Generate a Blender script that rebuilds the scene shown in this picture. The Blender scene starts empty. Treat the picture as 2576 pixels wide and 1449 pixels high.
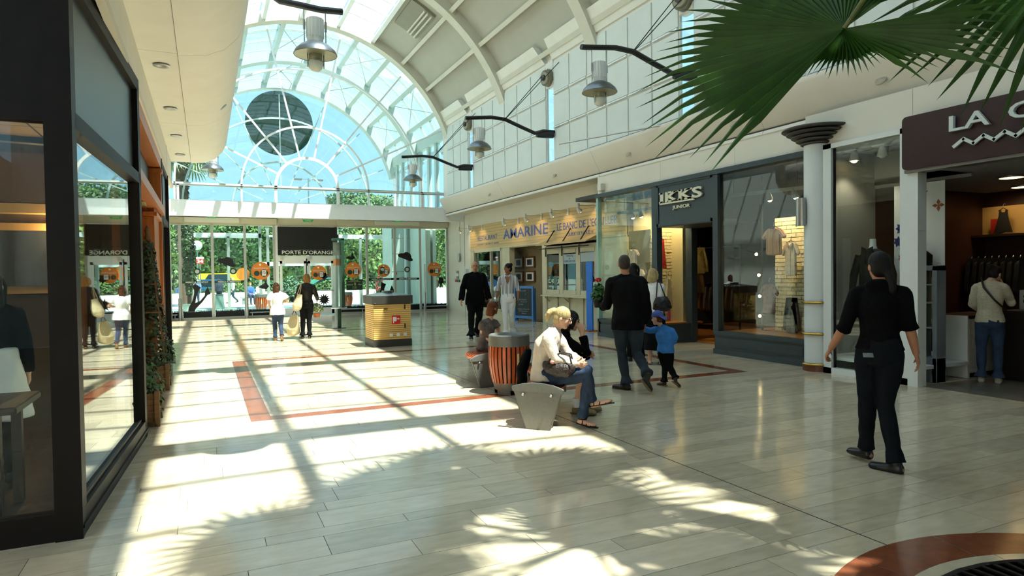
import bpy, bmesh, math, random
from mathutils import Vector, Matrix, noise
random.seed(7)
scene = bpy.context.scene
COL = bpy.data.collections.new('shopping_hall')      # linked to the scene at the very end
PI = math.pi
cos, sin, rad = math.cos, math.sin, math.radians

# ---------------------------------------------------------------- camera
cam_d = bpy.data.cameras.new('camera')
cam = bpy.data.objects.new('camera', cam_d)
scene.collection.objects.link(cam)
YAW, PIT, ROL = rad(25.1), rad(1.3), rad(-0.76)
_f = Vector((sin(YAW)*cos(PIT), cos(YAW)*cos(PIT), -sin(PIT)))
_r = Vector((cos(YAW), -sin(YAW), 0))
_u = _r.cross(_f)
_r2 = _r*cos(ROL) + _u*sin(ROL)
_u2 = _u*cos(ROL) - _r*sin(ROL)
cam.matrix_world = Matrix(((_r2.x, _u2.x, -_f.x, 0), (_r2.y, _u2.y, -_f.y, 0), (_r2.z, _u2.z, -_f.z, 1.6), (0, 0, 0, 1)))
cam_d.sensor_width = 36
cam_d.lens = 1645/2576*36
cam_d.clip_start = 0.05
cam_d.clip_end = 600
scene.camera = cam

# ---------------------------------------------------------------- sky, sun, exposure
world = bpy.data.worlds.new('sky')
scene.world = world
world.use_nodes = True
wn = world.node_tree
wn.nodes.clear()
_o = wn.nodes.new('ShaderNodeOutputWorld')
_b = wn.nodes.new('ShaderNodeBackground')
_tc = wn.nodes.new('ShaderNodeTexCoord')
_sx = wn.nodes.new('ShaderNodeSeparateXYZ')
_cr = wn.nodes.new('ShaderNodeValToRGB')
_cr.color_ramp.elements[0].position = 0.0
_cr.color_ramp.elements[0].color = (0.48, 0.85, 1.0, 1)
_cr.color_ramp.elements[1].position = 0.55
_cr.color_ramp.elements[1].color = (0.30, 0.60, 1.0, 1)
wn.links.new(_tc.outputs['Generated'], _sx.inputs[0])
wn.links.new(_sx.outputs['Z'], _cr.inputs[0])
wn.links.new(_cr.outputs[0], _b.inputs[0])
wn.links.new(_b.outputs[0], _o.inputs[0])
_b.inputs[1].default_value = 1.3
SUN = Vector((-0.24, 0.35, -1.0)).normalized()
sun_d = bpy.data.lights.new('sun', 'SUN')
sun_d.energy = 19.0
sun_d.angle = rad(0.6)
sun_d.color = (1.0, 0.97, 0.91)
sun = bpy.data.objects.new('sun', sun_d)
scene.collection.objects.link(sun)
sun.rotation_euler = SUN.to_track_quat('-Z', 'Y').to_euler()
sun.location = (6, -6, 30)
scene.view_settings.view_transform = 'Standard'
scene.view_settings.look = 'None'
scene.view_settings.gamma = 1.0
scene.view_settings.use_curve_mapping = False
scene.view_settings.exposure = 0.0
scene.cycles.use_denoising = True
scene.cycles.use_adaptive_sampling = True
scene.cycles.adaptive_threshold = 0.09
scene.cycles.adaptive_min_samples = 10
scene.cycles.max_bounces = 5
scene.cycles.diffuse_bounces = 3
scene.cycles.glossy_bounces = 2
scene.cycles.transparent_max_bounces = 20
scene.cycles.caustics_reflective = False
scene.cycles.caustics_refractive = False
scene.cycles.sample_clamp_indirect = 6.0

# ---------------------------------------------------------------- materials
def lin(c):
    return tuple(((v/255/12.92) if v/255 <= 0.04045 else ((v/255+0.055)/1.055)**2.4) for v in c)
_M = {}
def M(name, col=(200, 200, 200), rough=0.5, metal=0.0, n=None, bump=None, emit=0, spec=0.5, col2=None, stretch=None, rnd=0.0, coat=0, trans=0):
    """Principled material; n=(scale, amount) colour noise, bump=(scale, strength), rnd=variation from piece to piece."""
    if name in _M:
        return _M[name]
    m = bpy.data.materials.new(name)
    m.use_nodes = True
    nt = m.node_tree
    b = nt.nodes['Principled BSDF']
    c = lin(col)
    b.inputs['Base Color'].default_value = (*c, 1)
    b.inputs['Roughness'].default_value = rough
    b.inputs['Metallic'].default_value = metal
    b.inputs['Specular IOR Level'].default_value = spec
    b.inputs['Coat Weight'].default_value = coat
    b.inputs['Transmission Weight'].default_value = trans
    N = nt.nodes.new
    L = nt.links.new
    vec = None
    if n or bump:
        tc = N('ShaderNodeTexCoord')
        mp = N('ShaderNodeMapping')
        L(tc.outputs['Object'], mp.inputs[0])
        if stretch:
            mp.inputs['Scale'].default_value = stretch
        vec = mp.outputs[0]
    src = None
    if n:
        t = N('ShaderNodeTexNoise')
        t.inputs['Scale'].default_value = n[0]
        t.inputs['Detail'].default_value = 5
        L(vec, t.inputs['Vector'])
        cr = N('ShaderNodeValToRGB')
        cr.color_ramp.elements[0].position = 0.3
        cr.color_ramp.elements[1].position = 0.7
        d = lin(col2) if col2 else tuple(max(0, x*(1-n[1])) for x in c)
        cr.color_ramp.elements[0].color = (*d, 1)
        cr.color_ramp.elements[1].color = (*c, 1)
        L(t.outputs['Fac'], cr.inputs[0])
        src = cr.outputs[0]
    if rnd:
        oi = N('ShaderNodeObjectInfo')
        ge = N('ShaderNodeNewGeometry')
        ad = N('ShaderNodeMath')
        ad.operation = 'ADD'
        L(oi.outputs['Random'], ad.inputs[0])
        L(ge.outputs['Random Per Island'], ad.inputs[1])
        fr = N('ShaderNodeMath')
        fr.operation = 'FRACT'
        L(ad.outputs[0], fr.inputs[0])
        mr = N('ShaderNodeMapRange')
        mr.inputs['To Min'].default_value = 1-rnd
        mr.inputs['To Max'].default_value = 1+rnd*0.5
        L(fr.outputs[0], mr.inputs[0])
        mx = N('ShaderNodeMix')
        mx.data_type = 'RGBA'
        mx.blend_type = 'MULTIPLY'
        mx.inputs['Factor'].default_value = 1
        if src:
            L(src, mx.inputs['A'])
        else:
            mx.inputs['A'].default_value = (*c, 1)
        L(mr.outputs[0], mx.inputs['B'])
        src = mx.outputs['Result']
    if src:
        L(src, b.inputs['Base Color'])
    if bump:
        t = N('ShaderNodeTexNoise')
        t.inputs['Scale'].default_value = bump[0]
        t.inputs['Detail'].default_value = 4
        L(vec, t.inputs['Vector'])
        bp = N('ShaderNodeBump')
        bp.inputs['Strength'].default_value = bump[1]
        bp.inputs['Distance'].default_value = 0.01
        L(t.outputs['Fac'], bp.inputs['Height'])
        L(bp.outputs[0], b.inputs['Normal'])
    if emit:
        b.inputs['Emission Color'].default_value = (*c, 1)
        b.inputs['Emission Strength'].default_value = emit
    _M[name] = m
    return m

def GLASS(name, tint=(235, 250, 245), refl=1.0, milky=0.0, f0=0.04):
    """Clear pane: see-through with tint, mirror reflection growing towards grazing angles."""
    if name in _M:
        return _M[name]
    m = bpy.data.materials.new(name)
    m.use_nodes = True
    nt = m.node_tree
    nt.nodes.clear()
    N = nt.nodes.new
    L = nt.links.new
    out = N('ShaderNodeOutputMaterial')
    tr = N('ShaderNodeBsdfTransparent')
    tr.inputs[0].default_value = (*lin(tint), 1)
    gl = N('ShaderNodeBsdfGlossy')
    gl.inputs['Roughness'].default_value = 0.0
    gl.inputs[0].default_value = (0.95, 1, 1, 1)
    lw = N('ShaderNodeLayerWeight')
    lw.inputs[0].default_value = 0.5
    pw = N('ShaderNodeMath')
    pw.operation = 'POWER'
    pw.inputs[1].default_value = 5
    L(lw.outputs['Facing'], pw.inputs[0])
    ma = N('ShaderNodeMath')
    ma.operation = 'MULTIPLY_ADD'
    ma.inputs[1].default_value = (1-f0)*refl
    ma.inputs[2].default_value = f0*refl
    L(pw.outputs[0], ma.inputs[0])
    mx = N('ShaderNodeMixShader')
    L(ma.outputs[0], mx.inputs[0])
    base = tr.outputs[0]
    if milky:
        tl = N('ShaderNodeBsdfTranslucent')
        tl.inputs[0].default_value = (0.9, 0.95, 0.95, 1)
        m2 = N('ShaderNodeMixShader')
        m2.inputs[0].default_value = milky
        L(tr.outputs[0], m2.inputs[1])
        L(tl.outputs[0], m2.inputs[2])
        base = m2.outputs[0]
    L(base, mx.inputs[1])
    L(gl.outputs[0], mx.inputs[2])
    L(mx.outputs[0], out.inputs[0])
    _M[name] = m
    return m

# ---------------------------------------------------------------- objects
WM = {}      # world matrices of things and parts
def baked(ob):
    """mesh of an unlinked object after its modifiers"""
    scene.collection.objects.link(ob)
    dg = bpy.context.evaluated_depsgraph_get()
    me = bpy.data.meshes.new_from_object(ob.evaluated_get(dg))
    bpy.data.objects.remove(ob)
    return me
def tag(o, label=None, cat=None, group=None, kind=None):
    if label: o['label'] = label
    if cat: o['category'] = cat
    if group: o['group'] = group
    if kind: o['kind'] = kind
    return o
def thing(name, label, cat, loc=(0, 0, 0), rz=0.0, group=None, kind=None):
    o = bpy.data.objects.new(name, None)
    o.empty_display_size = 0.1
    COL.objects.link(o)
    o.location = loc
    o.rotation_euler = (0, 0, rz)
    WM[o] = Matrix.Translation(Vector(loc)) @ Matrix.Rotation(rz, 4, 'Z')
    return tag(o, label, cat, group, kind)
def copy_tree(o, parent=None):
    c = o.copy()
    COL.objects.link(c)
    c.parent = parent
    for ch in o.children:
        copy_tree(ch, c)
    return c

class MB:
    """Collects simple solids and links them as one mesh object. World coordinates unless built with local=True."""
    def __init__(s):
        s.v = []
        s.f = []
    def add(s, vs, fs):
        k = len(s.v)
        s.v += [tuple(p) for p in vs]
        s.f += [tuple(i+k for i in q) for q in fs]
        return s
    def box(s, x0, x1, y0, y1, z0, z1):
        return s.add([(x0, y0, z0), (x1, y0, z0), (x1, y1, z0), (x0, y1, z0), (x0, y0, z1), (x1, y0, z1), (x1, y1, z1), (x0, y1, z1)],
                     [(0, 3, 2, 1), (4, 5, 6, 7), (0, 1, 5, 4), (1, 2, 6, 5), (2, 3, 7, 6), (3, 0, 4, 7)])
    def hexa(s, a, b):
        """a, b: two quads (4 points each) joined"""
        return s.add(list(a)+list(b), [(3, 2, 1, 0), (4, 5, 6, 7), (0, 1, 5, 4), (1, 2, 6, 5), (2, 3, 7, 6), (3, 0, 4, 7)])
    def beam(s, p, q, w, h, up=(0, 0, 1)):
        p, q = Vector(p), Vector(q)
        d = (q-p).normalized()
        u = Vector(up)
        if abs(d.dot(u)) > 0.98: u = Vector((1, 0, 0))
        a = d.cross(u).normalized()*w/2
        b = a.cross(d).normalized()*h/2
        return s.hexa([p-a-b, p+a-b, p+a+b, p-a+b], [q-a-b, q+a-b, q+a+b, q-a+b])
    def loft(s, pts, rads, lat=None, n=10, cap=True):
        """tube through pts; rads: r or (rx, ry) per point; lat: direction of rx"""
        pts = [Vector(p) for p in pts]
        rings = []
        pa = None
        for i, p in enumerate(pts):
            d = (pts[min(i+1, len(pts)-1)]-pts[max(i-1, 0)])
            d = d.normalized() if d.length > 1e-9 else Vector((0, 0, 1))
            if lat is not None:
                a = Vector(lat)
            elif pa is not None:
                a = pa
            else:
                a = Vector((1, 0, 0)) if abs(d.x) < 0.8 else Vector((0, 1, 0))
            a = (a-d*a.dot(d))
            a = a.normalized() if a.length > 1e-6 else d.orthogonal().normalized()
            pa = a
            b = d.cross(a)
            r = rads[i] if isinstance(rads, (list, tuple)) else rads
            rx, ry = r if isinstance(r, (list, tuple)) else (r, r)
            rings.append([p+a*(rx*cos(2*PI*k/n))+b*(ry*sin(2*PI*k/n)) for k in range(n)])
        vs = [q for rg in rings for q in rg]
        fs = []
        for i in range(len(rings)-1):
            for k in range(n):
                k2 = (k+1) % n
                fs.append((i*n+k, i*n+k2, (i+1)*n+k2, (i+1)*n+k))
        if cap:
            fs.append(tuple(range(n-1, -1, -1)))
            fs.append(tuple((len(rings)-1)*n+k for k in range(n)))
        return s.add(vs, fs)
    def cyl(s, p, q, r, r2=None, n=14):
        return s.loft([p, q], [r, r if r2 is None else r2], n=n)
    def lathe(s, prof, c=(0, 0, 0), n=24, a0=0.0, a1=2*PI):
        full = abs(a1-a0-2*PI) < 1e-6
        m = n if full else n+1
        vs = [(c[0]+r*cos(a0+(a1-a0)*k/n), c[1]+r*sin(a0+(a1-a0)*k/n), c[2]+z) for r, z in prof for k in range(m)]
        fs = []
        for i in range(len(prof)-1):
            for k in range(n):
                k2 = (k+1) % m
                fs.append((i*m+k, i*m+k2, (i+1)*m+k2, (i+1)*m+k))
        if full:
            if prof[0][0] > 1e-4: fs.append(tuple(range(m-1, -1, -1)))
            if prof[-1][0] > 1e-4: fs.append(tuple((len(prof)-1)*m+k for k in range(m)))
        return s.add(vs, fs)
    def prism(s, poly, o, u, v, depth):
        """polygon (2-D) in the frame o,u,v, extruded by depth along u x v"""
        o, u, v = Vector(o), Vector(u), Vector(v)
        w = u.cross(v).normalized()*depth
        a = [o+u*x+v*y for x, y in poly]
        n = len(a)
        return s.add(a+[p+w for p in a], [tuple(range(n-1, -1, -1)), tuple(range(n, 2*n))]+[(i, (i+1) % n, n+(i+1) % n, n+i) for i in range(n)])
    def ball(s, c, r, n=12, m=8, R=None):
        """ellipsoid; r number or (rx,ry,rz); R rotation matrix"""
        rx, ry, rz = r if isinstance(r, (tuple, list)) else (r, r, r)
        vs = []
        for i in range(1, m):
            t = PI*i/m
            for k in range(n):
                q = Vector((rx*sin(t)*cos(2*PI*k/n), ry*sin(t)*sin(2*PI*k/n), rz*cos(t)))
                vs.append(q)
        vs += [Vector((0, 0, rz)), Vector((0, 0, -rz))]
        if R is not None: vs = [R @ q for q in vs]
        c = Vector(c)
        vs = [q+c for q in vs]
        fs = []
        for i in range(m-2):
            for k in range(n):
                k2 = (k+1) % n
                fs.append((i*n+k, (i+1)*n+k, (i+1)*n+k2, i*n+k2))
        t0 = (m-1)*n
        for k in range(n):
            k2 = (k+1) % n
            fs.append((t0, k, k2))
            fs.append((t0+1, (m-2)*n+k2, (m-2)*n+k))
        return s.add(vs, fs)
    def arc(s, cx, cz, r0, r1, y0, y1, a0, a1, n=24):
        """ring sector in the xz-plane, extruded in y"""
        vs = []
        for k in range(n+1):
            a = rad(a0+(a1-a0)*k/n)
            for r in (r0, r1):
                for y in (y0, y1):
                    vs.append((cx+r*cos(a), y, cz+r*sin(a)))
        fs = []
        for k in range(n):
            i = 4*k
            j = i+4
            fs += [(i, i+1, j+1, j), (i+2, j+2, j+3, i+3), (i, j, j+2, i+2), (i+1, i+3, j+3, j+1)]
        fs += [(0, 2, 3, 1), (4*n, 4*n+1, 4*n+3, 4*n+2)]
        return s.add(vs, fs)
    def mesh(s, name='mesh', parent=None, local=False):
        v = s.v
        if parent is not None and not local:
            inv = WM[parent].inverted()
            v = [tuple(inv @ Vector(p)) for p in v]
        me = bpy.data.meshes.new(name)
        me.from_pydata(v, [], s.f)
        me.update()
        return me
    def build(s, name, mat, parent=None, smooth=False, local=False, label=None, cat=None, group=None, kind=None, bevel=0):
        me = s.mesh(name, parent, local)
        if bevel:
            bm = bmesh.new()
            bm.from_mesh(me)
            bmesh.ops.bevel(bm, geom=[e for e in bm.edges if len(e.link_faces) == 2 and e.calc_face_angle(0) > 0.6], offset=bevel, segments=2, affect='EDGES', clamp_overlap=True)
            bm.to_mesh(me)
            bm.free()
        return put(name, me, mat, parent, smooth, label, cat, group, kind)

def put(name, me, mat, parent=None, smooth=False, label=None, cat=None, group=None, kind=None):
    if mat is not None:
        me.materials.clear()
        me.materials.append(mat)
    if smooth:
        for p in me.polygons: p.use_smooth = True
        if smooth != 'all':
            try: me.set_sharp_from_angle(angle=rad(40))
            except Exception: pass
    o = bpy.data.objects.new(name, me)
    COL.objects.link(o)
    if parent is not None: o.parent = parent
    WM[o] = WM[parent].copy() if parent is not None else Matrix.Identity(4)
    return tag(o, label, cat, group, kind)

def text(name, s, mat, o, u, v, w, h, depth=0.004, parent=None, bold=0.0, label=None, cat=None, shear=0.0):
    """lettering: lower-left corner o, running along u, upright v, fitted into w x h"""
    cu = bpy.data.curves.new(name, 'FONT')
    cu.body = s
    cu.offset = bold
    cu.extrude = 0.5
    cu.resolution_u = 3
    cu.shear = shear
    ob = bpy.data.objects.new(name, cu)
    me = baked(ob)
    xs = [p.co.x for p in me.vertices]
    ys = [p.co.y for p in me.vertices]
    o, u, v = Vector(o), Vector(u).normalized(), Vector(v).normalized()
    nn = u.cross(v)
    sx = w/(max(xs)-min(xs))
    sy = h/(max(ys)-min(ys)) if h else sx
    x0, y0 = min(xs), min(ys)
    inv = WM[parent].inverted() if parent is not None else Matrix.Identity(4)
    for p in me.vertices:
        q = o+u*((p.co.x-x0)*sx)+v*((p.co.y-y0)*sy)+nn*(depth*(p.co.z+0.5))
        p.co = inv @ q
    return put(name, me, mat, parent, label=label, cat=cat)

def lamp(kind, loc, energy, color=(1, 0.75, 0.45), size=0.1, rot=None, spot=None):
    d = bpy.data.lights.new('lamp_light', kind)
    d.energy = energy
    d.color = color
    if kind == 'AREA': d.size = size
    else: d.shadow_soft_size = size
    if spot: d.spot_size = rad(spot); d.spot_blend = 0.6
    o = bpy.data.objects.new('lamp_light', d)
    COL.objects.link(o)
    o.location = loc
    if rot is not None: o.rotation_euler = Vector(rot).to_track_quat('-Z', 'Y').to_euler()
    return o

# ---------------------------------------------------------------- shared materials
cream = M('cream_paint', (236, 233, 222), 0.6, n=(3, 0.05))
cream2 = M('warm_white_paint', (226, 220, 204), 0.6, n=(2, 0.05))
pale = M('pale_green_steel', (186, 198, 190), 0.45, n=(4, 0.05))
white = M('white_steel', (236, 240, 238), 0.4, n=(4, 0.04))
panelm = M('panel_grey_white', (222, 228, 222), 0.65, n=(2.5, 0.05), rnd=0.04, bump=(60, 0.1))
ribm = M('rib_cream', (214, 210, 192), 0.55, n=(3, 0.06))
dark = M('dark_bronze', (24, 20, 17), 0.5, spec=0.2, metal=0.0, n=(8, 0.2))
black = M('black_paint', (14, 14, 15), 0.5, n=(20, 0.3))
steel = M('brushed_steel', (176, 178, 176), 0.3, metal=0.9, n=(30, 0.1))
brass = M('brass', (190, 150, 70), 0.25, metal=1, n=(20, 0.15))
tealp = M('slate_teal_paint', (52, 66, 70), 0.45, n=(6, 0.12))
pane = GLASS('clear_pane', (250, 254, 253))
green_pane = GLASS('green_pane', (243, 252, 249))
roof_pane = GLASS('roof_pane', (246, 252, 250), 0.6, milky=0.1)
pav_pane = GLASS('pavilion_pane', (242, 252, 250), 0.6, milky=0.06)
# ================================================================ floor of stone planks
stone = M('polished_limestone', (217, 202, 173), 0.12, n=(5, 0.12), rnd=0.17, col2=(199, 184, 156), stretch=(1.0, 3.0, 1), bump=(2.0, 0.008))
redstone = M('red_marble', (150, 84, 56), 0.15, n=(9, 0.35), rnd=0.08)
groutm = M('joint_grey', (120, 113, 98), 0.8, n=(10, 0.1))
floor = thing('floor', 'polished cream limestone floor of long planks with red marble borders', None, kind='structure')
MB().box(-4, 14, -9, 27.7, -0.2, -0.004).build('floor_bed', groutm, floor)
def in_view(x, y, z=0.0):
    d = cam.matrix_world.inverted() @ Vector((x, y, z))
    if d.z > -0.3: return None
    u, w = 1288-1645*d.x/d.z, 724.5+1645*d.y/d.z
    return (u, w, -d.z) if -60 < u < 2640 and 500 < w < 1500 else None
CX, CY = 3.55, 0.95                       # planter ring of the palm
tiles = []
y = -3.0
row = 0
while y < 27.55:
    h = (0.30, 0.17, 0.30, 0.24, 0.30, 0.14)[row % 6]
    x = -4+random.uniform(-1.2, 0)
    while x < 9.85:
        w = random.uniform(0.85, 1.75)
        x1 = min(x+w, 9.85)
        if x1-x > 0.2: tiles.append((x+0.002, x1-0.002, y+0.002, min(y+h, 27.6)-0.002))
        x += w
    y += h
    row += 1
vis, rest = [], MB()
for t in tiles:
    cx, cy = (t[0]+t[1])/2, (t[2]+t[3])/2
    hits = [in_view(px, py) for px in (t[0], cx, t[1]) for py in (t[2], t[3])]
    hits = [q for q in hits if q]
    hidden = cx < -0.8 and cy > 4.6
    if hits and not hidden and math.hypot(cx-CX, cy-CY) > 1.2: vis.append((min(q[2] for q in hits), t))
    elif not (math.hypot(cx-CX, cy-CY) < 0.3): rest.box(t[0], t[1], t[2], t[3], -0.02, 0)
vis.sort(key=lambda q: q[0])
for k, (d, t) in enumerate(vis):
    if k < 290: MB().box(t[0], t[1], t[2], t[3], -0.02, 0).build('stone_plank', stone, floor)
    else: rest.box(t[0], t[1], t[2], t[3], -0.02, 0)
rest.build('stone_plank_field', stone, floor, kind='stuff')
def strip(x0, x1, y0, y1, n, along):
    for k in range(n):
        if along == 'x':
            a, b = x0+(x1-x0)*k/n, x0+(x1-x0)*(k+1)/n
            MB().box(a+0.001, b-0.001, y0, y1, -0.01, 0.0012).build('border_strip', redstone, floor)
        else:
            a, b = y0+(y1-y0)*k/n, y0+(y1-y0)*(k+1)/n
            MB().box(x0, x1, a+0.001, b-0.001, -0.01, 0.0012).build('border_strip', redstone, floor)
strip(0.42, 0.64, 7.72, 13.4, 5, 'y')
strip(0.64, 7.7, 7.72, 7.93, 6, 'x')
strip(7.5, 7.7, 7.93, 13.4, 4, 'y')
strip(0.64, 7.7, 13.25, 13.45, 6, 'x')
strip(0.42, 7.7, 19.3, 19.5, 5, 'x')
MB().box(3.528, 3.538, 2.45, 13.2, -0.01, 0.0008).build('expansion_joint', M('joint_dark', (70, 66, 58), 0.8), floor)
for k in range(14):                       # red ring round the palm grate
    a0, a1 = 2*PI*k/14+0.002, 2*PI*(k+1)/14-0.002
    MB().lathe([(1.24, -0.01), (1.24, 0.002), (1.53, 0.002), (1.53, -0.01)], (CX, CY, 0), 8, a0, a1).build('ring_segment', redstone, floor)
for k in range(10):
    a0, a1 = 2*PI*k/10+0.002, 2*PI*(k+1)/10-0.002
    MB().lathe([(1.15, -0.01), (1.15, 0.002), (1.24, 0.002), (1.24, -0.01)], (CX, CY, 0), 8, a0, a1).build('kerb_segment', stone, floor)
gr = thing('tree_grate', 'dark cast iron tree grate ringed by red marble around the palm', 'grate', (CX, CY, 0))
iron = M('cast_iron', (34, 33, 32), 0.5, metal=0.6, n=(20, 0.3))
MB().lathe([(1.12, 0), (1.12, 0.012), (1.15, 0.012), (1.15, 0)], (CX, CY, 0.002), 40).build('rim', iron, gr)
MB().lathe([(0.28, 0), (0.28, 0.012), (0.32, 0.012), (0.32, 0)], (CX, CY, 0.002), 30).build('hub', iron, gr)
MB().lathe([(0.3, 0), (1.13, 0.001)], (CX, CY, 0.001), 40).build('soil', M('soil', (40, 34, 28), 0.9, n=(12, 0.4)), gr)
for k in range(90):
    a = 2*PI*k/90
    MB().beam((CX+0.31*cos(a), CY+0.31*sin(a), 0.009), (CX+1.13*cos(a+0.25), CY+1.13*sin(a+0.25), 0.009), 0.022, 0.01).build('bar', iron, gr)
for r in (0.55, 0.75, 0.95):
    MB().lathe([(r-0.012, 0), (r-0.012, 0.008), (r+0.012, 0.008), (r+0.012, 0)], (CX, CY, 0.006), 40).build('cross_ring', iron, gr)

# ================================================================ vaulted roof
VX, VZ, VR = 3.6, 5.25, 5.7
PA = [25.7+13.33*k for k in range(11)]
RIBS = [25.0, 19.5, 14.0, 8.5, 3.0, -2.5, -8.0]
roof = thing('ceiling', 'white barrel vault roof with curved ribs, plaster panels and glazing', None, kind='structure')
for y in RIBS:
    MB().arc(VX, VZ, VR-0.12, VR+0.25, y-0.2, y+0.2, 18, 162, 44).build('roof_rib', ribm, roof, smooth=True)
def P(a, r): return (VX+r*cos(rad(a)), VZ+r*sin(rad(a)))
plat = M('roof_plaster', (184, 181, 166), 0.7, n=(2, 0.05))
for i in range(len(RIBS)-1):
    y1, y0 = RIBS[i]-0.2, RIBS[i+1]+0.2
    for a in PA[:-1] if False else PA:
        x, z = P(a, VR+0.08)
        t = rad(a)
        MB().beam((x, y0, z), (x, y1, z), 0.13, 0.24, up=(cos(t), 0, sin(t))).build('purlin', white if 64 < a < 134 else ribm, roof)
    for k, a in enumerate(PA[:-1]):
        a1 = PA[k+1]
        if 64 < a < 131 and y0 > -2.6:  # unseen bay behind the viewer made opaque to dim reflections in the cafe glass
            m = MB()
            m.arc(VX, VZ, VR+0.2, VR+0.212, y0, y1, a+0.9, a1-0.9, 6)
            m.build('roof_pane', roof_pane, roof, smooth=True)
        else:
            m = MB()
            m.arc(VX, VZ, VR+0.17, VR+0.25, y0-0.2, y1+0.2, a+0.6, a1-0.6, 6)
            m.build('plaster_panel', plat, roof, smooth=True)
    for k in range(1, 5):
        yy = y0+(y1-y0)*k/5
        MB().arc(VX, VZ, VR+0.17, VR+0.24, yy-0.028, yy+0.028, 65.7, 132, 20).build('glazing_bar', white, roof, smooth=True)
hat = MB().arc(VX, VZ, VR+0.08, VR+0.2, 20.5, 22.6, 54.5, 63.5, 6)
hat.build('roof_hatch', M('hatch_shade', (150, 146, 128), 0.6, n=(3, 0.1)), roof)
for a in (55.5, 57, 58.2):
    x, z = P(a, VR+0.03)
    MB().cyl((x, 20.5, z), (x, 22.5, z), 0.035).build('pipe', ribm, roof)

# entrance pavilion beyond the last hall rib
for y, r in ((29.3, VR), (33.6, VR)):
    MB().arc(VX, VZ, r-0.3, r+0.12, y-0.24, y+0.24, 14, 166, 44).build('roof_rib', pale, roof, smooth=True)
pv = [16+13.7*k for k in range(12)]
for ya, yb in ((25.2, 29.1), (29.5, 33.4)):
    for k, a in enumerate(pv):
        x, z = P(a, VR+0.05)
        t = rad(a)
        MB().beam((x, ya, z), (x, yb, z), 0.17, 0.24, up=(cos(t), 0, sin(t))).build('purlin', pale, roof)
        if k < len(pv)-1:
            MB().arc(VX, VZ, VR+0.15, VR+0.162, ya, yb, a+0.7, pv[k+1]-0.7, 5).build('roof_pane', pav_pane, roof, smooth=True)
    for k in (1, 2):
        yy = ya+(yb-ya)*k/3
        for e in (-0.06, 0.06):
            MB().arc(VX, VZ, VR+0.1, VR+0.15, yy-0.02+e, yy+0.02+e, 14, 166, 30).build('glazing_bar', pale, roof, smooth=True)
for a, b in ((30, 44), (44, 30), (58, 72), (72, 58), (86, 100), (100, 86)):
    MB().cyl((*[P(a, VR)[0]], 25.4, P(a, VR)[1]), (P(b, VR)[0], 29.1, P(b, VR)[1]), 0.015, n=6).build('tie_rod', steel, roof)
    MB().cyl((*[P(a, VR)[0]], 29.5, P(a, VR)[1]), (P(b, VR)[0], 33.4, P(b, VR)[1]), 0.015, n=6).build('tie_rod', steel, roof)

# ================================================================ right side, upper wall
WX = 8.85
LIPZ = 4.64
wr = thing('wall_right', 'white panelled upper wall with narrow glass slits above the shops', None, kind='structure')
SL = [(22.35, 0.42), (16.25, 0.42), (10.5, 0.42), (4.7, 0.42), (-1.2, 0.42)]
edges = [25.4]+[e for s, w in SL for e in (s+w/2, s-w/2)]+[-9.0]
for i in range(0, len(edges), 2):
    yb, ya = edges[i], edges[i+1]
    MB().box(WX+0.03, WX+0.09, ya, yb, 4.45, 7.62).build('wall_section', cream, wr)
    # sloping cornice board over the section
    MB().hexa([(WX-0.02, ya, 7.5), (WX-0.02, yb, 7.5), (WX+0.2, yb, 7.5), (WX+0.2, ya, 7.5)], [(WX-0.28, ya+0.25, 8.03), (WX-0.28, yb-0.02, 8.03), (WX+0.1, yb-0.02, 8.03), (WX+0.1, ya+0.25, 8.03)]).build('cornice', cream, wr)
    n = max(2, round((yb-ya)/0.93))
    off = 0.5 if i == 0 else 0.0
    for k in range(n):
        a = ya+(yb-off-ya)*k/n
        b = ya+(yb-off-ya)*(k+1)/n
        for r in range(3):
            z0 = LIPZ+0.06+0.925*r
            MB().box(WX, WX+0.04, a+0.03, b-0.03, z0+0.04, z0+0.865).build('wall_panel', panelm, wr)
            MB().box(WX-0.03, WX+0.04, a+0.03, b-0.03, z0-0.02, z0+0.012).build('batten', white, wr)
for s, w in SL:
    MB().box(WX+0.05, WX+0.062, s-w/2, s+w/2, 4.5, 6.8).build('slit_pane', pane, wr)
    MB().box(WX-0.0, WX+0.2, s-w/2, s+w/2, 6.8, 7.5).build('slit_head', cream, wr)
    MB().box(WX+0.05, WX+0.25, s-w/2, s+w/2, 7.5, 8.0).build('slit_cornice', cream, wr)
MB().box(WX+0.0, WX+0.3, -9, 25.4, 8.03, 8.13).build('wall_plate', M('dark_gap', (58, 55, 48), 0.8), wr)
MB().box(WX+0.28, WX+2.0, -9, 25.4, 8.13, 8.2).build('roof_overhang', white, wr)  # unseen slab added to keep direct sun out of the wall slits
MB().box(WX-0.05, WX+0.28, -9, 25.2, 8.13, 8.33).build('eaves_beam', ribm, wr)
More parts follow.
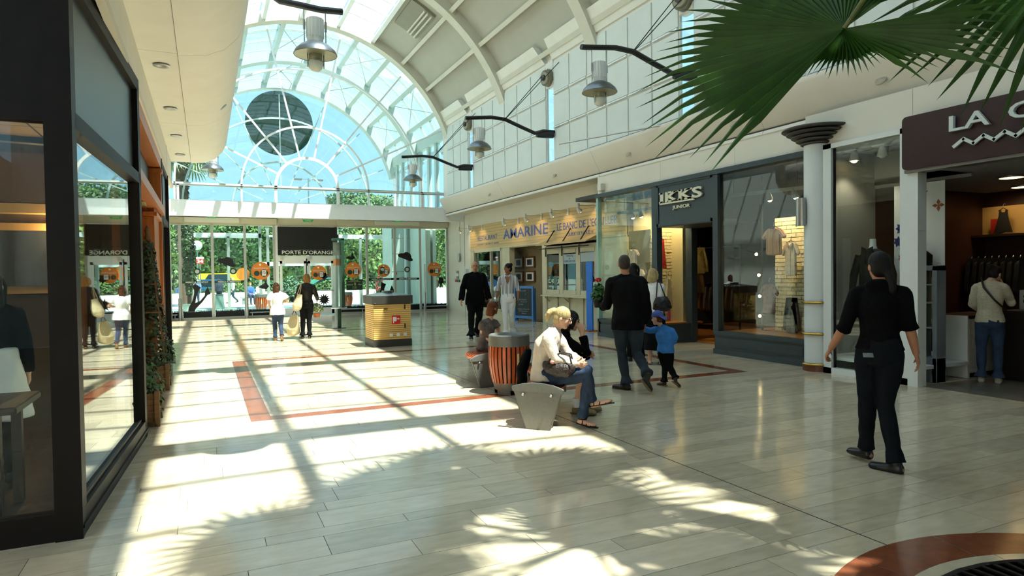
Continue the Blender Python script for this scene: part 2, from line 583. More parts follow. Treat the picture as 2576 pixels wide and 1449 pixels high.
# curved soffit: lip down to the trim
prof = [(WX-0.12, LIPZ+0.04), (WX-0.148, LIPZ+0.02), (WX-0.155, LIPZ-0.02), (WX-0.14, LIPZ-0.06), (WX+0.13, 4.09), (WX+0.18, 4.06)]
js = [25.45, 19.6, 13.9, 8.6, 3.2, -2.5, -9]
soff = M('soffit_paint', (230, 224, 210), 0.6, n=(2, 0.04))
for i in range(len(js)-1):
    m = MB()
    pr = prof+[(WX+0.2, LIPZ+0.03)]
    m.prism([(p[0], p[1]) for p in pr], (0, js[i]-0.004, 0), (1, 0, 0), (0, 0, 1), js[i]-js[i+1]-0.008)
    m.build('soffit_shell', soff, wr, smooth=True)
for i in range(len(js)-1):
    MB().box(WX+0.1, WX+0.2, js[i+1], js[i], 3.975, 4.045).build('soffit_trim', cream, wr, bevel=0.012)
    MB().box(WX+0.12, WX+0.2, js[i+1], js[i], 4.045, 4.07).build('painted_shadow_gap', M('dark_gap', (58, 55, 48), 0.8), wr)  # solid strip; the groove's shade is put into its dark colour
    MB().box(WX+0.2, 9.85, js[i+1]+0.004, js[i]-0.004, 4.03, 4.1).build('soffit_board', cream2, wr)
for y in (20.6, 16.0, 12.5, 9.2, 6.3):
    m = MB().ball((WX-0.005, y, 4.31), (0.014, 0.09, 0.09), R=Matrix.Rotation(rad(25), 3, 'Y'))
    m.build('downlight', M('downlight_beige', (168, 158, 136), 0.5), wr, smooth=True)
# lower wall: plain band over the shops and the plain end by the entrance
wl = thing('wall_right_lower', 'cream wall band over the right-hand shops', None, kind='structure')
for y0, y1, x in ((24.85, 27.6, 9.8), (15.0, 24.85, 9.8), (13.95, 15.0, 9.8)):
    MB().box(x, x+0.2, y0+0.003, y1-0.003, 3.5 if y0 < 24 else 0, 4.05).build('wall_band', cream2, wl)
for y0, y1 in ((11.5, 14.0), (9.3, 11.5), (7.5, 9.3)):
    MB().box(8.97, 9.12, y0+0.003, y1-0.003, 3.5, 4.03).build('wall_band', cream2, wl)
for y0, y1 in ((5.75, 7.5), (-3, 5.75)):
    MB().box(8.72, 8.87, y0+0.003, y1-0.003, 3.45, 4.03).build('wall_band', cream2, wl)
MB().box(9.79, 9.81, 25.5, 25.53, 0, 4.0).build('wall_joint', M('joint_line', (160, 152, 132), 0.8), wl)

# ================================================================ left side: soffit, bulkhead, upper wall
wl = thing('wall_left', 'cream bulkhead with rounded underside and spotlights over the glass shop', None, kind='structure')
jl = [16.2, 12.2, 8.4, 4.9, 1.2, -3, -9]
hull = [(-0.23, 4.13), (0.05, 4.16), (0.26, 4.26), (0.41, 4.42), (0.49, 4.6), (0.5, 4.75), (0.5, 5.0), (-0.23, 5.0)]
for i in range(len(jl)-1):
    MB().prism(hull, (0, jl[i]-0.004, 0), (1, 0, 0), (0, 0, 1), jl[i]-jl[i+1]-0.008).build('bulkhead', cream, wl, smooth=True)
    MB().box(-0.9, -0.235, jl[i+1]+0.004, jl[i]-0.004, 4.15, 4.3).build('soffit_board', cream, wl)
MB().box(-0.9, -0.63, -9, 16.2, 3.62, 4.15).build('wall_band', cream, wl)
MB().box(-0.66, -0.6, -9, 16.2, 3.56, 3.64).build('band_trim', cream2, wl)
MB().box(-1.7, 0.45, -9, 16.2, 5.0, 5.05).build('ledge_top', cream, wl)
MB().box(-1.75, -1.55, -9, 25.3, 4.9, 7.8).build('upper_wall', cream, wl)
MB().box(-1.35, -1.15, 14.4, 27.6, 0, 5.2).build('side_wall', white, wl)
for y in (6.6, 8.9, 11.1, 13.2, 15.2):
    MB().lathe([(0.03, 0.0), (0.09, 0.002), (0.095, -0.01), (0.07, -0.014), (0.03, -0.006)], (-0.42, y, 4.14), 18).build('downlight', steel, wl, smooth=True)
MB().ball((0.3, 11.5, 4.31), (0.012, 0.09, 0.09), R=Matrix.Rotation(rad(50), 3, 'Y') ).build('downlight', steel, wl)
# far end of the hall behind the photographer
wb = MB().box(-4, 14, -9.2, -9, 0, 12)
wb.build('wall_back', cream, label='plain cream wall closing the hall behind the viewer', kind='structure')
# ================================================================ left: glass corner shop in dark bronze
wood = M('pine', (176, 102, 44), 0.4, n=(4, 0.3), stretch=(6, 6, 0.7))
dwood = M('dark_wood', (58, 42, 30), 0.45, n=(4, 0.3), stretch=(1, 1, 6))
frost = M('frosted_dark_panel', (52, 58, 62), 0.38, n=(3, 0.1), spec=0.8)
A, B = Vector((-0.72, 4.76)), Vector((-0.565, 7.55))
sh = thing('window_1', 'glass corner shop front in dark bronze frame with dim cafe behind', None, kind='structure')
ud = Vector((B.x-A.x, B.y-A.y, 0)).normalized()
nd = Vector((-ud.y, ud.x, 0))            # towards the shop interior
def sb(t0, t1, d0, d1, z0, z1):
    """box along the slanted side: t along, d depth into the shop"""
    a = Vector((A.x, A.y, 0))
    q = [a+ud*t0+nd*d0, a+ud*t1+nd*d0, a+ud*t1+nd*d1, a+ud*t0+nd*d1]
    return MB().hexa([(p.x, p.y, z0) for p in q], [(p.x, p.y, z1) for p in q])
Ls = (B-A).length
sb(0, Ls, 0, 0.1, 0, 0.17).build('plinth', dark, sh)
sb(0, Ls, -0.012, 0.06, 0.06, 0.08).build('plinth_bead', dark, sh)
sb(0, Ls, 0.0, 0.1, 2.54, 2.64).build('transom', dark, sh)
sb(0, Ls, 0.0, 0.1, 3.46, 3.58).build('head_rail', dark, sh)
sb(0.06, Ls, 0.03, 0.05, 0.17, 0.2).build('glazing_bead', black, sh)
sb(Ls-0.13, Ls, 0.0, 0.1, 0, 3.5).build('end_post', dark, sh)
sb(0.05, Ls-0.12, 0.05, 0.062, 0.17, 2.55).build('shop_pane', pane, sh)
sb(0.05, Ls-0.12, 0.05, 0.062, 2.64, 3.47).build('upper_panel', frost, sh)
MB().box(-0.86, -0.715, 4.745, 4.9, 0, 3.58).build('corner_post', dark, sh)
MB().box(-4, -0.85, 4.76, 4.86, 0, 0.17).build('front_plinth', dark, sh)
MB().box(-4, -0.85, 4.76, 4.86, 2.55, 2.65).build('front_transom', dark, sh)
MB().box(-4, -0.85, 4.78, 4.84, 2.65, 3.58).build('front_upper_panel', dark, sh)
MB().box(-2.6, -0.85, 4.8, 4.812, 0.17, 2.55).build('front_pane', pane, sh)
MB().box(-2.75, -2.6, 4.76, 4.9, 0, 3.5).build('front_post', dark, sh)
MB().box(-4.2, -4.0, -9, 4.8, 0, 4.3).build('side_return', cream, sh)
# dim room behind the glass
dimw = M('cafe_wall', (86, 70, 46), 0.6, n=(3, 0.15))
rm = thing('wall_cafe', 'panelled cafe room behind the dark glass with tiled ceiling', None, kind='structure')
MB().box(-4.2, -0.75, 8.6, 8.75, 0, 3.2).build('back_wall', dimw, rm)
MB().box(-4.2, -4.1, 4.8, 8.7, 0, 3.2).build('end_wall', dimw, rm)
MB().box(-0.76, -0.66, 7.58, 7.7, 0, 3.6).build('party_wall', dimw, rm)
MB().box(-4.2, -0.82, 4.95, 8.7, 3.2, 3.6).build('ceiling_void', dimw, rm)
ct = M('ceiling_tile', (150, 134, 94), 0.7, n=(20, 0.15))
for i in range(5):
    for k in range(6):
        MB().box(-4.05+0.63*i, -3.44+0.63*i, 4.95+0.6*k, 5.53+0.6*k, 3.12, 3.16).build('ceiling_tile', ct, rm)
MB().box(-4.2, -0.75, 4.9, 8.7, -0.003, 0.003).build('cafe_floor', M('cafe_floor_tile', (66, 46, 36), 0.4, n=(5, 0.3)), rm)
for k in range(5):
    MB().box(-3.9+0.62*k, -3.36+0.62*k, 8.53, 8.6, 2.42, 2.95).build('cupboard_front', M('cafe_cupboard', (112, 84, 46), 0.45, n=(3, 0.2)), rm)
MB().box(-4.0, -0.8, 8.4, 8.6, 2.3, 2.4).build('cornice', M('cafe_trim', (176, 156, 100), 0.5), rm)
mi = thing('framed_mirror', 'dark framed wall mirror hanging behind the cafe glass', 'mirror', (-2.0, 8.5, 1.5))
MB().box(-2.5, -1.45, 8.5, 8.56, 1.45, 2.2).build('frame', M('mirror_frame', (150, 126, 76), 0.5), mi)
MB().box(-2.42, -1.53, 8.49, 8.51, 1.53, 2.12).build('glass', M('mirror_dark', (60, 62, 60), 0.1, metal=0.6), mi)
no = MB().box(-1.72, -1.42, 8.5, 8.515, 1.7, 1.98).build('notice_paper', M('paper', (214, 204, 170), 0.8), label='pale notice paper pinned up beside the cafe wall lamp', cat='paper')
sc = thing('wall_sconce', 'small glowing wall lamp on the cafe back wall', 'lamp', (-1.35, 8.5, 2.0))
MB().cyl((-1.35, 8.52, 1.92), (-1.35, 8.52, 2.0), 0.03).build('bracket', brass, sc)
MB().lathe([(0.03, 0), (0.06, 0.1), (0.05, 0.11)], (-1.35, 8.5, 2.0)).build('shade', M('lamp_glow', (255, 190, 90), 0.5, emit=6), sc)
l = lamp('POINT', (-1.35, 8.38, 2.1), 30, (1, 0.68, 0.32), 0.05)
tb = thing('cafe_table', 'dark wooden cafe table just inside the shop glass', 'table', (-1.75, 5.5, 0))
MB().box(-2.5, -1.12, 5.15, 5.85, 0.73, 0.78).build('table_top', dwood, tb, bevel=0.008)
for x in (-2.4, -1.25):
    for y in (5.22, 5.76): MB().box(x-0.03, x+0.03, y-0.03, y+0.03, 0, 0.73).build('leg', dwood, tb)
tl = thing('track_lamp', 'grey ceiling track with a single spot inside the cafe', 'lamp', (-1.6, 6.6, 2.75))
MB().beam((-2.6, 6.6, 2.78), (-1.0, 6.6, 2.74), 0.09, 0.05).build('track', black, tl)
MB().lathe([(0.03, 0.06), (0.05, 0.0), (0.035, 0.0)], (-1.75, 6.6, 2.68)).build('spot_head', M('spot_glow', (255, 225, 170), 0.5, emit=3), tl)
lamp('POINT', (-1.75, 6.6, 2.55), 16, (1, 0.72, 0.38), 0.05)

# pine shop front beyond it
pf = thing('wall_left_pine', 'orange pine shop front with fascia, pilasters and panelled door', None, kind='structure')
MB().box(-1.3, -1.2, 7.6, 12.4, 0, 3.6).build('back_panel', wood, pf)
for y0, y1 in ((7.75, 7.95), (12.0, 12.2)):
    MB().box(-0.85, -0.62, y0, y1, 0, 3.58).build('pilaster', wood, pf)
    MB().box(-0.87, -0.6, y0-0.03, y1+0.03, 3.3, 3.36).build('capital', wood, pf)
MB().box(-0.86, -0.62, 7.95, 12.0, 3.38, 3.58).build('fascia_head', wood, pf)
MB().box(-0.86, -0.78, 7.95, 12.0, 2.74, 3.4).build('fascia_board', dwood, pf)
MB().box(-0.87, -0.58, 7.75, 12.2, 2.62, 2.74).build('fascia_ledge', wood, pf)
MB().box(-0.9, -0.66, 10.9, 12.0, 0, 2.62).build('door_pier', wood, pf)
for z0, z1 in ((0.15, 1.0), (1.12, 1.95), (2.05, 2.5)):
    MB().box(-0.86, -0.66, 10.87, 10.9, z0, z1).build('pier_panel', wood, pf, bevel=0.008)
MB().box(-0.8, -0.62, 10.82, 11.96, 2.5, 2.56).build('pier_moulding', wood, pf)
bl = thing('brass_lantern', 'little brass lamp under the pine shop fascia', 'lamp', (-0.78, 9.4, 2.5))
MB().lathe([(0.02, 0.1), (0.09, 0.05), (0.1, 0.0), (0.08, 0.0), (0.02, 0.06)], (-0.75, 9.4, 2.5)).build('shade', brass, bl, smooth=True)
MB().ball((-0.75, 9.4, 2.5), 0.035).build('bulb', M('bulb_glow', (255, 214, 140), 0.5, emit=5), bl)
# second dark framed window further on
w2 = thing('window_2', 'tall dark framed shop pane next to the pine front', None, kind='structure')
for y0, y1 in ((12.2, 12.32), (14.18, 14.3)):
    MB().box(-0.72, -0.61, y0, y1, 0, 3.58).build('post', dark, w2)
for z0, z1 in ((0, 0.15), (2.55, 2.66), (3.47, 3.58)):
    MB().box(-0.71, -0.62, 12.3, 14.2, z0, z1).build('rail', dark, w2)
MB().box(-0.68, -0.668, 12.3, 14.2, 0.15, 2.55).build('shop_pane', pane, w2)
MB().box(-0.68, -0.66, 12.3, 14.2, 2.66, 3.47).build('upper_panel', frost, w2)
MB().box(-1.3, -1.25, 12.3, 14.4, 0, 3.5).build('lining', dimw, w2)
MB().box(-1.3, -0.62, 14.3, 14.42, 0, 4.15).build('end_wall', white, w2)

# ================================================================ right: restaurant front
rf = thing('wall_restaurant', 'cream timber restaurant front with boarded sign', None, kind='structure')
tan = M('sign_board', (212, 182, 128), 0.6, n=(4, 0.1), stretch=(1, 0.4, 6), rnd=0.05)
creamw = M('cream_timber', (206, 196, 164), 0.55, n=(4, 0.1))
X0 = 9.8
for k in range(9):
    z0 = 2.57+0.1035*k
    MB().box(X0, X0+0.05, 13.95, 24.85, z0+0.003, z0+0.1005).build('sign_plank', tan, rf)
MB().box(X0+0.02, X0+0.2, 13.95, 24.85, 2.5, 3.5).build('sign_back', creamw, rf)
MB().box(X0-0.02, X0+0.05, 13.95, 24.87, 2.53, 2.57).build('sign_bead', creamw, rf)
blue = M('sign_blue', (88, 104, 170), 0.6, n=(9, 0.2))
def sgn(s, y0, y1, z0, z1, nm, bold=0.0, x=X0, mat=None, parent=rf, depth=0.006):
    return text(nm, s, mat or blue, (x, y0, z0), (0, -1, 0), (0, 0, 1), abs(y0-y1), z1-z0, depth, parent, bold)
sgn('RESTAURANT', 24.05, 22.15, 2.88, 3.06, 'sign_lettering')
sgn('AMARINE', 21.6, 18.2, 2.83, 3.17, 'sign_lettering', 0.012)
sgn("LE BANC DE L'ECAILLER", 17.6, 14.35, 2.88, 3.1, 'sign_lettering')
sgn('OUVERT DE 9 H A 22 H', 16.95, 15.55, 2.68, 2.77, 'sign_lettering')
sgn('OUVERT 7 JOURS / 7 JOURS', 24.1, 22.0, 2.69, 2.76, 'sign_lettering')
wallp = [(24.55, 24.85), (21.1, 21.8)]
for y0, y1 in wallp: MB().box(X0, X0+0.2, y0, y1, 0, 2.53).build('wall_pier', creamw, rf)
MB().box(X0, X0+0.2, 18.35, 18.62, 0, 2.53).build('door_post', creamw, rf)
MB().box(X0, X0+0.2, 13.95, 15.3, 0, 2.53).build('wall_pier', creamw, rf)
MB().box(X0, X0+0.2, 21.8, 24.55, 0, 0.2).build('window_base', creamw, rf)
for y0, y1, z0, z1 in ((24.45, 24.55, 0.2, 2.53), (21.75, 21.85, 0.2, 2.53), (21.8, 24.5, 2.43, 2.53), (21.8, 24.5, 0.2, 0.28), (22.75, 22.83, 0.2, 2.43)):
    MB().box(X0-0.02, X0+0.08, y0, y1, z0, z1).build('window_frame', creamw, rf)
MB().box(X0+0.03, X0+0.042, 21.85, 24.45, 0.28, 2.43).build('window_pane', pane, rf)
# room behind
MB().box(X0+0.2, X0+0.3, 18.6, 18.7, 0, 2.5).build('door_jamb', creamw, rf)
MB().box(11.6, 11.7, 13.9, 26, 0, 3.2).build('inner_wall', M('inner_boarding', (150, 126, 86), 0.6, n=(4, 0.2), stretch=(1, 8, 1)), rf)
MB().box(10.0, 11.7, 22.5, 22.6, 0, 3.2).build('inner_partition', M('inner_boarding2', (112, 92, 62), 0.6, n=(4, 0.2)), rf)
MB().box(10.0, 11.7, 18.3, 18.35, 0, 3.2).build('inner_partition', dwood, rf)
MB().box(9.9, 11.7, 26.1, 26.2, 0, 3.0).build('inner_partition', dwood, rf)
MB().box(9.9, 11.7, 13.9, 27, 2.9, 3.0).build('inner_ceiling', M('inner_ceiling_paint', (120, 110, 90), 0.7), rf)
MB().box(9.85, 11.7, 13.9, 27, -0.1, 0.001).build('inner_floor', M('inner_floor_tile', (120, 100, 76), 0.3, n=(4, 0.2)), rf)
pm = M('picture_frame', (104, 58, 30), 0.4, n=(6, 0.2))
pp = M('picture_mount', (206, 200, 188), 0.7)
k = 0
for (yy, side) in ((20.62, 'upper left'), (19.75, 'upper right'), (20.62, 'lower left'), (19.75, 'lower right')):
    zz = 1.98 if k < 2 else 1.47
    t = thing('framed_picture', 'brown framed picture, %s of four in the restaurant doorway' % side, 'picture', (10.42, yy, zz), group='pictures in the restaurant doorway')
    y0 = yy*1.048
    MB().box(10.4, 10.44, y0-0.36, y0+0.36, zz-0.2, zz+0.2).build('frame', pm, t)
    mt = MB().box(10.39, 10.405, y0-0.29, y0+0.29, zz-0.15, zz+0.15).build('mount', pp, t)
    MB().box(10.385, 10.395, y0-0.18, y0+0.18, zz-0.1, zz+0.1).build('image', M('picture_%d' % k, ((70, 76, 110), (60, 58, 80), (76, 74, 84), (40, 36, 38))[k], 0.5, n=(14, 0.6)), mt)
    k += 1
MB().box(10.45, 10.5, 19.3, 22.3, 0, 2.9).build('doorway_screen', M('inner_boarding3', (132, 112, 78), 0.6, n=(4, 0.2), stretch=(1, 8, 1)), rf)
# serving hatch with folding panes, awning and struts
sv = thing('window_3', 'cream serving hatch with three panes under a raised tan shutter', None, kind='structure')
MB().box(X0-0.12, X0+0.1, 15.3, 18.35, 0.86, 0.95).build('sill', creamw, sv)
MB().box(X0-0.02, X0+0.1, 15.3, 18.35, 2.3, 2.42).build('head', creamw, sv)
hp = [18.33, 17.3, 16.3, 15.3]
for k in range(3):
    a, b = hp[k], hp[k+1]
    for y0, y1, z0, z1 in ((a-0.12, a, 0.95, 2.3), (b, b+0.12, 0.95, 2.3), (b+0.1, a-0.1, 2.18, 2.3), (b+0.1, a-0.1, 0.95, 1.07)):
        MB().box(X0-0.05, X0+0.0, y0, y1, z0, z1).build('sash', creamw, sv)
    MB().box(X0-0.03, X0-0.02, b+0.1, a-0.1, 1.05, 2.2).build('pane', pane, sv)
    MB().box(X0-0.07, X0-0.05, a-0.09, a-0.05, 2.1, 2.4).build('hinge', black, sv)
for s, a in (('VENTE', 2.06), ('A', 1.98), ('EMPORTER', 1.9)):
    w = 0.1*len(s)*0.8
    sgn(s, 16.8+w/2, 16.8-w/2, a, a+0.06, 'hatch_lettering', x=X0-0.035, mat=M('hatch_letters', (90, 110, 140), 0.6), parent=sv)
MB().box(X0-0.036, X0-0.03, 16.42, 17.18, 1.86, 2.14).build('hatch_poster', M('poster_pale', (170, 182, 186), 0.6), sv)
MB().box(X0-0.036, X0-0.03, 15.42, 16.18, 1.9, 2.16).build('hatch_poster', M('poster_pale', (170, 182, 186), 0.6), sv)
MB().box(X0, X0+0.05, 15.3, 18.35, 0.05, 0.86).build('front_panel', creamw, sv)
for y in (18.3, 17.6, 16.9, 16.1, 15.35): MB().box(X0-0.04, X0+0.0, y-0.04, y+0.04, 0, 0.86).build('stile', creamw, sv)
MB().box(X0-0.03, X0, 15.3, 18.35, 0, 0.1).build('skirting', creamw, sv)
MB().hexa([(X0, 15.3, 2.62), (X0, 18.3, 2.62), (X0, 18.3, 2.65), (X0, 15.3, 2.65)], [(X0-0.4, 15.3, 2.44), (X0-0.4, 18.3, 2.44), (X0-0.4, 18.3, 2.47), (X0-0.4, 15.3, 2.47)]).build('shutter', tan, sv)
for y in (17.75, 16.75, 15.75): MB().cyl((X0-0.36, y, 2.42), (X0-0.02, y, 2.9), 0.018).build('strut', black, sv)
MB().cyl((X0-0.13, 18.5, 2.35), (X0-0.13, 15.6, 2.35), 0.015).build('rod', black, sv)
for y in (18.1, 16.9, 15.6): MB().beam((X0-0.02, y, 0.7), (X0-0.2, y, 0.86), 0.03, 0.03).build('bracket', creamw, sv)
MB().box(X0-0.22, X0-0.1, 15.4, 18.35, 0.87, 0.9).build('counter_shelf', creamw, sv)
# white spot lamps on rods in front of the sign
sw = M('spot_white', (214, 210, 196), 0.4)
for k, y in enumerate((24.6, 23.55, 20.3, 18.6, 16.9, 15.35)):
    nm = ('first', 'second', 'third', 'fourth', 'fifth', 'sixth')[k]
    t = thing('sign_spotlight', 'white rod spotlight over the restaurant sign, %s from the entrance' % nm, 'spotlight', (X0, y, 3.45), group='spotlights on the restaurant sign')
    MB().box(X0-0.03, X0, y-0.05, y+0.05, 3.3, 3.5).build('bracket', sw, t)
    MB().cyl((X0-0.02, y, 3.42), (X0-0.6, y, 3.42), 0.012, n=8).build('rod', sw, t)
    MB().cyl((X0-0.6, y, 3.47), (X0-0.6, y, 3.36), 0.045).build('joint', sw, t)
    MB().loft([(X0-0.62, y, 3.36), (X0-0.58, y, 3.3), (X0-0.53, y, 3.25)], [0.03, 0.05, 0.075]).build('shade', sw, t, smooth=True)
    MB().ball((X0-0.535, y, 3.255), 0.035).build('bulb', M('bulb_glow', (255, 214, 140), 0.5, emit=5), t)
    lamp('SPOT', (X0-0.5, y, 3.22), 9, (1, 0.72, 0.36), 0.03, rot=(0.75, 0, -0.5), spot=110)

# ================================================================ garments
def garment(name, label, cat, mat, o, u, w, h, kind='shirt', hanger=True, group=None, extra=None):
    """hanging cloth: outline in the vertical plane spanned by u, rounded and given depth; o = neck point"""
    u = Vector((u[0], u[1], 0)).normalized()
    v = Vector((0, 0, 1))
    nrm = u.cross(v)
    o = Vector(o)
    t = thing(name, label, cat, (o.x, o.y, o.z-h), group=group)
    if kind == 'shirt':
        pl = [(-0.12, 0), (-0.3, -0.05), (-0.5, -0.33), (-0.38, -0.42), (-0.28, -0.3), (-0.3, -0.98), (0, -1.0), (0.3, -0.98), (0.28, -0.3), (0.38, -0.42), (0.5, -0.33), (0.3, -0.05), (0.12, 0), (0, -0.07)]
    elif kind == 'dress':
        pl = [(-0.16, 0), (-0.2, 0.0), (-0.24, -0.3), (-0.5, -1.0), (-0.2, -1.03), (0.1, -0.98), (0.5, -1.0), (0.24, -0.3), (0.2, 0), (0.16, 0), (0.12, -0.12), (-0.12, -0.12)]
    elif kind == 'jacket':
        pl = [(-0.1, 0.02), (-0.32, -0.06), (-0.46, -0.5), (-0.5, -0.92), (-0.36, -0.95), (-0.3, -0.4), (-0.31, -1.0), (0, -1.02), (0.31, -1.0), (0.3, -0.4), (0.36, -0.95), (0.5, -0.92), (0.46, -0.5), (0.32, -0.06), (0.1, 0.02), (0, -0.08)]
    elif kind == 'trousers':
        pl = [(-0.3, 0), (-0.45, -1.0), (-0.1, -1.0), (0, -0.3), (0.1, -1.0), (0.45, -1.0), (0.3, 0)]
    else:
        pl = [(-0.4, 0), (-0.5, -1.0), (0.5, -1.0), (0.4, 0)]
    dep = 0.07 if kind != 'flat' else 0.03
    m = MB().prism([(x*w, y*h) for x, y in pl], o-nrm*dep/2, u, v, dep)
    ob = m.build('cloth', mat, t, bevel=0.02)
    if hanger:
        hg = MB().loft([o+u*(-0.28*w)+v*(-0.05*h), o+v*0.03, o+u*(0.28*w)+v*(-0.05*h)], 0.007, n=6).build('hanger', black, t)
        MB().loft([o+v*0.03, o+v*0.09, o+u*0.02+v*0.11, o+u*0.03+v*0.09], 0.004, n=6).build('hook', steel, hg)
    if kind in ('shirt', 'jacket') and extra != 'plain':
        MB().prism([(-0.11*w, 0), (-0.02*w, -0.1*h), (-0.08*w, -0.14*h), (-0.17*w, -0.03*h)], o+nrm*(dep/2), u, v, 0.012).build('collar', mat, ob)
        MB().prism([(0.11*w, 0), (0.02*w, -0.1*h), (0.08*w, -0.14*h), (0.17*w, -0.03*h)][::-1], o+nrm*(dep/2), u, v, 0.012).build('collar', mat, ob)
        MB().prism([(-0.008, -0.12*h), (-0.008, -0.97*h), (0.008, -0.97*h), (0.008, -0.12*h)], o+nrm*(dep/2), u, v, 0.006).build('placket', mat, ob)
    return t
def cloth(name, col, col2=None, **k): return M(name, col, 0.85, n=(14, 0.25), col2=col2, bump=(30, 0.4), **k)

# ================================================================ right: children's clothes shop in slate
ik = thing('wall_slate_shop', 'slate blue timber shop front with two tall windows and a doorway', None, kind='structure')
XI = 8.9
def base(y0, y1, x0=XI, x1=XI+0.12):
    MB().box(x0, x1, y0, y1, 0.1, 0.38).build('stall_riser', tealp, ik)
    MB().box(x0-0.04, x1, y0, y1, 0, 0.1).build('plinth', tealp, ik)
    MB().box(x0-0.03, x1, y0, y1, 0.37, 0.44).build('sill', tealp, ik)
    MB().box(x0-0.015, x1, y0+0.08, y1-0.08, 0.15, 0.33).build('riser_panel', tealp, ik, bevel=0.01)
base(11.6, 13.9); base(7.62, 9.78)
for y0, y1 in ((11.52, 11.7), (9.66, 9.8), (7.55, 7.67)):
    MB().box(XI-0.02, XI+0.12, y0, y1, 0.38, 3.5).build('post', tealp, ik)
MB().box(XI-0.05, XI+0.14, 7.55, 13.95, 3.44, 3.53).build('head_beam', tealp, ik)
MB().box(XI-0.03, XI+0.08, 13.84, 13.92, 0.4, 3.46).build('corner_bead', M('glass_edge', (150, 190, 180), 0.2), ik)
MB().box(XI, XI+0.1, 9.78, 11.55, 2.54, 3.46).build('sign_board', tealp, ik)
for z0, z1 in ((2.56, 2.62), (3.4, 3.46)): MB().box(XI-0.02, XI, 9.8, 11.53, z0, z1).build('sign_moulding', tealp, ik)
for y0, y1 in ((9.8, 9.86), (11.47, 11.53)): MB().box(XI-0.02, XI, y0, y1, 2.56, 3.46).build('sign_moulding', tealp, ik)
MB().box(XI+0.05, XI+0.062, 11.7, 13.85, 0.44, 3.45).build('shop_pane', pane, ik)
MB().box(XI+0.05, 9.8, 13.86, 13.872, 0.44, 3.45).build('shop_pane', pane, ik)
MB().box(XI+0.05, XI+0.062, 7.67, 9.66, 0.44, 3.45).build('shop_pane', pane, ik)
MB().box(XI, 9.8, 13.82, 13.9, 0, 0.44).build('return_riser', tealp, ik)
# doorway return with its own pane
MB().box(XI+0.1, 9.9, 11.6, 11.68, 0.0, 0.42).build('return_riser', tealp, ik)
MB().box(XI+0.12, 9.86, 11.63, 11.642, 0.42, 2.5).build('return_pane', pane, ik)
MB().box(9.86, 10.02, 11.55, 11.75, 0, 3.0).build('return_post', tealp, ik)
MB().box(XI+0.1, 10.0, 9.7, 11.6, 2.55, 2.6).build('doorway_soffit', tealp, ik)
letm = M('sign_cream_metal', (214, 206, 180), 0.35, metal=0.3, n=(8, 0.1))
t = sgn('IKKS', 11.36, 10.06, 3.05, 3.27, 'shop_lettering', 0.028, x=XI-0.01, mat=letm, parent=ik, depth=0.04)
MB().box(XI-0.05, XI-0.01, 10.3, 11.38, 3.015, 3.045).build('letter_bar', letm, ik)
for y in (11.34, 11.06, 10.86, 10.76, 10.52, 10.42):
    for z in (3.05, 3.235):
        MB().box(XI-0.05, XI-0.01, y-0.07, y+0.06, z, z+0.035).build('letter_serif', letm, ik)
sgn('JUNIOR', 10.98, 10.43, 2.87, 2.96, 'shop_lettering', 0.03, x=XI-0.01, mat=letm, parent=ik, depth=0.025)
# interior shell
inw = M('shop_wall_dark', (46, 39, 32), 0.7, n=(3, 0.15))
ow = M('orange_deck', (186, 118, 52), 0.4, n=(4, 0.2), stretch=(1, 6, 1))
ins = thing('wall_slate_shop_inner', 'dim interior of the children clothes shop', None, kind='structure')
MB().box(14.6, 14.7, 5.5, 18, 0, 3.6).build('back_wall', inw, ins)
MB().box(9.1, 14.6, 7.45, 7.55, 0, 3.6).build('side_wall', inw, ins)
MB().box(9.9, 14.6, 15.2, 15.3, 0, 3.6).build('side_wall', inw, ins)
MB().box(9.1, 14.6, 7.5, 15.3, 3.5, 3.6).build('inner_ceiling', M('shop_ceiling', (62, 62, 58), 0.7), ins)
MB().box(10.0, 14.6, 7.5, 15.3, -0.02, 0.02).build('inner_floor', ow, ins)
MB().box(9.02, 10.6, 7.56, 9.66, 0.4, 0.44).build('window_deck', ow, ins)
MB().box(9.02, 10.3, 11.7, 13.8, 0.4, 0.44).build('window_deck', ow, ins)
MB().box(10.5, 10.55, 9.2, 9.7, 0, 2.6).build('inner_screen', inw, ins)
MB().box(9.9, 9.98, 11.9, 13.8, 0.44, 3.4).build('window_back', M('window_back_cream', (200, 186, 140), 0.7, n=(2, 0.1)), ins)
brickm = M('cream_brick', (232, 214, 166), 0.8, n=(20, 0.2), rnd=0.14, bump=(40, 0.8))
def brick_pier(label, x0, x1, y0, y1, sides):
    t = thing('brick_pier', label, 'pier', ((x0+x1)/2, (y0+y1)/2, 0.44))
    MB().box(x0+0.02, x1-0.02, y0+0.02, y1-0.02, 0.44, 2.57).build('mortar_core', M('mortar', (168, 146, 100), 0.9, n=(20, 0.2)), t)
    hh = 0.0761
    for c in range(28):
        z = 0.44+hh*c
        for sd in sides:
            if sd in 'wy': L = (y1-y0) if sd == 'w' else (x1-x0)
            s = -0.11 if c % 2 else 0.0
            while s < L-0.01:
                a, b = max(0, s)+0.004, min(L, s+0.22)-0.004
                s += 0.22
                if b-a < 0.02: continue
                j = random.uniform(-0.008, 0.008)
                if sd == 'w': m = MB().box(x0-0.012+j, x0+0.03, y0+a, y0+b, z+0.005, z+hh-0.005)
                else: m = MB().box(x0+a, x0+b, y0-0.012+j, y0+0.03, z+0.005, z+hh-0.005)
                m.build('brick', brickm, t)
brick_pier('cream brick pier in the near window of the slate shop', 9.8, 10.2, 8.3, 9.12, 'w')
brick_pier('cream brick pier beside the slate shop doorway', 9.3, 10.15, 12.3, 13.2, 'y')
